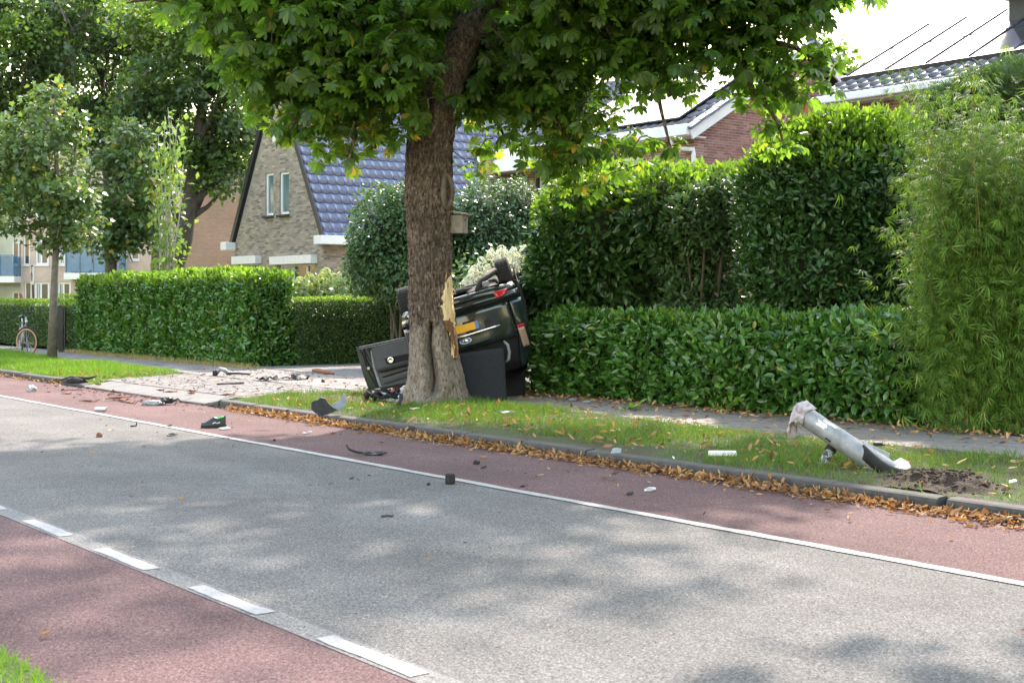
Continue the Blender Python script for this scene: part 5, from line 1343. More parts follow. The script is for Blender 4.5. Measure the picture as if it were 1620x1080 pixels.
# crown: leaves in drooping clusters
def ell(u, v, Z, ru, rv, ry, n): return (np.array(P(u, v, Z)), np.array([ru * PX, ry, rv * PX]), n)
main = [  # big masses, mostly above the frame, that shade the scene
    ell(750, -260, 18.5, 530, 240, 4.4, 180), ell(775, -40, 18.3, 520, 85, 3.6, 180), ell(690, -480, 18.6, 420, 220, 3.8, 60)]
low = [ell(400, 70, 17.9, 68, 58, 1.0, 36), ell(430, 150, 17.7, 44, 48, .6, 20), ell(520, 90, 17.4, 80, 70, 1.1, 52), ell(545, 175, 17.5, 66, 34, .6, 24), ell(500, 215, 17.7, 50, 18, .5, 9), ell(565, 235, 17.6, 30, 16, .4, 6), ell(620, 135, 17.3, 70, 70, .8, 44),
       ell(640, 195, 17.5, 42, 26, .4, 11), ell(740, 190, 19.2, 40, 40, .7, 16), ell(775, 150, 19.0, 50, 70, .9, 30), ell(830, 140, 18.4, 60, 70, .9, 34), ell(815, 220, 18.7, 36, 24, .5, 9), ell(885, 180, 18.1, 46, 62, .5, 22),
       ell(912, 262, 18.0, 36, 48, .35, 14), ell(960, 110, 17.6, 75, 62, .8, 36), ell(975, 180, 17.5, 52, 30, .5, 11), ell(1040, 110, 17.4, 62, 55, .7, 28), ell(1050, 195, 17.4, 42, 24, .35, 8), ell(1120, 85, 17.3, 75, 52, .8, 30),
       ell(1120, 145, 17.3, 42, 22, .4, 8), ell(1200, 95, 17.3, 58, 46, .7, 22), ell(1212, 155, 17.2, 26, 36, .3, 9), ell(1240, 205, 17.2, 18, 30, .2, 6), ell(1275, 65, 17.2, 50, 52, .7, 28), ell(1250, 25, 17.3, 70, 45, .9, 28),
       ell(1080, 25, 17.5, 110, 50, 1.0, 40), ell(900, 35, 17.6, 120, 60, 1.2, 50), ell(480, 20, 17.6, 120, 55, 1.2, 48), ell(640, 50, 17.4, 90, 55, 1.0, 36), ell(340, 40, 18.1, 50, 48, .7, 18), ell(235, -12, 17.9, 70, 12, .4, 7), ell(790, 50, 19.4, 80, 60, 1.0, 30),
       ell(700, 110, 19.6, 110, 80, .9, 44)]
low = [(c + np.array([0, 0, (42 + 38 * (c[0] > 1.1)) * PX]), r * np.array([1, 1, .9]), max(2, int(n_ * .85))) for c, r, n_ in low]
cl, cw, inn = [], [], []
for c, r, n_ in main + low:
    d = unit(rnd(n_)); rr = RNG.uniform(.15, 1, n_) ** .45
    cl.append(c + d * rr[:, None] * r)
for (u, v, Z) in ((415, 140, 17.9), (402, 165, 17.8), (428, 180, 17.7), (448, 205, 17.6), (475, 222, 17.6), (500, 232, 17.6), (520, 248, 17.5), (546, 262, 17.5), (560, 240, 17.5), (600, 222, 17.5), (640, 232, 17.5), (480, 190, 17.6), (530, 205, 17.5), (395, 110, 18), (375, 85, 18.2), (350, 95, 18.3),
                (565, 205, 17.6), (610, 195, 17.5), (455, 165, 17.7), (745, 275, 18.9), (758, 250, 18.9), (800, 232, 18.8), (850, 240, 18.5), (880, 252, 18.2), (905, 285, 18.05), (922, 315, 18.0), (935, 250, 18), (1002, 248, 17.5), (1062, 246, 17.4), 
                (1197, 168, 17.3), (1218, 198, 17.2), (1236, 222, 17.2), (1250, 238, 17.2), (1292, 120, 17.2), (1305, 95, 17.2), (960, 195, 17.7), (905, 225, 18.1), (780, 205, 18.9), (1255, 150, 17.2), (870, 205, 18.3), (1160, 140, 17.3)):
    cl.append(np.array([P(u, v - 14, Z)]))
n_spray = sum(len(c) == 1 for c in cl); cl = np.concatenate(cl); n_main = sum(m_[2] for m_ in main)
cl = cl[(cl[:, 2] > 0)]
per = 14
k = len(cl) * per; ci = np.repeat(np.arange(len(cl)), per)
off = rnd(k) * np.array([.25, .25, .15]) * np.where(ci >= len(cl) - 48, .55, 1.0)[:, None]; p = cl[ci] + off
# keep the view of the trunk and the gap beside it open
u_ = p[:, 0] / p[:, 1] * F + 810; v_ = 470 - (p[:, 2] - EYE) / p[:, 1] * F
ok = ~((p[:, 1] < 18.6) & (np.abs(u_ - (692 + (140 - v_) * .6)) < 36) & (v_ > -20) & (v_ < 175) & (RNG.uniform(0, 1, k) < .85)) & ~((p[:, 1] < 18.4) & (np.abs(u_ - 680) < 42) & (v_ > 215)) & ~((p[:, 1] < 18.3) & (np.abs(u_ - 735) < 28) & (v_ > 20) & (v_ < 110))
ok &= ~((ci >= len(cl) - 48) & (np.arange(k) % per > 8))
p, off = p[ok], off[ok]; k = len(p)
D = unit(off) * .5 + rnd(k) * .45 + np.array([0, 0, -.35]); Nn = rnd(k) * .4 + np.array([0, 0, .9])
sz = RNG.uniform(.125, .205, k)
crown = link('crown', MB().tube([cl[0], cl[1]], .001, 3).mesh('crown'), M['bark'], ch)      # replaced below
bpy.data.objects.remove(crown)
fringe = (470 - (p[:, 2] - EYE) / p[:, 1] * F) > 165
sel = fringe & (RNG.uniform(0, 1, k) < .3)
sc_ = scatter('crown', CHEST, p[~sel], D[~sel], Nn[~sel], sz[~sel], M['chestnut'], ch, 300, 'leaf')
scatter('yellowing_leaves', CHEST, p[sel], D[sel], Nn[sel], sz[sel] * .9, M['chestnut_pale'], ch)
tw = MB()
for i in range(len(cl)):
    if v_[min(i * per, len(v_) - 1)] < -150 and i % 3: continue
    e = Vector(cl[i]); a = e + Vector((random.gauss(0, .25), random.gauss(0, .25), random.uniform(.1, .5)))
    tw.tube([a, a.lerp(e, .5) + Vector((0, 0, .06)), e], [.014, .010, .005], 4)
o = tw.build('twigs', M['twig'], ch); o['kind'] = 'stuff'

# birdhouse on the trunk
bh_c = P(725, 354, ZT - .02)
bh = thing('birdhouse', 'weathered grey wooden birdhouse fixed to the right side of the trunk', 'birdhouse', bh_c - UP * .13)
M['grey_wood'] = simple('grey_wood', (.27, .23, .18), (.17, .145, .115), .85, scale=12, bs=.4)
ax = (Vector((.93, -.36, 0)), Vector((.36, .93, 0)), UP)
MB().bbox(bh_c - UP * .01, (.21, .20, .25), ax, .005).build('box', M['grey_wood'], bh)
MB().prism([bh_c + ax[0] * x + UP * z - ax[1] * .13 for x, z in ((-.12, .165), (.14, .118), (.14, .138), (-.12, .188))], ax[1] * .26).build('lid', M['grey_wood'], bh)
mb = MB(); hc = bh_c + ax[0] * .107 + UP * .05; mb.lathe([(0, 0), (.018, 0), (.018, .002)], hc, ax[0], 12); mb.build('entrance_hole', M['black_plastic'], bh)
MB().box(bh_c - ax[0] * .12, (.03, .07, .36), ax).build('backboard', M['grey_wood'], bh)

# the next chestnut of the row stands just out of frame at the right; its crown dapples the road
nb = W(3.2, 10.6, VZ - .02)
bl = [((nb.x, nb.y + .3, 8.2), (4.6, 4.2, 2.5)), ((nb.x - 1.2, nb.y + 1.2, 7.0), (3.2, 2.6, 1.4)), ((nb.x, nb.y, 10.5), (3.2, 3.2, 1.8))]
tree('chestnut_tree', 'neighbouring chestnut of the same row, out of the picture at the right', nb, [nb, nb + UP * 2, nb + UP * 4.5 + RD * .1, nb + UP * 7, nb + UP * 10], bl, 230, 5600, (.16, .26), 'chestnut', M['bark'], rad=.36, limbs=14, clr=.85, tm=CHEST, droop=.35)

# ------------------------------------------------------------------ the overturned car
def paintm(name, c):
    m, t, b = newmat(name)
    col = ramp(t, [(.35, tuple(x * .7 for x in c)), (.65, c)], noise(t, 2.5, 4))
    dust = ramp(t, [(.5, (0,) * 3), (.75, (.22,) * 3)], noise(t, 6, 6, .7))
    col = mixf(t, dust, col, (.12, .11, .09))
    scr = ramp(t, [(.70, (0,) * 3), (.72, (.5,) * 3)], noise(t, 38, 5, .75))
    col = mixf(t, scr, col, (.16, .16, .16))
    t.links.new(col, b.inputs['Base Color']); b.inputs['Roughness'].default_value = .24; b.inputs['Coat Weight'].default_value = .8; b.inputs['Coat Roughness'].default_value = .05
    b.inputs['Metallic'].default_value = .25; b.inputs['Specular IOR Level'].default_value = .6
    bump(t, b, noise(t, 3.0, 3), .12, .03); return m
M['car_paint'] = paintm('dark_green_car_paint', (.012, .026, .028))
M['trim'] = simple('door_trim', (.050, .055, .068), (.036, .040, .050), .55, scale=5, bs=.08, bscale=160)
M['chrome'] = simple('chrome', (.75, .76, .78), (.55, .56, .58), .18, 1.0, scale=20)
M['alloy'] = simple('alloy', (.42, .43, .44), (.30, .31, .32), .35, .8, scale=15)
M['lamp_red'] = simple('red_lamp', (.62, .015, .03), (.42, .008, .02), .12, spec=.8)
M['lamp_amber'] = simple('smoky_lamp', (.40, .28, .22), (.28, .19, .15), .18, spec=.7)
M['plate_yellow'] = simple('plate_yellow', (.80, .42, .02), (.72, .36, .02), .4, scale=9)
M['plate_blue'] = simple('plate_blue', (.08, .22, .55), (.06, .17, .45), .4, scale=9)
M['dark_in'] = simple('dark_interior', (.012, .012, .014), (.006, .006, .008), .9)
M['carpet'] = simple('boot_carpet', (.022, .025, .032), (.014, .016, .021), .95, scale=30, bs=.4, bscale=220)
def _specks(m):
    t = m.node_tree; b = t.nodes['Principled BSDF']; c = b.inputs['Base Color'].links[0].from_socket
    t.links.new(mixf(t, ramp(t, [(.735, (0,) * 3), (.75, (.7,) * 3)], noise(t, 26, 3, .6)), c, (.35, .34, .33)), b.inputs['Base Color'])
_specks(M['carpet'])
M['under'] = simple('underbody', (.030, .028, .026), (.016, .014, .012), .8, scale=9, bs=.5, bscale=25)
M['rust'] = simple('rusty_steel', (.10, .055, .035), (.05, .03, .02), .8, .4, scale=12)

ZC = 19.25; CPX = ZC / F
roll = math.radians(16); yaw = math.radians(-1.5)
fwd = Vector((math.sin(-yaw), math.cos(yaw), 0)); up_c = Vector((math.sin(roll), 0, -math.cos(roll)))
up_c = (up_c - fwd * up_c.dot(fwd)).normalized(); rt = fwd.cross(up_c).normalized()
YR = -2.25                                            # rear face of the car
anchor = P(722, 470, ZC)                              # middle of the rear bumper's lower edge
org = anchor - fwd * YR - up_c * .25
car = bpy.data.objects.new('overturned_car', None); COL.objects.link(car); car.empty_display_size = .2
car.matrix_world = Matrix(((rt.x, fwd.x, up_c.x, org.x), (rt.y, fwd.y, up_c.y, org.y), (rt.z, fwd.z, up_c.z, org.z), (0, 0, 0, 1)))
tag(car, 'dark green hatchback lying on its roof behind the chestnut trunk with a door hanging open', 'car')
def cp(name, mb, m, parent=None, smooth=False): return mb.build(name, m, parent or car, smooth, local=True)
def to_car(p): return car.matrix_world.inverted() @ Vector(p)
def hw_(z):   # half width of the body at height z
    return float(np.interp(z, [.22, .30, .45, .62, .78, .98, 1.12, 1.35, 1.50, 1.58], [.80, .86, .90, .905, .905, .885, .85, .765, .69, .58]))
def rear_y(x, z):
    y = YR + .03
    y += float(np.interp(z, [.22, .30, .42, .50, .78, 1.0, 1.2, 1.5, 1.58], [.10, .03, 0, .03, .035, .06, .14, .34, .40]))
    y += .26 * min(1, abs(x) / .92) ** 5
    return y + .012 * math.sin(x * 7 + z * 5) + .008 * math.sin(x * 17 + 2) + .020 * float(vnoise(np.array([[x * 2.6, z * 3.4, 1.]]), 1, 65)[0]) + .007 * float(vnoise(np.array([[x * 8, z * 9, 2.]]), 1, 66)[0])
# body shell: sections from the tail to the nose
stations = [(-2.0, 1.56, .92), (-1.6, 1.58, 1.0), (-1.0, 1.60, 1.0), (-.3, 1.60, 1.0), (.3, 1.56, 1.0), (.8, 1.42, 1.0), (1.15, 1.16, 1.0), (1.5, 1.02, .99), (1.9, .95, .96), (2.15, .84, .88), (2.28, .62, .74)]
zs_ = [.24, .30, .45, .62, .78, .98, 1.12, 1.35, 1.50, 1.58]
def ring(y, top, wf):
    pts = []
    for z in zs_:
        zc_ = .24 + (z - .24) * (min(top, 1.58) - .24) / (1.58 - .24) if top < 1.5 else min(z, top)
        w_ = hw_(z if top > 1.2 else min(z, .98)) * wf
        if top <= 1.2 and z > .98: w_ = hw_(.98) * wf * (1 - .35 * (z - .98) / .6)
        pts.append((w_, y, zc_))
    pts.append((0, y, min(top, 1.60) + .015))
    return [(0, y, .22)] + pts + [(-a, b, c) for a, b, c in reversed(pts[:-1])]
mb = MB(); rings = [[(x, rear_y(x, z) if abs(x) > 0 else rear_y(0, z), z) for x, _, z in ring(-2.0, 1.56, 1.0)]] + [ring(*s_) for s_ in stations[1:]]
n = len(rings[0])
for r in rings: mb.v.extend(r)
for i in range(len(rings) - 1):
    for k in range(n): mb.f.append((i * n + k, i * n + (k + 1) % n, (i + 1) * n + (k + 1) % n, (i + 1) * n + k))
mb.f.append(tuple((len(rings) - 1) * n + k for k in range(n)))
v = np.array(mb.v); dn = .018 * vnoise(v, 2.6, 61)
v[:, 0] += dn * np.sign(v[:, 0]); v[:, 2] += np.where(v[:, 2] > 1.3, .05 * vnoise(v, 1.7, 62) - .05 * (v[:, 2] > 1.45) * (v[:, 0] > 0), 0); mb.v = [tuple(x) for x in v]
body = cp('body', mb, M['car_paint'], smooth=True)
def rpanel(name, zlist, xf0, xf1, m, out=0.0, th=.02, nu=14, parent=None, nv=None, bend=0.0):
    """a panel that follows the rear face between heights zlist, from xf0(z) to xf1(z)"""
    z0, z1 = zlist; mb = MB()
    def fn(a, b):
        z = z0 + (z1 - z0) * b; x = xf0(z) + (xf1(z) - xf0(z)) * a
        return (x, rear_y(x, z) - out - bend * math.sin(b * math.pi), z)
    mb.sheet(fn, nu, nv or 8, th); return cp(name, mb, m, parent, True)
rpanel('tail_cavity', (.26, 1.5), lambda z: -hw_(z) + .03, lambda z: hw_(z) - .03, M['dark_in'], -.05, .01, 12)
rpanel('bumper', (.25, .355), lambda z: -hw_(z) - .004, lambda z: hw_(z) + .004, M['car_paint'], .035, .05, 24, bend=.012)
rpanel('bumper_step', (.362, .465), lambda z: -hw_(z) - .002, lambda z: hw_(z) + .002, M['car_paint'], .045, .05, 24, bend=.02)
tg = rpanel('tailgate', (.50, 1.03), lambda z: -.70 - .02 * (z - .5), lambda z: .70 + .02 * (z - .5), M['car_paint'], .012, .04, 24)
for sgn in (1, -1):
    rpanel('quarter_panel', (.50, 1.50), (lambda z: (.725 - .20 * max(0, z - 1.0))) if sgn > 0 else (lambda z: -hw_(z) - .002), (lambda z: hw_(z) + .002) if sgn > 0 else (lambda z: -(.725 - .20 * max(0, z - 1.0))), M['car_paint'], .012, .04, 8, nv=16)
    rpanel('tail_lamp', (.93, 1.22), (lambda z: .735) if sgn > 0 else (lambda z: -.83), (lambda z: .83) if sgn > 0 else (lambda z: -.735), M['lamp_amber'], .025, .03, 5)
    rpanel('tail_lamp_rim', (.885, .925), (lambda z: .735) if sgn > 0 else (lambda z: -.84), (lambda z: .84) if sgn > 0 else (lambda z: -.735), M['lamp_red'], .025, .03, 5)
# bumper reflectors: red on both sides, a white reversing lamp on one
def refl(x0, x1, z0, z1, m, nm):
    mb = MB(); mb.sheet(lambda a, b: (x0 + (x1 - x0) * (a * (1 - .28 * b) + .14 * b), rear_y(x0 + (x1 - x0) * a, z0 + (z1 - z0) * b) - .066, z0 + (z1 - z0) * b), 5, 3, .03); cp(nm, mb, m, None, True)
refl(-.74, -.53, .325, .42, M['lamp_red'], 'reflector')
refl(.56, .78, .385, .425, M['lamp_red'], 'reflector'); refl(.56, .78, .315, .380, M['white_plastic'], 'reversing_lamp')
# plate recess, plate, chrome strip, oval badge
rec = cp('plate_recess', MB().sheet(lambda a, b: ((-.44 + .88 * a) * (1 - .22 * (1 - b)), rear_y(0, .7) - .016, .63 + .19 * b), 6, 4, .02), M['black_plastic'], tg)
pl = cp('number_plate', MB().bbox((.07, rear_y(0, .7) - .045, .715), (.52, .012, .112), None, .004), M['plate_yellow'])
cp('plate_band', MB().box((.07 - .245, rear_y(0, .7) - .0535, .715), (.05, .004, .105)), M['plate_blue'], pl)
cp('chrome_strip', MB().tube([(x, rear_y(x, .83) - .04 + .02 * abs(x), .825 - .025 * abs(x)) for x in np.linspace(-.50, .46, 12)], [.006] + [.026] * 10 + [.006], 8), M['chrome'], tg, True)
bd = cp('badge', MB().lathe([(0, .006), (.030, .006), (.036, 0)], (.05, rear_y(.05, .9) - .018, .90), (0, -1, 0), 20), M['chrome'], tg, True)
bd.scale = (1.0, 1, 1)
mb = MB(); mb.tube([(.05 + .085 * math.cos(a), rear_y(.05, .9) - .022, .90 + .036 * math.sin(a)) for a in np.linspace(0, 2 * math.pi, 25)], .007, 6, cap=False); cp('badge_ring', mb, M['chrome'], tg, True)
mb = MB(); mb.grid(lambda a, b: (.05 + .08 * (2 * a - 1) * math.sqrt(max(0, 1 - (2 * b - 1) ** 2)), rear_y(.05, .9) - .020, .90 + .033 * (2 * b - 1)), 8, 8); cp('badge_field', mb, M['plate_blue'], tg)
# high brake light, wiper, bent pillar trim
cp('brake_light', MB().bbox((.06, rear_y(0, 1.12) - .05, 1.115), (.14, .03, .03), None, .006), M['black_plastic']); cp('fog_light', MB().lathe([(0, .012), (.020, .01), (.024, 0)], (-.08, rear_y(0, 1.12) - .06, 1.13), (0, -1, 0), 14), M['lamp_red'])
cp('wiper', MB().tube([(.36, YR - .03, 1.06), (.22, YR - .06, 1.10), (.05, YR - .05, 1.11)], .012, 6), M['black_plastic'])
cp('pillar_trim', MB().tube([to_car(P(u, v, 19.05)) for u, v in ((797, 539), (803, 545), (806, 556), (805, 568), (800, 573))], [.012, .022, .024, .022, .010], 8), M['grey_plastic'], None, True)
# boot liner hanging out of the broken rear window
sag = [P(725, 560, 19.02), P(796, 550, 18.98), P(802.5, 634, 18.86), P(742, 637, 18.86)]
def fl(a, b):
    p = sag[0].lerp(sag[1], a).lerp(sag[3].lerp(sag[2], a), b) + Vector((.010 * math.sin(b * 6) * (a - .5), .022 * math.sin(a * 5 + b * 3) + .03 * b * b * (a - .5), .012 * math.sin(a * 7) * b))
    return to_car(p)
mb = MB(); mb.sheet(fl, 10, 10, .03); cp('boot_liner', mb, M['carpet'], None, True)
cp('shade_sheet', MB().sheet(lambda a, b: to_car(P(800 + 30 * a, 572 + 62 * b, 19.9 + .25 * a + .05 * math.sin(b * 5))), 6, 6, .02), M['dark_in'], None, True)  # added dark sheet standing in for the shade under the raised side
# side windows, sills, rails and underbody
for sgn in (1, -1):
    for (a, b, t0, t1) in ((-1.45, -.75, 1.02, 1.42), (-.68, .18, 1.02, 1.46), (.25, .95, 1.02, 1.36)):
        mb = MB(); mb.sheet(lambda u, w_: (sgn * (hw_(t0 + (t1 - t0) * w_) + .006), a + (b - a) * u + (.12 * w_ if a < -1.4 else 0), t0 + (t1 - t0) * w_), 4, 4, .004 * sgn); cp('side_window', mb, M['glass'], None, True)
    cp('sill', MB().bbox((sgn * .84, 0, .27), (.10, 2.3, .10), None, .02), M['black_plastic'])
    for y in (-1.38, 1.35):      # wheel arch liners
        mb = MB(); mb.tube([(sgn * .895, y + .37 * math.cos(a), .34 + .37 * math.sin(a)) for a in np.linspace(-.25, math.pi + .25, 18)], .028, 6); cp('arch_lip', mb, M['black_plastic'], None, True)
        mb = MB(); mb.lathe([(0, 0), (.36, 0), (.36, -.02), (0, -.02)], (sgn * .905, y, .34), (sgn, 0, 0), 24); cp('wheel_arch', mb, M['dark_in'])
mb = MB(); mb.grid(lambda a, b: (-.78 + 1.56 * a, -2.05 + 4.1 * b, .205 + .025 * math.sin(a * 14) * math.sin(b * 9)), 16, 24); cp('floor_pan', mb, M['under'], None, True)
cp('exhaust', MB().tube([(.45, -2.2, .19), (.42, -1.9, .17), (.15, -1.2, .15), (.1, .2, .15), (.12, 1.2, .17)], .032, 8), M['rust'], None, True)
cp('silencer', MB().bbox((.30, -1.85, .17), (.55, .26, .15), None, .05), M['rust'], None, True)
cp('rear_axle', MB().tube([(-.66, -1.38, .31), (-.55, -1.25, .22), (0, -1.2, .17), (.55, -1.25, .22), (.66, -1.38, .31)], .05, 8), M['under'], None, True)
cp('fuel_tank', MB().bbox((-.25, -.75, .18), (.7, .6, .16), None, .05), M['under'], None, True)
cp('tow_hook', MB().tube([(.10, -2.24, .24), (.10, -2.27, .20), (.07, -2.27, .16), (.03, -2.25, .20)], .012, 6), M['alloy'])
cp('bent_bracket', MB().tube([(-.30, -2.15, .24), (-.40, -2.0, .12), (-.62, -1.75, .02), (-.66, -1.6, .10)], [.03, .045, .05, .03], 8), M['under'], None, True)
cp('bracket', MB().bbox((-.45, -2.05, .20), (.10, .12, .12), None, .02), M['grey_plastic'])
# wheels
def make_wheel():
    mb = MB(); w_ = .105
    prof = [(.205, -w_ * .85), (.225, -w_), (.29, -w_ * 1.02), (.318, -w_ * .88), (.325, -w_ * .55), (.326, 0), (.325, w_ * .55), (.318, w_ * .88), (.29, w_ * 1.02), (.225, w_), (.205, w_ * .85)]
    mb.lathe(prof, (0, 0, 0), (1, 0, 0), 40)
    for i in range(40):              # tread blocks
        a = 2 * math.pi * i / 40; d = Vector((0, math.cos(a), math.sin(a))); tt = Vector((0, -math.sin(a), math.cos(a)))
        for x in (-.074, -.026, .026, .074):
            mb.box(d * .326 + Vector((x, 0, 0)) + tt * (.008 if abs(x) < .05 else -.008), (.040, .034, .014), (Vector((1, 0, 0)), tt, d))
    return mb.mesh('wheel', True)
def make_rim():
    mb = MB(); mb.lathe([(.21, -.09), (.20, -.05), (.20, .05), (.212, .088), (.205, .095), (.19, .08), (.18, .03), (.0, .02)], (0, 0, 0), (1, 0, 0), 32)
    for i in range(9):
        a = 2 * math.pi * i / 9; d = Vector((0, math.cos(a), math.sin(a))); tt = Vector((0, -math.sin(a), math.cos(a)))
        mb.box(d * .12 + Vector((.075, 0, 0)), (.022, .036, .17), (Vector((1, 0, 0)), tt, d))
    mb.lathe([(.0, .095), (.035, .092), (.045, .07)], (0, 0, 0), (1, 0, 0), 16)
    return mb.mesh('rim', True)
wmesh, rmesh = make_wheel(), make_rim(); wmesh.materials.append(M['rubber']); rmesh.materials.append(M['alloy'])
wmesh.polygons.foreach_set('use_smooth', [False] * len(wmesh.polygons)); rmesh.polygons.foreach_set('use_smooth', [False] * len(rmesh.polygons))
for (x, y, z, st) in ((.79, -1.42, .20, 0), (-.74, -1.42, .19, 0), (.80, 1.35, .32, 0), (-.84, 1.35, .40, 48)):
    w_ = link('wheel', wmesh, None, car, True)
    w_.location = (x, y, z); w_.rotation_euler = (random.uniform(0, 6), 0, 0 if x > 0 else math.pi)
    if st: w_.rotation_euler = (0, 0, math.pi + math.radians(st))
    r_ = link('rim', rmesh, None, w_, True)
for sgn in (1, -1): cp('door_mirror', MB().bbox((sgn * 1.0, .85, 1.02), (.20, .10, .14), None, .035), M['car_paint'], None, True)
mb = MB(); mb.sheet(lambda a, b: ((-.72 + 1.44 * a) * (1 - .14 * b), 1.18 - .62 * b, 1.03 + .48 * b + .04 * math.sin(math.pi * a)), 8, 6, .006); cp('windscreen', mb, M['glass'], None, True)
for sgn in (1, -1): cp('headlamp', MB().bbox((sgn * .62, 2.18, .72), (.34, .16, .16), None, .05), M['glass'], None, True)
cp('grille', MB().bbox((0, 2.29, .52), (.9, .06, .24), None, .03), M['black_plastic'], None, True)
cp('floor_tear', MB().sheet(lambda a, b: (-.15 - .5 * a, -2.16 + .25 * b, .23 - .09 * a * (1 - a) * 4 * b), 8, 4, .006), M['under'])

# the open door hangs at the left, its inner side towards the road
DZ = 20.5
dA, dB = P(563, 549, DZ), P(668, 527, DZ - .25)      # free end and hinge end of the (upturned) sill edge
dx = (dB - dA).normalized(); dz = Vector((.26, -.03, -1)); dz = (dz - dx * dz.dot(dx)).normalized(); dn_ = dx.cross(dz).normalized()
if dn_.y > 0: dn_ = -dn_
DL = (dB - dA).length; DH = .70
def dp(x, z, o=0.0): return to_car(dA + dx * x + dz * z + dn_ * o)
mb = MB()
outl = [(.0, 0), (DL, 0), (DL, DH + .02), (.14, DH + .03), (.06, DH * .96), (.02, DH * .6)]
mb.prism([dp(x, z, -.09) for x, z in outl], to_car(dA + dn_ * .085) - to_car(dA)); door = cp('door', mb, M['car_paint'])
def slab(name, pts, o0, o1, m, r=None):
    mb = MB(); mb.prism([dp(x, z, o0) for x, z in pts], to_car(dA + dn_ * (o1 - o0)) - to_car(dA)); return cp(name, mb, m, door)
slab('trim_panel', [(.24, .10), (.30, .055), (DL, .05), (DL, DH - .02), (.30, DH - .01), (.245, DH - .03), (.205, .30)], -.006, .03, M['trim'])
slab('trim_edge', [(.235, .10), (.25, .10), (.255, .40), (.30, DH - .015), (.255, DH - .03), (.22, .40)], .029, .040, M['grey_plastic'])
slab('trim_insert', [(.36, .12), (.44, .09), (DL, .09), (DL, .26), (.36, .26), (.335, .2)], .029, .042, M['trim'])
slab('handle_pocket', [(.43, .27), (.78, .24), (DL, .25), (DL, .36), (.45, .36)], .0295, .034, M['dark_in'])
mb = MB().bbox((0, 0, 0), (1, 1, 1)); 
def dbar(name, x0, z0, x1, z1, wd, hgt, o, m):
    a, b = dA + dx * x0 + dz * z0 + dn_ * o, dA + dx * x1 + dz * z1 + dn_ * o; ax_ = (b - a).normalized(); az = dn_; ay = az.cross(ax_)
    mb = MB().bbox((a + b) / 2, ((b - a).length, wd, hgt), (ax_, ay, az), .012); mb.v = [tuple(to_car(p)) for p in mb.v]; return cp(name, mb, m, door, True)
dbar('armrest', .30, .425, DL, .385, .06, .07, .06, M['black_plastic'])
dbar('map_pocket', .34, .60, DL, .52, .10, .03, .035, M['trim'])
dbar('pocket_edge', .34, .53, DL, .46, .012, .05, .04, M['black_plastic'])
mb = MB(); c_ = dA + dx * .53 + dz * .305 + dn_ * .05; mb.lathe([(.0, .005), (.025, .008), (.045, .018), (.055, .006), (.055, -.012)], c_, dn_, 20); mb.v = [tuple(to_car(p)) for p in mb.v]; cp('inner_handle', mb, M['chrome'], door, True)
for k, (x0, w_) in enumerate(((.03, .010), (.075, .014), (.115, .008), (.165, .016), (.20, .007))):
    pts = [dp(x0 + .02 + .14 * f + .012 * math.sin(f * 9 + k * 2), .05 + (DH - .05) * f, .004 + .004 * (k % 2)) for f in np.linspace(0, 1, 14)]
    cp('door_seal', MB().tube(pts, w_, 6), M['rubber'] if k % 2 else M['black_plastic'], door, True)
for k in range(3):
    cp('sill_seal', MB().tube([dp(.05 + (DL - .05) * f, .012 + k * .014, .004 + .006 * k) for f in np.linspace(0, 1, 6)], .006, 6), M['rubber'] if k % 2 else M['grey_plastic'], door)
cp('door_lock', MB().bbox(dp(.14, .36, .0), (.05, .10, .05), None, .01), M['alloy'], door)
cp('crushed_window_frame', MB().tube([dp(.15, DH, 0), dp(.22, DH + .05, .08), dp(.38, DH + .08, .22), dp(.55, DH + .08, .30)], [.03, .03, .028, .02], 8), M['rubber'], door, True)

# ------------------------------------------------------------------ the broken lamp post and its bits
pb, pt = P(1408, 748, 11.42), P(1268, 654, 11.85)
post = thing('broken_lamp_post', 'snapped galvanised lamp post stump leaning out of the torn verge', 'lamp post', (pb.x, pb.y, VZ))
pd = (pt - pb).normalized(); px_ = Vector((0, -1, 0)); px_ = (px_ - pd * px_.dot(pd)).normalized(); py_ = pd.cross(px_)
mb = MB(); Lp = (pt - pb).length; nA = 28
for i in range(30):
    f = -.12 + 1.12 * i / 29; c = pb + pd * (Lp * f); r = .090 + .012 * math.exp(-((f - .05) / .2) ** 2)
    for k in range(nA):
        a = 2 * math.pi * k / nA; dent = 1 - .06 * math.exp(-((f - .72) / .06) ** 2) * max(0, math.cos(a - 2.2)) - .05 * math.exp(-((f - .2) / .15) ** 2) * max(0, math.cos(a))
        mb.v.append(tuple(c + (px_ * math.cos(a) + py_ * math.sin(a)) * r * dent + pd * (.012 * math.sin(a * 3) if i == 29 else 0)))
for i in range(29):
    for k in range(nA): mb.f.append((i * nA + k, i * nA + (k + 1) % nA, (i + 1) * nA + (k + 1) % nA, (i + 1) * nA + k))
mb.build('tube', M['galv'], post, smooth=True)
mb = MB()
for i in range(3):
    f = .985 - i * .03; c = pb + pd * (Lp * f)
    for k in range(nA):
        a = 2 * math.pi * k / nA; mb.v.append(tuple(c + (px_ * math.cos(a) + py_ * math.sin(a)) * (.082 - .0 * i)))
for i in range(2):
    for k in range(nA): mb.f.append((i * nA + k, i * nA + (k + 1) % nA, (i + 1) * nA + (k + 1) % nA, (i + 1) * nA + k))
mb.f.append(tuple(2 * nA + k for k in range(nA))); mb.build('hollow_end', M['dark_in'], post)
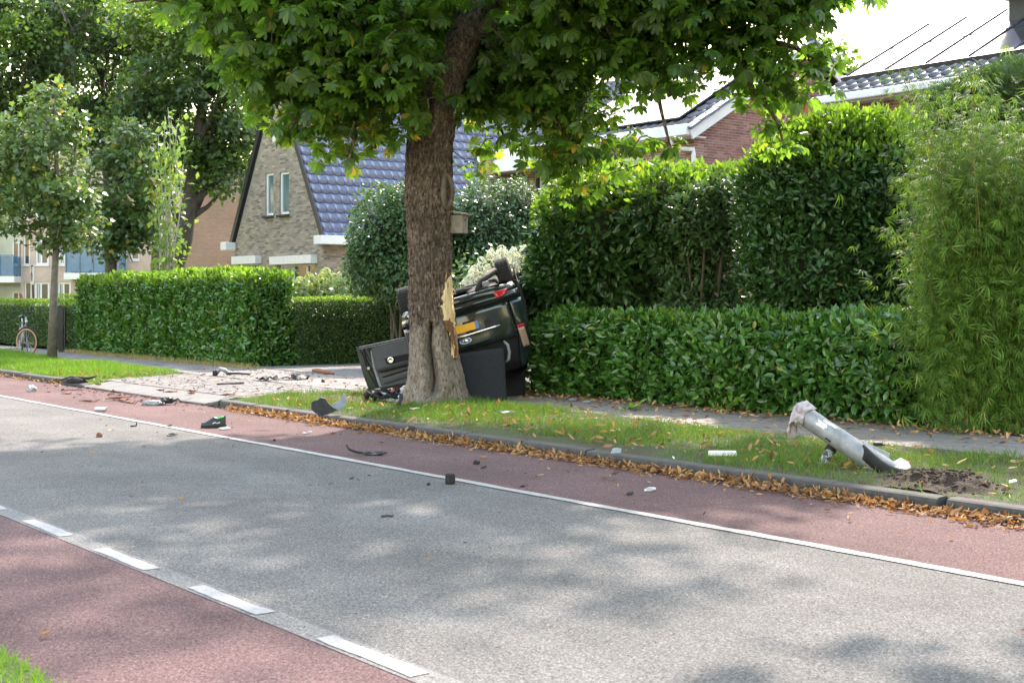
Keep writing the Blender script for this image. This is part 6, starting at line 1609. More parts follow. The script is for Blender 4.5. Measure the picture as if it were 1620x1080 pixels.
def wrap(name, f0, f1, a0, a1, r, m, nu=10, nv=10, th=.004, parent=post, wav=0.0):
    mb = MB(); mb.sheet(lambda u, v: pb + pd * (Lp * (f0 + (f1 - f0) * v + wav * math.sin(u * 9))) + (px_ * math.cos(a0 + (a1 - a0) * u) + py_ * math.sin(a0 + (a1 - a0) * u)) * (r + .004 * math.sin(v * 7)), nu, nv, th); return mb.build(name, m, parent, smooth=True)
M['sticker'] = simple('torn_sticker', (.78, .76, .76), (.60, .58, .60), .6, scale=30)
wrap('sticker', .70, .80, -.15, .42, .094, M['sticker'], wav=.01); wrap('sticker', .62, .76, .55, .85, .094, M['sticker'], wav=.015); wrap('sticker', .60, .66, -.85, -.70, .094, M['black_plastic'])
# rubber collar and torn plates at the foot
cA, cB = P(1362, 712, 11.32), P(1432, 744, 11.30)
def arc(off, r=.0): return [cA.lerp(cB, t) + Vector((0, -.06 + .02 * t, off - .07 * math.sin(t * math.pi * .8) * 1.0)) for t in np.linspace(0, 1, 14)]
mb = MB(); A_, B_ = arc(.045), arc(-.055)
mb.sheet(lambda u, v: A_[int(round(u * 13))].lerp(B_[int(round(u * 13))], v) + Vector((0, -.03 * math.sin(v * math.pi), 0)), 13, 6, .02); mb.build('rubber_collar', M['rubber'], post, smooth=True)
mb = MB().tube(arc(.048), .011, 6); mb.build('collar_lip', M['rubber'], post, smooth=True)
def poly3(name, pts, ext, m, parent): return MB().prism(pts, ext).build(name, m, parent)
poly3('torn_plate', [P(1366, 697, 11.55), P(1378, 704, 11.56), P(1408, 718, 11.55), P(1404, 726, 11.52), P(1412, 733, 11.5), P(1392, 729, 11.45), P(1372, 716, 11.45)], Vector((.004, .012, .004)), M['galv'], post)
poly3('torn_plate', [P(1411, 733, 11.4), P(1426, 725, 11.48), P(1438, 731, 11.45), P(1442, 739, 11.36), P(1434, 742, 11.3), P(1416, 742, 11.3)], Vector((0, .014, .006)), M['galv'], post)
# cloth over the open end
cloth = thing('white_cloth', 'dirty white cloth draped over the open upper end of the broken lamp post', 'cloth', tuple(pt))
M['cloth'] = simple('dirty_cloth', (.50, .45, .46), (.30, .26, .28), .9, scale=22, bs=.6, bscale=60)
def clf(u, v):
    a = -2.9 + 5.2 * u
    ring_ = (px_ * math.cos(a) + py_ * math.sin(a))
    fold = .016 * math.sin(u * 31 + v * 2) + .010 * math.sin(u * 53)
    k_ = min(v / .35, 1)
    q = pt + ring_ * (.102 + .012 * k_ + fold * .5) + pd * (-.07 + .12 * k_ + .012 * math.sin(u * 13))
    f_ = max(0, v - .35) / .65
    return q + Vector((-.02 * f_ + fold * f_, -.02 * f_ + fold * f_, -.19 * f_ * (.75 + .25 * math.sin(u * 9 + 1))))
mb = MB(); mb.sheet(clf, 60, 18, .004); mb.build('drape', M['cloth'], cloth, smooth=True)
mb = MB(); mb.tube([pt + (px_ * math.cos(a) + py_ * math.sin(a)) * (.100 + .012 * math.sin(a * 7)) + pd * (.01 * math.sin(a * 5)) for a in np.linspace(0, 2 * math.pi, 40)], .018, 6, cap=False); mb.build('rolled_edge', M['cloth'], cloth, smooth=True)
pg = thing('flaking_peg', 'short black and white flaking metal stump under the broken lamp post', 'stump', tuple(P(1300, 742, 11.75)))
M['flake'] = None
m_, t_, b_ = newmat('flaking_paint'); t_.links.new(ramp(t_, [(.44, (.02, .02, .022)), (.5, (.5, .5, .48)), (.56, (.03, .07, .09)), (.62, (.62, .6, .56))], noise(t_, 16, 4, .6)), b_.inputs['Base Color']); b_.inputs['Roughness'].default_value = .6; M['flake'] = m_
MB().tube([P(1299, 742, 11.75), P(1303, 732, 11.74), P(1316, 708, 11.76)], [.042, .044, .042], 12).build('pipe', M['flake'], pg, smooth=True)
MB().tube([P(1313, 713, 11.75), P(1317, 706, 11.76)], [.05, .05], 12).build('clamp', M['black_plastic'], pg, smooth=True)

# torn up soil beside it
mc = W(MOUND[0], MOUND[1], VZ)
md = thing('soil_heap', 'heap of dark torn up soil beside the foot of the broken lamp post', 'soil heap', tuple(mc))
def heap(u, v):
    s_, w_ = (u - .5) * 1.25, (v - .5) * .72
    q = np.array([[s_, w_, 0.]]); e = (s_ / .52) ** 2 + (w_ / .30) ** 2
    h = .17 * math.exp(-1.6 * e) + .05 * float(vnoise(q, 6, 71)[0]) * math.exp(-e) + .03 * float(vnoise(q, 17, 72)[0]) * math.exp(-.7 * e) - .05 * math.exp(-((s_ + .25) ** 2 / .04 + (w_ + .18) ** 2 / .01))
    return W(MOUND[0] + s_, MOUND[1] + w_, VZ - .012 + h)
mb = MB(); mb.grid(heap, 90, 50); mb.f = [tuple(reversed(f)) for f in mb.f]; mb.build('earth', M['soil'], md, smooth=False)
cm = MB()
for i in range(420):
    a, b = random.gauss(.5, .17), random.gauss(.5, .2); p = heap(min(max(a, 0), 1), min(max(b, 0), 1)); r = random.uniform(.005, .018)
    bm = bmesh.new(); bmesh.ops.create_icosphere(bm, subdivisions=1, radius=r)
    cm.add([p + Vector((v.co.x * random.uniform(.7, 1.3), v.co.y * random.uniform(.7, 1.3), v.co.z * random.uniform(.6, 1) + r * .3)) for v in bm.verts], [[v.index for v in f.verts] for f in bm.faces]); bm.free()
o = cm.build('clods', M['soil'], md); o['kind'] = 'stuff'
q = P(1474, 772, 10.95)
MB().sheet(lambda u, v: q + Vector((.14 * (u - .5) - .03 * v, -.05 * (v - .5) - .02, .10 * (u - .5) * -1 + .03 + .04 * v)), 6, 3, .008).build('rusty_plate', M['rust'], md)

# ------------------------------------------------------------------ bicycle, gate, sign, parasol at the far left
wb = G(33, 563, VZ); wb.z = VZ
bk = thing('bicycle', 'grey city bicycle with tan tyre walls standing before the privet hedge', 'bicycle', tuple(wb))
ang = math.radians(-62)
bf = Vector((math.cos(ang), math.sin(ang), 0)); bs_ = UP.cross(bf)         # forward, left
bq = Vector((P(25, 500, wb.y).x, wb.y + .55, VZ))
B_ = lambda f, z, s=0.0: bq + bf * f + UP * z + bs_ * s
M['tan_tyre'] = simple('tan_tyre_wall', (.50, .27, .13), (.40, .20, .10), .7)
def bwheel(c, axis, fr_):
    mb = MB(); mb.lathe([(.318, -.016), (.335, -.021), (.350, 0), (.335, .021), (.318, .016)], c, axis, 40)
    w = mb.build('wheel', M['rubber'], bk, smooth=True)
    mb = MB()
    for s in (-1, 1): mb.lathe([(.312, .0225 * s), (.338, .0235 * s), (.344, .018 * s)], c, axis, 40)
    mb.build('tyre_wall', M['tan_tyre'], w, smooth=True)
    mb = MB(); mb.lathe([(.318, -.012), (.302, -.013), (.302, .013), (.318, .012)], c, axis, 40); mb.build('rim', M['metal_grey'], w, smooth=True)
    mb = MB(); x = Vector(axis).orthogonal().normalized(); y = Vector(axis).cross(x).normalized()
    for k in range(28):
        a = 2 * math.pi * k / 28; mb.tube([c + Vector(axis) * (.03 if k % 2 else -.03), c + (x * math.cos(a) + y * math.sin(a)) * .305], .0035, 4)
    mb.tube([c - Vector(axis) * .05, c + Vector(axis) * .05], .025, 8); o = mb.build('spokes', M['metal_grey'], w)
    mb = MB(); t0 = math.radians(20 if not fr_ else 40)
    pts = [c + (UP * math.sin(a) + UP.cross(Vector(axis)) * math.cos(a)) * .375 for a in np.linspace(t0, math.radians(170), 16)]
    mb.tube(pts, .022, 6); mb.build('mudguard', M['black_plastic'], bk, smooth=True)
st = math.radians(38); wf_ = Vector((math.cos(ang + st), math.sin(ang + st), 0)); wfs = UP.cross(wf_)
rear_c, front_c = B_(-.55, .35), B_(.55, .35)
bwheel(rear_c, bs_, False); bwheel(front_c, wfs, True)
bb_, hd_t, hd_b, seat = B_(-.08, .30), B_(.36, .98), B_(.43, .72), B_(-.25, .85)
mb = MB()
for a, b, r in ((hd_t, hd_b, .024), (B_(.41, .80), bb_, .026), (bb_, seat, .020), (seat, rear_c + bs_ * .05, .010), (seat, rear_c - bs_ * .05, .010), (bb_, rear_c + bs_ * .05, .012), (bb_, rear_c - bs_ * .05, .012), (hd_b, B_(-.16, .58), .018)): mb.tube([a, b], r, 8)
mb.build('frame', M['metal_grey'], bk, smooth=True)
mb = MB()
for s in (-.05, .05): mb.tube([hd_b + wfs * s, front_c + wfs * s], .014, 8)
mb.build('fork', M['black_steel'], bk, smooth=True)
MB().tube([seat, B_(-.29, .98)], .014, 8).build('seat_post', M['chrome'], bk)
mb = MB(); mb.grid(lambda u, v: B_(-.42 + .27 * u, 1.0 + .035 * math.sin(math.pi * v) - .03 * abs(v - .5), (v - .5) * (.22 - .15 * u)), 8, 8); mb.bbox(B_(-.32, .975), (.20, .14, .04), (bf, bs_, UP), .015); mb.build('saddle', M['black_plastic'], bk, smooth=True)
st_t = B_(.32, 1.10)
MB().tube([hd_t, st_t], .016, 8).build('stem', M['black_steel'], bk)
MB().tube([st_t - wf_ * .16 + wfs * .31 - UP * .02, st_t - wf_ * .02 + wfs * .24 + UP * .03, st_t + wf_ * .05 + wfs * .08, st_t + wf_ * .05 - wfs * .08, st_t - wf_ * .02 - wfs * .24 + UP * .03, st_t - wf_ * .16 - wfs * .31 - UP * .02], .013, 8).build('handlebar', M['black_steel'], bk, smooth=True)
for s in (-1, 1): MB().tube([st_t - wf_ * .05 + wfs * .26 * s + UP * .02, st_t - wf_ * .17 + wfs * .31 * s - UP * .02], .019, 8).build('grip', M['rubber'], bk, smooth=True)
MB().bbox(B_(.47, .86) , (.06, .07, .08), (bf, bs_, UP), .02).build('headlight', M['alloy'], bk, smooth=True)
mb = MB()
for s in (-.06, .06): mb.tube([B_(-.30, .78, s), B_(-.78, .78, s)], .007, 6); mb.tube([B_(-.70, .78, s), rear_c + bs_ * s], .006, 6)
for k in range(4): mb.tube([B_(-.34 - .12 * k, .78, -.06), B_(-.34 - .12 * k, .78, .06)], .006, 6)
mb.build('luggage_rack', M['black_steel'], bk)
mb = MB(); mb.lathe([(.0, -.006), (.09, -.006), (.09, .006), (.0, .006)], bb_ + bs_ * -.06, bs_, 20); mb.build('chainwheel', M['black_plastic'], bk)
for s, a in ((-1, .9), (1, .9 + math.pi)):
    e = bb_ + bs_ * .09 * s + bf * .17 * math.cos(a) - UP * .17 * math.sin(a)
    MB().tube([bb_ + bs_ * .09 * s, e], .011, 6).build('crank', M['alloy'], bk); MB().bbox(e + bs_ * .05 * s, (.09, .09, .025), (bf, bs_, UP), .006).build('pedal', M['black_plastic'], bk)
MB().tube([B_(-.2, .3, .05), B_(-.28, .02, .16)], .010, 6).build('kickstand', M['black_steel'], bk)

for (u, v0, v1, w_, lab) in ((97, 485, 557, .25, 'thick black steel gate post just right of the young maple'), ):
    Z = (EYE - VZ) * F / (v1 - 470); g_ = P(u, v1, Z); g_.z = VZ; top = EYE - (v0 - 470) * Z / F
    gp_ = thing('gate_post', lab, 'gate post', tuple(g_))
    MB().bbox(g_ + UP * (top - VZ) / 2, (.19 * w_ / .25 * .62, .12, top - VZ), None, .006).build('post', M['black_steel'], gp_)
    MB().bbox(g_ + UP * (top - VZ + .012), (.135, .135, .022), None, .005).build('cap', M['black_steel'], gp_)
Z = (EYE - VZ) * F / (553 - 470); g_ = P(102, 553, Z + 1.2); g_.z = VZ
gt = thing('steel_gate', 'narrow black steel gate leaf standing open beside the gate post', 'gate', tuple(g_))
g2 = g_ + Vector((-.35, 2.3, 0))
for q in (g_, g2): MB().bbox(q + UP * .62, (.07, .07, 1.2), None, .006).build('upright', M['black_steel'], gt)
for z in (.18, .98): MB().bbox((g_ + g2) / 2 + UP * z, ((g2 - g_).length, .04, .05), ((g2 - g_).normalized(), Vector((1, 0, 0)), UP), .004).build('crossbar', M['black_steel'], gt)
for k in range(1, 9): MB().tube([g_.lerp(g2, k / 9) + UP * .18, g_.lerp(g2, k / 9) + UP * .98], .010, 6).build('bar', M['black_steel'], gt)
for z in (.35, .95): MB().bbox(g_ + Vector((-.0, -.06, z)), (.06, .06, .05), None, .01).build('hinge', M['alloy'], gt)

sg = P(55, 480, 46); sg.z = .1
sgn_ = thing('street_sign', 'narrow white sign plate on a slim dark pole behind the privet hedge', 'sign', tuple(sg))
MB().tube([sg, Vector((sg.x - .09, sg.y, P(53, 420, 46).z))], .035, 8).build('pole', M['black_steel'], sgn_)
sc1 = P(51, 436, 46); sax = (Vector((.75, -.66, 0)), Vector((.66, .75, 0)), UP)
MB().bbox(sc1 + UP * .0, (.15, .03, .62), sax, .004).build('sign_plate', M['white_plastic'], sgn_)
mb = MB(); mb.tube([sc1 - sax[1] * .021 + sax[0] * (.045 * math.cos(a)) + UP * (.15 * math.sin(a) - .03) for a in np.linspace(0, 2 * math.pi, 25)], .009, 5, cap=False); mb.build('sign_symbol', M['black_plastic'], sgn_)
ps = P(34, 490, 62); ps.z = .1
pr_ = thing('closed_parasol', 'closed dark red garden parasol in front of the apartment block', 'parasol', tuple(ps))
MB().tube([ps, ps + UP * 2.5], .03, 8).build('pole', M['metal_grey'], pr_)
mb = MB(); tz_ = P(34, 461, 62).z; mb.lathe([(.02, tz_ - .1), (.10, tz_ - .35), (.24, tz_ - .75), (.20, tz_ - .95), (.30, tz_ - 1.3), (.12, tz_ - 1.45)], (ps.x, ps.y, 0), (0, 0, 1), 12); mb.build('canopy', simple('parasol_cloth', (.22, .07, .05), (.16, .05, .04), .9), pr_, smooth=True)

# ------------------------------------------------------------------ wreckage on the road, drive and verge
def bit(name, label, cat, mb, m, group=None, smooth=False):
    o = mb.build(name, m, smooth=smooth); return tag(o, label, cat, group)
def flake(p, pts, h, bend=.25, th=.008, rot=0.0, tilt=0.0):
    """a torn piece of plastic: an outline in metres with curl and thickness, standing on p"""
    c, s_ = math.cos(rot), math.sin(rot); n = len(pts); mb = MB()
    cx = sum(q[0] for q in pts) / n; cy = sum(q[1] for q in pts) / n
    def put(x, y):
        z = h + bend * ((x - cx) ** 2) + tilt * (y - cy) + .01 * math.sin(x * 40 + y * 31)
        return p + Vector((x * c - y * s_, x * s_ + y * c, max(z, .004)))
    vs = [put(cx, cy)] + [put(*q) for q in pts] + [put(cx + (q[0] - cx) * .55, cy + (q[1] - cy) * .55) for q in pts]
    fs = [(0, 1 + n + i, 1 + n + (i + 1) % n) for i in range(n)] + [(1 + n + i, 1 + i, 1 + (i + 1) % n, 1 + n + (i + 1) % n) for i in range(n)]
    k = len(vs); vs += [v + Vector((0, 0, th)) for v in vs]
    fs = [tuple(reversed(f)) for f in fs] + [tuple(i + k for i in f) for f in fs] + [(1 + i, 1 + (i + 1) % n, 1 + (i + 1) % n + k, 1 + i + k) for i in range(n)]
    return mb.add(vs, fs)
def upright_piece(u0v0, pts, Z, lean=.3, th=.012, curl=.10):
    """a torn bodywork piece standing in the grass, outline read off at distance Z"""
    P3 = [P(u, v, Z) for u, v in pts]; zb = min(p.z for p in P3); c = sum((p for p in P3), Vector()) / len(P3)
    vs = []
    for p in P3 + [c] + [p.lerp(c, .5) for p in P3]: vs.append(p + Vector((0, lean * (p.z - zb) + curl * ((p.x - c.x) / .2) ** 2 * .4, 0)))
    n = len(P3); fs = [(n, n + 1 + (i + 1) % n, n + 1 + i) for i in range(n)] + [(n + 1 + i, n + 1 + (i + 1) % n, (i + 1) % n, i) for i in range(n)]
    k = len(vs); vs2 = vs + [v + Vector((0, th, .002)) for v in vs]
    fs2 = fs + [tuple(reversed([i + k for i in f])) for f in fs] + [(i, (i + 1) % n, (i + 1) % n + k, i + k) for i in range(n)]
    return MB().add(vs2, fs2)
bit('bumper_shard', 'large black torn bumper shard standing in the grass left of the tree', 'car part', upright_piece(None, [(491, 638), (494, 635), (502, 633), (506, 629.5), (513, 631), (518, 638), (526, 645), (533, 649), (520, 655), (507, 658.5), (498, 653), (492, 648)], 16.75, .35, curl=.06), M['black_plastic'])
bit('fender_shard', 'grey curled bodywork shard leaning beside the large black shard', 'car part', upright_piece(None, [(523, 642), (530, 636), (537, 632), (542, 622), (545, 625), (549, 635), (545, 642), (540, 647), (534, 651), (529, 647)], 16.85, .3, curl=.05), M['grey_plastic'])
bit('bracket_shard', 'black forked bracket standing upright in the grass against the trunk foot', 'car part', upright_piece(None, [(631, 622.5), (636, 623), (638, 630), (634, 640), (640, 648), (633, 647), (626, 649), (629, 642), (626, 640), (631, 634)], 17.4, .25, curl=.02), M['black_plastic'])
def soft(p, sx, sy, sz, rot=0, seed=0, n=14):
    bm = bmesh.new(); bmesh.ops.create_icosphere(bm, subdivisions=3, radius=1); vs = []
    c, s_ = math.cos(rot), math.sin(rot)
    for v in bm.verts:
        q = np.array([[v.co.x * 2.2, v.co.y * 2.2, v.co.z * 2.2]]); d = 1 + .35 * float(vnoise(q, 1.1, seed)[0]) + .22 * float(vnoise(q, 3, seed + 1)[0])
        x, y, z = v.co.x * sx * d, v.co.y * sy * d, max(v.co.z * sz * d, -sz * .5) + sz * .5
        vs.append(p + Vector((x * c - y * s_, x * s_ + y * c, z)))
    mb = MB().add(vs, [[v.index for v in f.verts] for f in bm.faces]); bm.free(); return mb
M['airbag'] = simple('airbag_cloth', (.66, .65, .62), (.46, .46, .45), .8, scale=9, bs=.5, bscale=18)
def rag(p, w, d, h, seed, rot=0.0):
    """crumpled cloth or sheet lying in folds"""
    c, s_ = math.cos(rot), math.sin(rot); mb = MB()
    def fn(u, v):
        q = np.array([[u * 4, v * 3, seed * 1.7]]); e = float(vnoise(q, 1.0, seed)[0]); e2 = float(vnoise(q, 3.1, seed + 1)[0]); x = (u - .5) * w * (1 + .25 * e); y = (v - .5) * d * (1 + .3 * e2)
        z = h * (.55 + .5 * e + .35 * e2) * math.sin(math.pi * min(max(u, .04), .96)) ** .5 * math.sin(math.pi * min(max(v, .04), .96)) ** .5
        return p + Vector((x * c - y * s_, x * s_ + y * c, max(z, .004)))
    return mb.sheet(fn, 26, 18, .006)
bit('airbag_scrap', 'dirty white crumpled airbag cloth at the left foot of the trunk', 'cloth', rag(G(634, 634, VZ), .46, .34, .15, 81, .4), M['airbag'], smooth=True)
bit('airbag_scrap', 'second white cloth scrap wedged behind the first, between door and trunk', 'cloth', rag(G(643, 627, VZ), .34, .28, .17, 83, .1), M['airbag'], smooth=True)
mb = MB()
for i in range(11):
    a = G(random.uniform(570, 600), random.uniform(629, 637), VZ); pts = [a + UP * .03]
    for k in range(5): pts.append(a + Vector((.055 * (k + 1) + random.uniform(-.05, .05), random.uniform(-.10, .25), random.uniform(.03, .14))))
    mb.tube(pts, random.uniform(.012, .035), 7)
bit('hose_bundle', 'heap of black hoses and rubber under the open car door', 'car part', mb, M['rubber'], smooth=True)
bit('red_scrap', 'crumpled dark red scrap on the ground below the car door', 'scrap', rag(G(629, 621, VZ), .20, .16, .15, 84, .3), M['red_plastic'], smooth=True)
bit('trim_strip', 'grey twisted trim strip lying from the door tip towards the trunk', 'car part', MB().tube([P(583, 617, 19.9) - UP * .02, P(592, 621, 19.6), P(603, 623, 19.2), P(612, 625, 18.9), P(622, 618, 18.9)], [.02, .03, .028, .03, .015], 7), M['grey_plastic'], smooth=True)
bit('white_chip', 'small white chip in the grass left of the trunk foot', 'scrap', flake(G(657, 650, VZ + .03), [(-.07, -.02), (-.02, -.04), (.06, -.01), (.05, .03), (-.03, .03)], .03), M['white_plastic'])
bit('grey_flake', 'flat grey plastic flake in the grass right of the trunk', 'car part', flake(G(800, 659, VZ + .03), [(-.12, -.01), (-.03, -.05), (.11, -.03), (.12, .02), (.0, .06), (-.10, .04)], .05, .8), M['grey_plastic'])
bit('grey_shell', 'white grey curved plastic shell standing on the kerb edge', 'car part', upright_piece(None, [(961, 733), (964, 724), (970, 711), (976, 709.5), (984, 711), (983, 719), (977, 730), (970, 732)], 12.7, .5, curl=.12), M['galv'])
p_ = G(1143, 722, VZ + .03)
bit('white_strip', 'straight white plastic strip lying in the verge grass', 'car part', MB().bbox(p_ + UP * .03, (.26, .05, .05), (Vector((1, -.05, 0)).normalized(), Vector((.05, 1, 0)).normalized(), UP), .012), M['white_plastic'])
bit('white_shard', 'tiny white shard in the grass right of the soil heap', 'scrap', flake(G(1602, 766, VZ + .03), [(-.03, -.01), (.03, -.015), (.02, .02), (-.02, .02)], .02), M['white_plastic'])
bit('black_clip', 'small black clip lying on the path behind the broken lamp post', 'car part', MB().bbox(P(1389, 702, 12.6), (.08, .06, .035), None, .008).bbox(P(1395, 703, 12.6), (.05, .04, .015), None, .004), M['black_plastic'])
# shoe
sp = G(338, 676, .0) + Vector((0, 0, .004)); shx = Vector((.94, .34, 0)); shy = Vector((-.34, .94, 0))
shoe = thing('shoe', 'single black trainer with bright green lining lying on the cycle lane', 'shoe', tuple(sp))
def sh(prof, ys, nu=14):
    mb = MB()
    return mb
L0 = .29
def shoef(u, v):   # u along from toe (0) to heel (1), v round the upper
    wd = .052 * (1 - .35 * (u - .35) ** 2 * 4) * (1 if u > .06 else .55 + 7 * u); a = math.pi * v
    top = .042 + .066 * min(1, max(0, (u - .08) / .40)) ** 1.2 - .022 * math.exp(-((u - .72) / .12) ** 2) + .010 * max(0, (u - .8) / .2)
    return sp + shx * (-L0 / 2 + L0 * u) + shy * (wd * math.cos(a)) + UP * (.022 + top * math.sin(a) ** .6)
mb = MB(); mb.grid(shoef, 22, 12); mb.build('upper', simple('black_leather', (.02, .022, .024), (.012, .013, .015), .4, scale=30), shoe, smooth=True)
mb = MB(); mb.prism([sp + shx * (-L0 / 2 - .008 + (L0 + .02) * u) + shy * (s_ * .057 * (1 - .35 * (u - .35) ** 2 * 4) * (1 if 0.05 < u < .97 else .6)) + UP * .0 for u, s_ in [(x, 1) for x in np.linspace(0, 1, 10)] + [(x, -1) for x in np.linspace(1, 0, 10)]], UP * .026); mb.build('sole', M['rubber'], shoe)
mb = MB(); mb.tube([sp + shx * (.075 + .042 * math.cos(a)) + shy * (.030 * math.sin(a)) + UP * (.112 + .012 * math.cos(a)) for a in np.linspace(0, 2 * math.pi, 20)], .010, 7, cap=False); mb.build('lining', simple('green_lining', (.05, .42, .10), (.03, .30, .07), .8), shoe, smooth=True)
for s_ in (-1, 1): mb = MB(); mb.tube([sp + shx * (-.02 + .03 * k) + shy * s_ * (.050 - .004 * k) + UP * (.05 + .012 * (k % 2)) for k in range(4)], .006, 5); mb.build('stripe', M['white_plastic'], shoe)
mb = MB(); [mb.tube([sp + shx * (-.03 + .02 * k) + shy * .022 + UP * (.078 + .010 * k), sp + shx * (-.02 + .02 * k) - shy * .022 + UP * (.078 + .010 * k)], .005, 5) for k in range(4)]; mb.build('laces', M['black_plastic'], shoe)
# crushed cans
def can(u, v, label, rot, seed):
    p = G(u, v, 0); c = thing('crushed_can', label, 'can', tuple(p), group='litter on the road')
    a = Vector((math.cos(rot), math.sin(rot), 0)); mb = MB(); x = UP; y = a.cross(UP)
    for i in range(13):
        for k in range(20):
            t = 2 * math.pi * k / 20; r = .038 * (.93 if i in (0, 12) else 1) * (1 - .30 * abs(float(vnoise(np.array([[i * .3, math.cos(t) * 1.5, math.sin(t) * 1.5]]), 1, seed)[0])))
            mb.v.append(tuple(p + UP * .036 + a * (-.075 + .15 * i / 12) + (x * math.cos(t) * .85 + y * math.sin(t)) * r))
    for i in range(12):
        for k in range(20): mb.f.append((i * 20 + k, i * 20 + (k + 1) % 20, (i + 1) * 20 + (k + 1) % 20, (i + 1) * 20 + k))
    mb.f.append(tuple(range(19, -1, -1))); mb.f.append(tuple(12 * 20 + k for k in range(20)))
    m_, t_, b_ = newmat('can_print'); t_.links.new(ramp(t_, [(.42, (.62, .62, .66)), (.52, (.74, .74, .76)), (.6, (.22, .12, .25)), (.66, (.5, .48, .52))], noise(t_, 13, 3)), b_.inputs['Base Color']); b_.inputs['Roughness'].default_value = .35; b_.inputs['Metallic'].default_value = .4
    mb.build('can_body', m_, c, smooth=True)
    mb = MB(); mb.lathe([(.030, -.002), (.034, .004), (.026, .004), (.0, .001)], p + UP * .036 + a * .075, a, 16); mb.build('rim', M['alloy'], c, smooth=True)
can(159, 651, 'crushed pale beer can lying on the white edge line', .15, 91)
pb_ = G(51, 619, 0)
bit('paper_ball', 'crumpled white and black wrapper on the cycle lane at the far left', 'litter', soft(pb_, .075, .065, .07, 0, 92), simple('wrapper', (.75, .75, .75), (.05, .05, .055), .6, scale=16), 'litter on the road')
bit('plastic_cube', 'black ribbed plastic cube standing on the white edge line', 'car part', (lambda b: [b.bbox(G(712, 766, 0) + Vector((0, .04, .045)), (.085, .075, .078), None, .008)] + [b.box(G(712, 766, 0) + Vector((-.03 + .02 * k, .04, .086)), (.010, .07, .012)) for k in range(4)] and b)(MB()), M['black_plastic'])
p = G(582, 720, 0)
bit('plastic_fin', 'black pointed plastic fin with a curled stem lying on the cycle lane', 'car part', flake(p, [(-.06, -.05), (.06, -.055), (.20, -.03), (.15, .03), (.05, .07), (-.01, .05)], .01, 1.2, .006, .1, .3).tube([p + Vector((-.03, .02, .02)), p + Vector((-.12, .03, .03)), p + Vector((-.20, .06, .055)), p + Vector((-.23, .08, .10))], [.012, .014, .012, .006], 6), M['black_plastic'])
bit('fallen_sprig', 'torn sprig of laurel leaves lying on the footpath tiles', 'leaves', MB().tube([G(1003, 650, VZ), G(1008, 647, VZ) + UP * .03], .005, 4), M['twig'])
k = 22; c = np.array(G(1003, 648, VZ))
o = scatter('laurel_sprig', LAUREL, c + rnd(k) * np.array([.09, .09, .02]) + np.array([0, 0, .04]), rnd(k) * np.array([1, 1, .3]), rnd(k) * .4 + np.array([0, -.3, .8]), RNG.uniform(.10, .15, k), M['laurel_young_or_sunlit']); tag(o, 'cluster of green leaves on the footpath before the low hedge', 'leaves'); o['kind'] = 'stuff'
# on the drive
p = G(352, 594, VZ)
mp_ = thing('chrome_wreckage', 'twisted silver car part with black end lying on the driveway', 'car part', tuple(p))
MB().tube([p + Vector((-.12, 0, .02)), p + Vector((-.05, .02, .13)), p + Vector((.04, 0, .10)), p + Vector((.10, .05, .05)), p + Vector((.45, .10, .03))], [.03, .04, .045, .035, .015], 8).build('bent_tube', M['galv'], mp_, smooth=True)
soft(p + Vector((-.14, -.02, 0)), .05, .05, .07, 0, 95).build('black_joint', M['black_plastic'], mp_, smooth=True)
MB().tube([p + Vector((.08, -.05, .03)), p + Vector((.30, -.02, .05)), p + Vector((.52, .04, .02))], .018, 6).build('dark_rod', M['black_plastic'], mp_)
a, b = G(406, 602, VZ), G(486, 600, VZ)
def strip_piece(a, b, w, h, seed, jag=.5):
    mb = MB(); d = (b - a); n = UP.cross(d).normalized()
    return mb.sheet(lambda u, v: a + d * u + n * ((v - .5) * w * (1 + jag * float(vnoise(np.array([[u * 9, v * 2, 0.]]), 1, seed)[0]))) + UP * (.006 + h * (.5 + .5 * float(vnoise(np.array([[u * 12, v * 3, 1.]]), 1, seed + 1)[0]))), 24, 4, .012)
bit('bumper_strip', 'long black shredded plastic strip lying across the driveway', 'car part', strip_piece(a, b, .22, .09, 96), M['black_plastic'])
bit('dark_lath', 'thin straight dark lath lying on the driveway left of the shredded strip', 'lath', MB().tube([G(343, 608.5, VZ) + UP * .012, G(386, 607, VZ) + UP * .012], .018, 5), simple('dark_wood', (.09, .075, .065), (.05, .045, .04), .8))
bit('bark_log', 'reddish splintered branch lying on the driveway near the car door', 'wood', MB().tube([G(495, 588, VZ) + UP * .03, G(503, 589, VZ) + UP * .035, G(515, 591, VZ) + UP * .03, G(528, 592, VZ) + UP * .015], [.03, .05, .04, .02], 7), M['splinter'])
bit('black_wedge', 'small black triangular wedge upright on the driveway', 'car part', upright_piece(None, [(508, 604.5), (509, 599), (511, 600), (515, 604), (512, 605)], (EYE - VZ) * F / (604.5 - 470), .2), M['black_plastic'])
p = G(243, 641, 0)
gh = thing('lamp_wreckage', 'silver headlamp fragment with wires in the gutter of the drive', 'car part', tuple(p))
soft(p, .16, .06, .05, .1, 97).build('shell', M['galv'], gh, smooth=True)
for k in range(7): MB().tube([p + Vector((random.uniform(-.15, .15), random.uniform(-.05, .05), .03)), p + Vector((random.uniform(-.25, .25), random.uniform(-.1, .1), .07)), p + Vector((random.uniform(-.3, .3), random.uniform(-.15, .12), .01))], .006, 5).build('wire', M['rubber'], gh)
p = G(264, 640, .0)
bit('black_lamp_piece', 'black broken lamp housing right of the silver headlamp fragment', 'car part', soft(p + Vector((0, 0, .02)), .10, .06, .06, .2, 98).tube([p + Vector((.08, 0, .05)), p + Vector((.16, .02, .09)), p + Vector((.22, 0, .03))], .012, 6), M['black_plastic'])
p = G(120, 606, VZ)
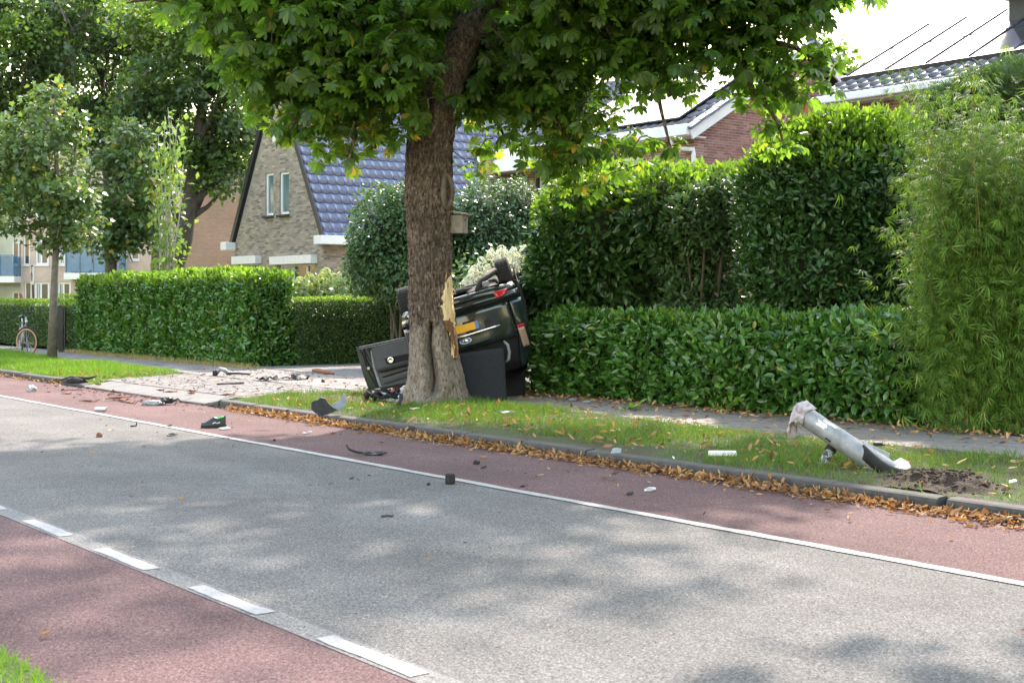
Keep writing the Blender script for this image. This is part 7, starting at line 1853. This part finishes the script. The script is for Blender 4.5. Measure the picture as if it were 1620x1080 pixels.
bit('hub_piece', 'black curled plastic piece on the end of the far verge', 'car part', soft(p, .16, .10, .07, .3, 99).tube([p + Vector((-.3, 0, .05)), p + Vector((-.1, 0, .10)), p + Vector((.2, .05, .08)), p + Vector((.36, .02, .12))], [.01, .025, .025, .01], 6), M['rubber'], smooth=True)
spl = [(190, 634.5, 212, 638.5, .028, 'long reddish bark splinter on the cycle lane left of the drive gutter'), (172, 631, 202, 634, .022, 'flat bark splinter in the gutter at the left part of the drive'), (177, 632.5, 190, 628.0, .03, 'raised bark splinter crossing another in the drive gutter'),
       (125, 636.5, 154, 636, .025, 'pale edged bark splinter on the red lane beyond the crushed can'), (98, 622, 112, 623.5, .03, 'bark splinter on the lane beside the tapered far kerb stone'), (258, 622.5, 281, 620.5, .022, 'reddish bark splinter on the pale paving by the ramp'),
       (295, 620.5, 310, 620, .026, 'short bark splinter on the paving in the middle of the drive'), (297, 624, 308, 623, .02, 'thin bark splinter just in front of the short one on the drive'), (150, 610, 160, 609.5, .02, 'bark splinter at the edge of the lush verge by the drive'),
       (248, 619.5, 260, 618.8, .018, 'dark thin bark splinter near the left part of the paving'), (350, 627, 372, 625, .02, 'bark splinter close to the near verge corner'), (462, 596.5, 490, 596, .02, 'bark splinter beyond the shredded black strip')]
for (u0, v0, u1, v1, r, lab) in spl:
    z = 0 if lab.find('lane') > 0 or lab.find('gutter') > 0 else VZ
    a, b = G(u0, v0, z) + UP * .014, G(u1, v1, z) + UP * .02
    if 'raised' in lab: a, b = G(167, 634, 0) + UP * .02, P(209, 626.5, G(190, 634, 0).y) 
    mb = MB(); n_ = UP.cross(b - a).normalized()
    mb.sheet(lambda u, v: a.lerp(b, u) + n_ * ((v - .5) * 2.2 * r * (1 - .6 * abs(2 * u - 1) ** 3)) + UP * (.012 * math.sin(u * 5 + v * 2) + .012), 8, 3, .012)
    bit('bark_splinter', lab, 'bark splinter', mb, M['splinter'], 'bark splinters on the drive and lane')
# the many small crumbs that nobody could count
def crumbs(name, n, s0, s1, w0, w1, z, m, label, size, cs=None):
    s = RNG.uniform(s0, s1, n); w = RNG.uniform(w0, w1, n)
    if cs: s = RNG.normal(cs[0], cs[1], n); w = RNG.normal(cs[2], cs[3], n); w = np.clip(w, w0, w1); s = np.clip(s, s0, s1)
    pos = np.outer(s, RD) + np.outer(w, RN) + np.outer(np.full(n, z), UP)
    o = scatter(name, CURL, pos, rnd(n) * np.array([1, 1, .15]), rnd(n) * .4 + np.array([0, 0, 1]), RNG.uniform(.2, 1, n) ** 2 * size + .012, m); return tag(o, label, 'debris', kind='stuff')
crumbs('bark_crumbs', 900, 17.9, 26, 9.15, 13.0, VZ + .008, M['splinter'], 'small reddish bark crumbs strewn over the drive paving', .07)
crumbs('black_crumbs', 260, 17.9, 25, 9.15, 13.0, VZ + .008, M['black_plastic'], 'small black plastic crumbs strewn over the drive paving', .08)
crumbs('gutter_crumbs', 420, 17.6, 24, 7.3, 8.58, .008, M['splinter'], 'bark crumbs along the gutter in front of the drive', .09, (20.8, 1.6, 8.5, .35))
crumbs('lane_crumbs', 130, 6, 23, 4.5, 8.3, .009, M['black_plastic'], 'little black crumbs scattered over the cycle lane and road', .045)
crumbs('white_crumbs', 46, 8, 23, 6.5, 13, VZ * .5 + .06, M['white_plastic'], 'tiny white plastic crumbs among the wreckage', .05)
bits = [(157, 691, .07, 'splinter', 'brown crumb'), (272, 689.5, .11, 'black_plastic', 'black pointed bit'), (268, 675, .06, 'black_plastic', 'black bit'), (211, 675, .06, 'black_plastic', 'thin hooked bit'), (556, 758, .035, 'black_plastic', 'grey bit'), (612, 818, .07, 'dark_wood', 'twig'),
        (678, 767, .03, 'black_plastic', 'round bit'), (754, 734, .06, 'black_plastic', 'black lump'), (765, 741, .05, 'black_plastic', 'flat bit'), (434, 697, .03, 'black_plastic', 'bit'), (355, 679.5, .14, 'galv', 'silver sliver'), (232, 625, .0, None, None), (996, 783, .06, 'black_plastic', 'clip'), (1028, 777, .10, 'alloy', 'silver bit'),
        (486, 686, .1, 'grey_plastic', 'grey flake'), (907, 634, .14, 'grey_plastic', 'grey flake'), (927, 637, .12, 'grey_plastic', 'dark flake')]
where = {157: 'on the grey road well below the crushed can', 272: 'on the grey road below the black shoe, left of it', 268: 'on the white edge line left of the black trainer', 211: 'on the grey road just right of the crushed can', 556: 'on the road below the plastic fin', 612: 'lying alone on the grey road', 678: 'on the road left of the ribbed cube',
         754: 'on the cycle lane above the ribbed cube', 765: 'on the cycle lane right of the black knob', 434: 'on the cycle lane right of the trainer', 355: 'beside the black trainer on the lane', 996: 'on the cycle lane below the curved shell', 1028: 'on the cycle lane near the leaf drift', 486: 'in front of the large black shard on the lane', 907: 'on the path at the foot of the low hedge by the car', 927: 'on the path just right of the grey hedge foot flake'}
if 'dark_wood' not in M: M['dark_wood'] = bpy.data.materials['dark_wood']
for (u, v, sz, mm, nm) in bits:
    if mm is None: continue
    z = VZ if u in (907, 927) else .0
    p = G(u, v, z)
    if nm in ('brown crumb', 'black lump', 'round bit', 'bit'): mb = soft(p, sz * .5, sz * .45, sz * .5, u, u)
    elif nm in ('twig', 'thin hooked bit'): mb = MB().tube([p + Vector((-sz * .6, 0, .008)), p + Vector((0, .02, .012)), p + Vector((sz * .5, .01, .01)), p + Vector((sz * .6, .02, .05 if 'hook' in nm else .012))], .009, 5)
    else: mb = flake(p, [(-sz * .55, -sz * .12), (0, -sz * .3), (sz * .5, -sz * .15), (sz * .6, sz * .1), (sz * .05, sz * .25), (-sz * .4, sz * .22)], .006, 1.5, .008, random.uniform(-.4, .4), .5)
    bit(nm.replace(' ', '_') if nm not in ('bit', 'clip') else {'bit': 'plastic_bit', 'clip': 'plastic_clip'}[nm], nm + ' ' + where[u], 'debris', mb, M[mm], 'small wreckage on the road')
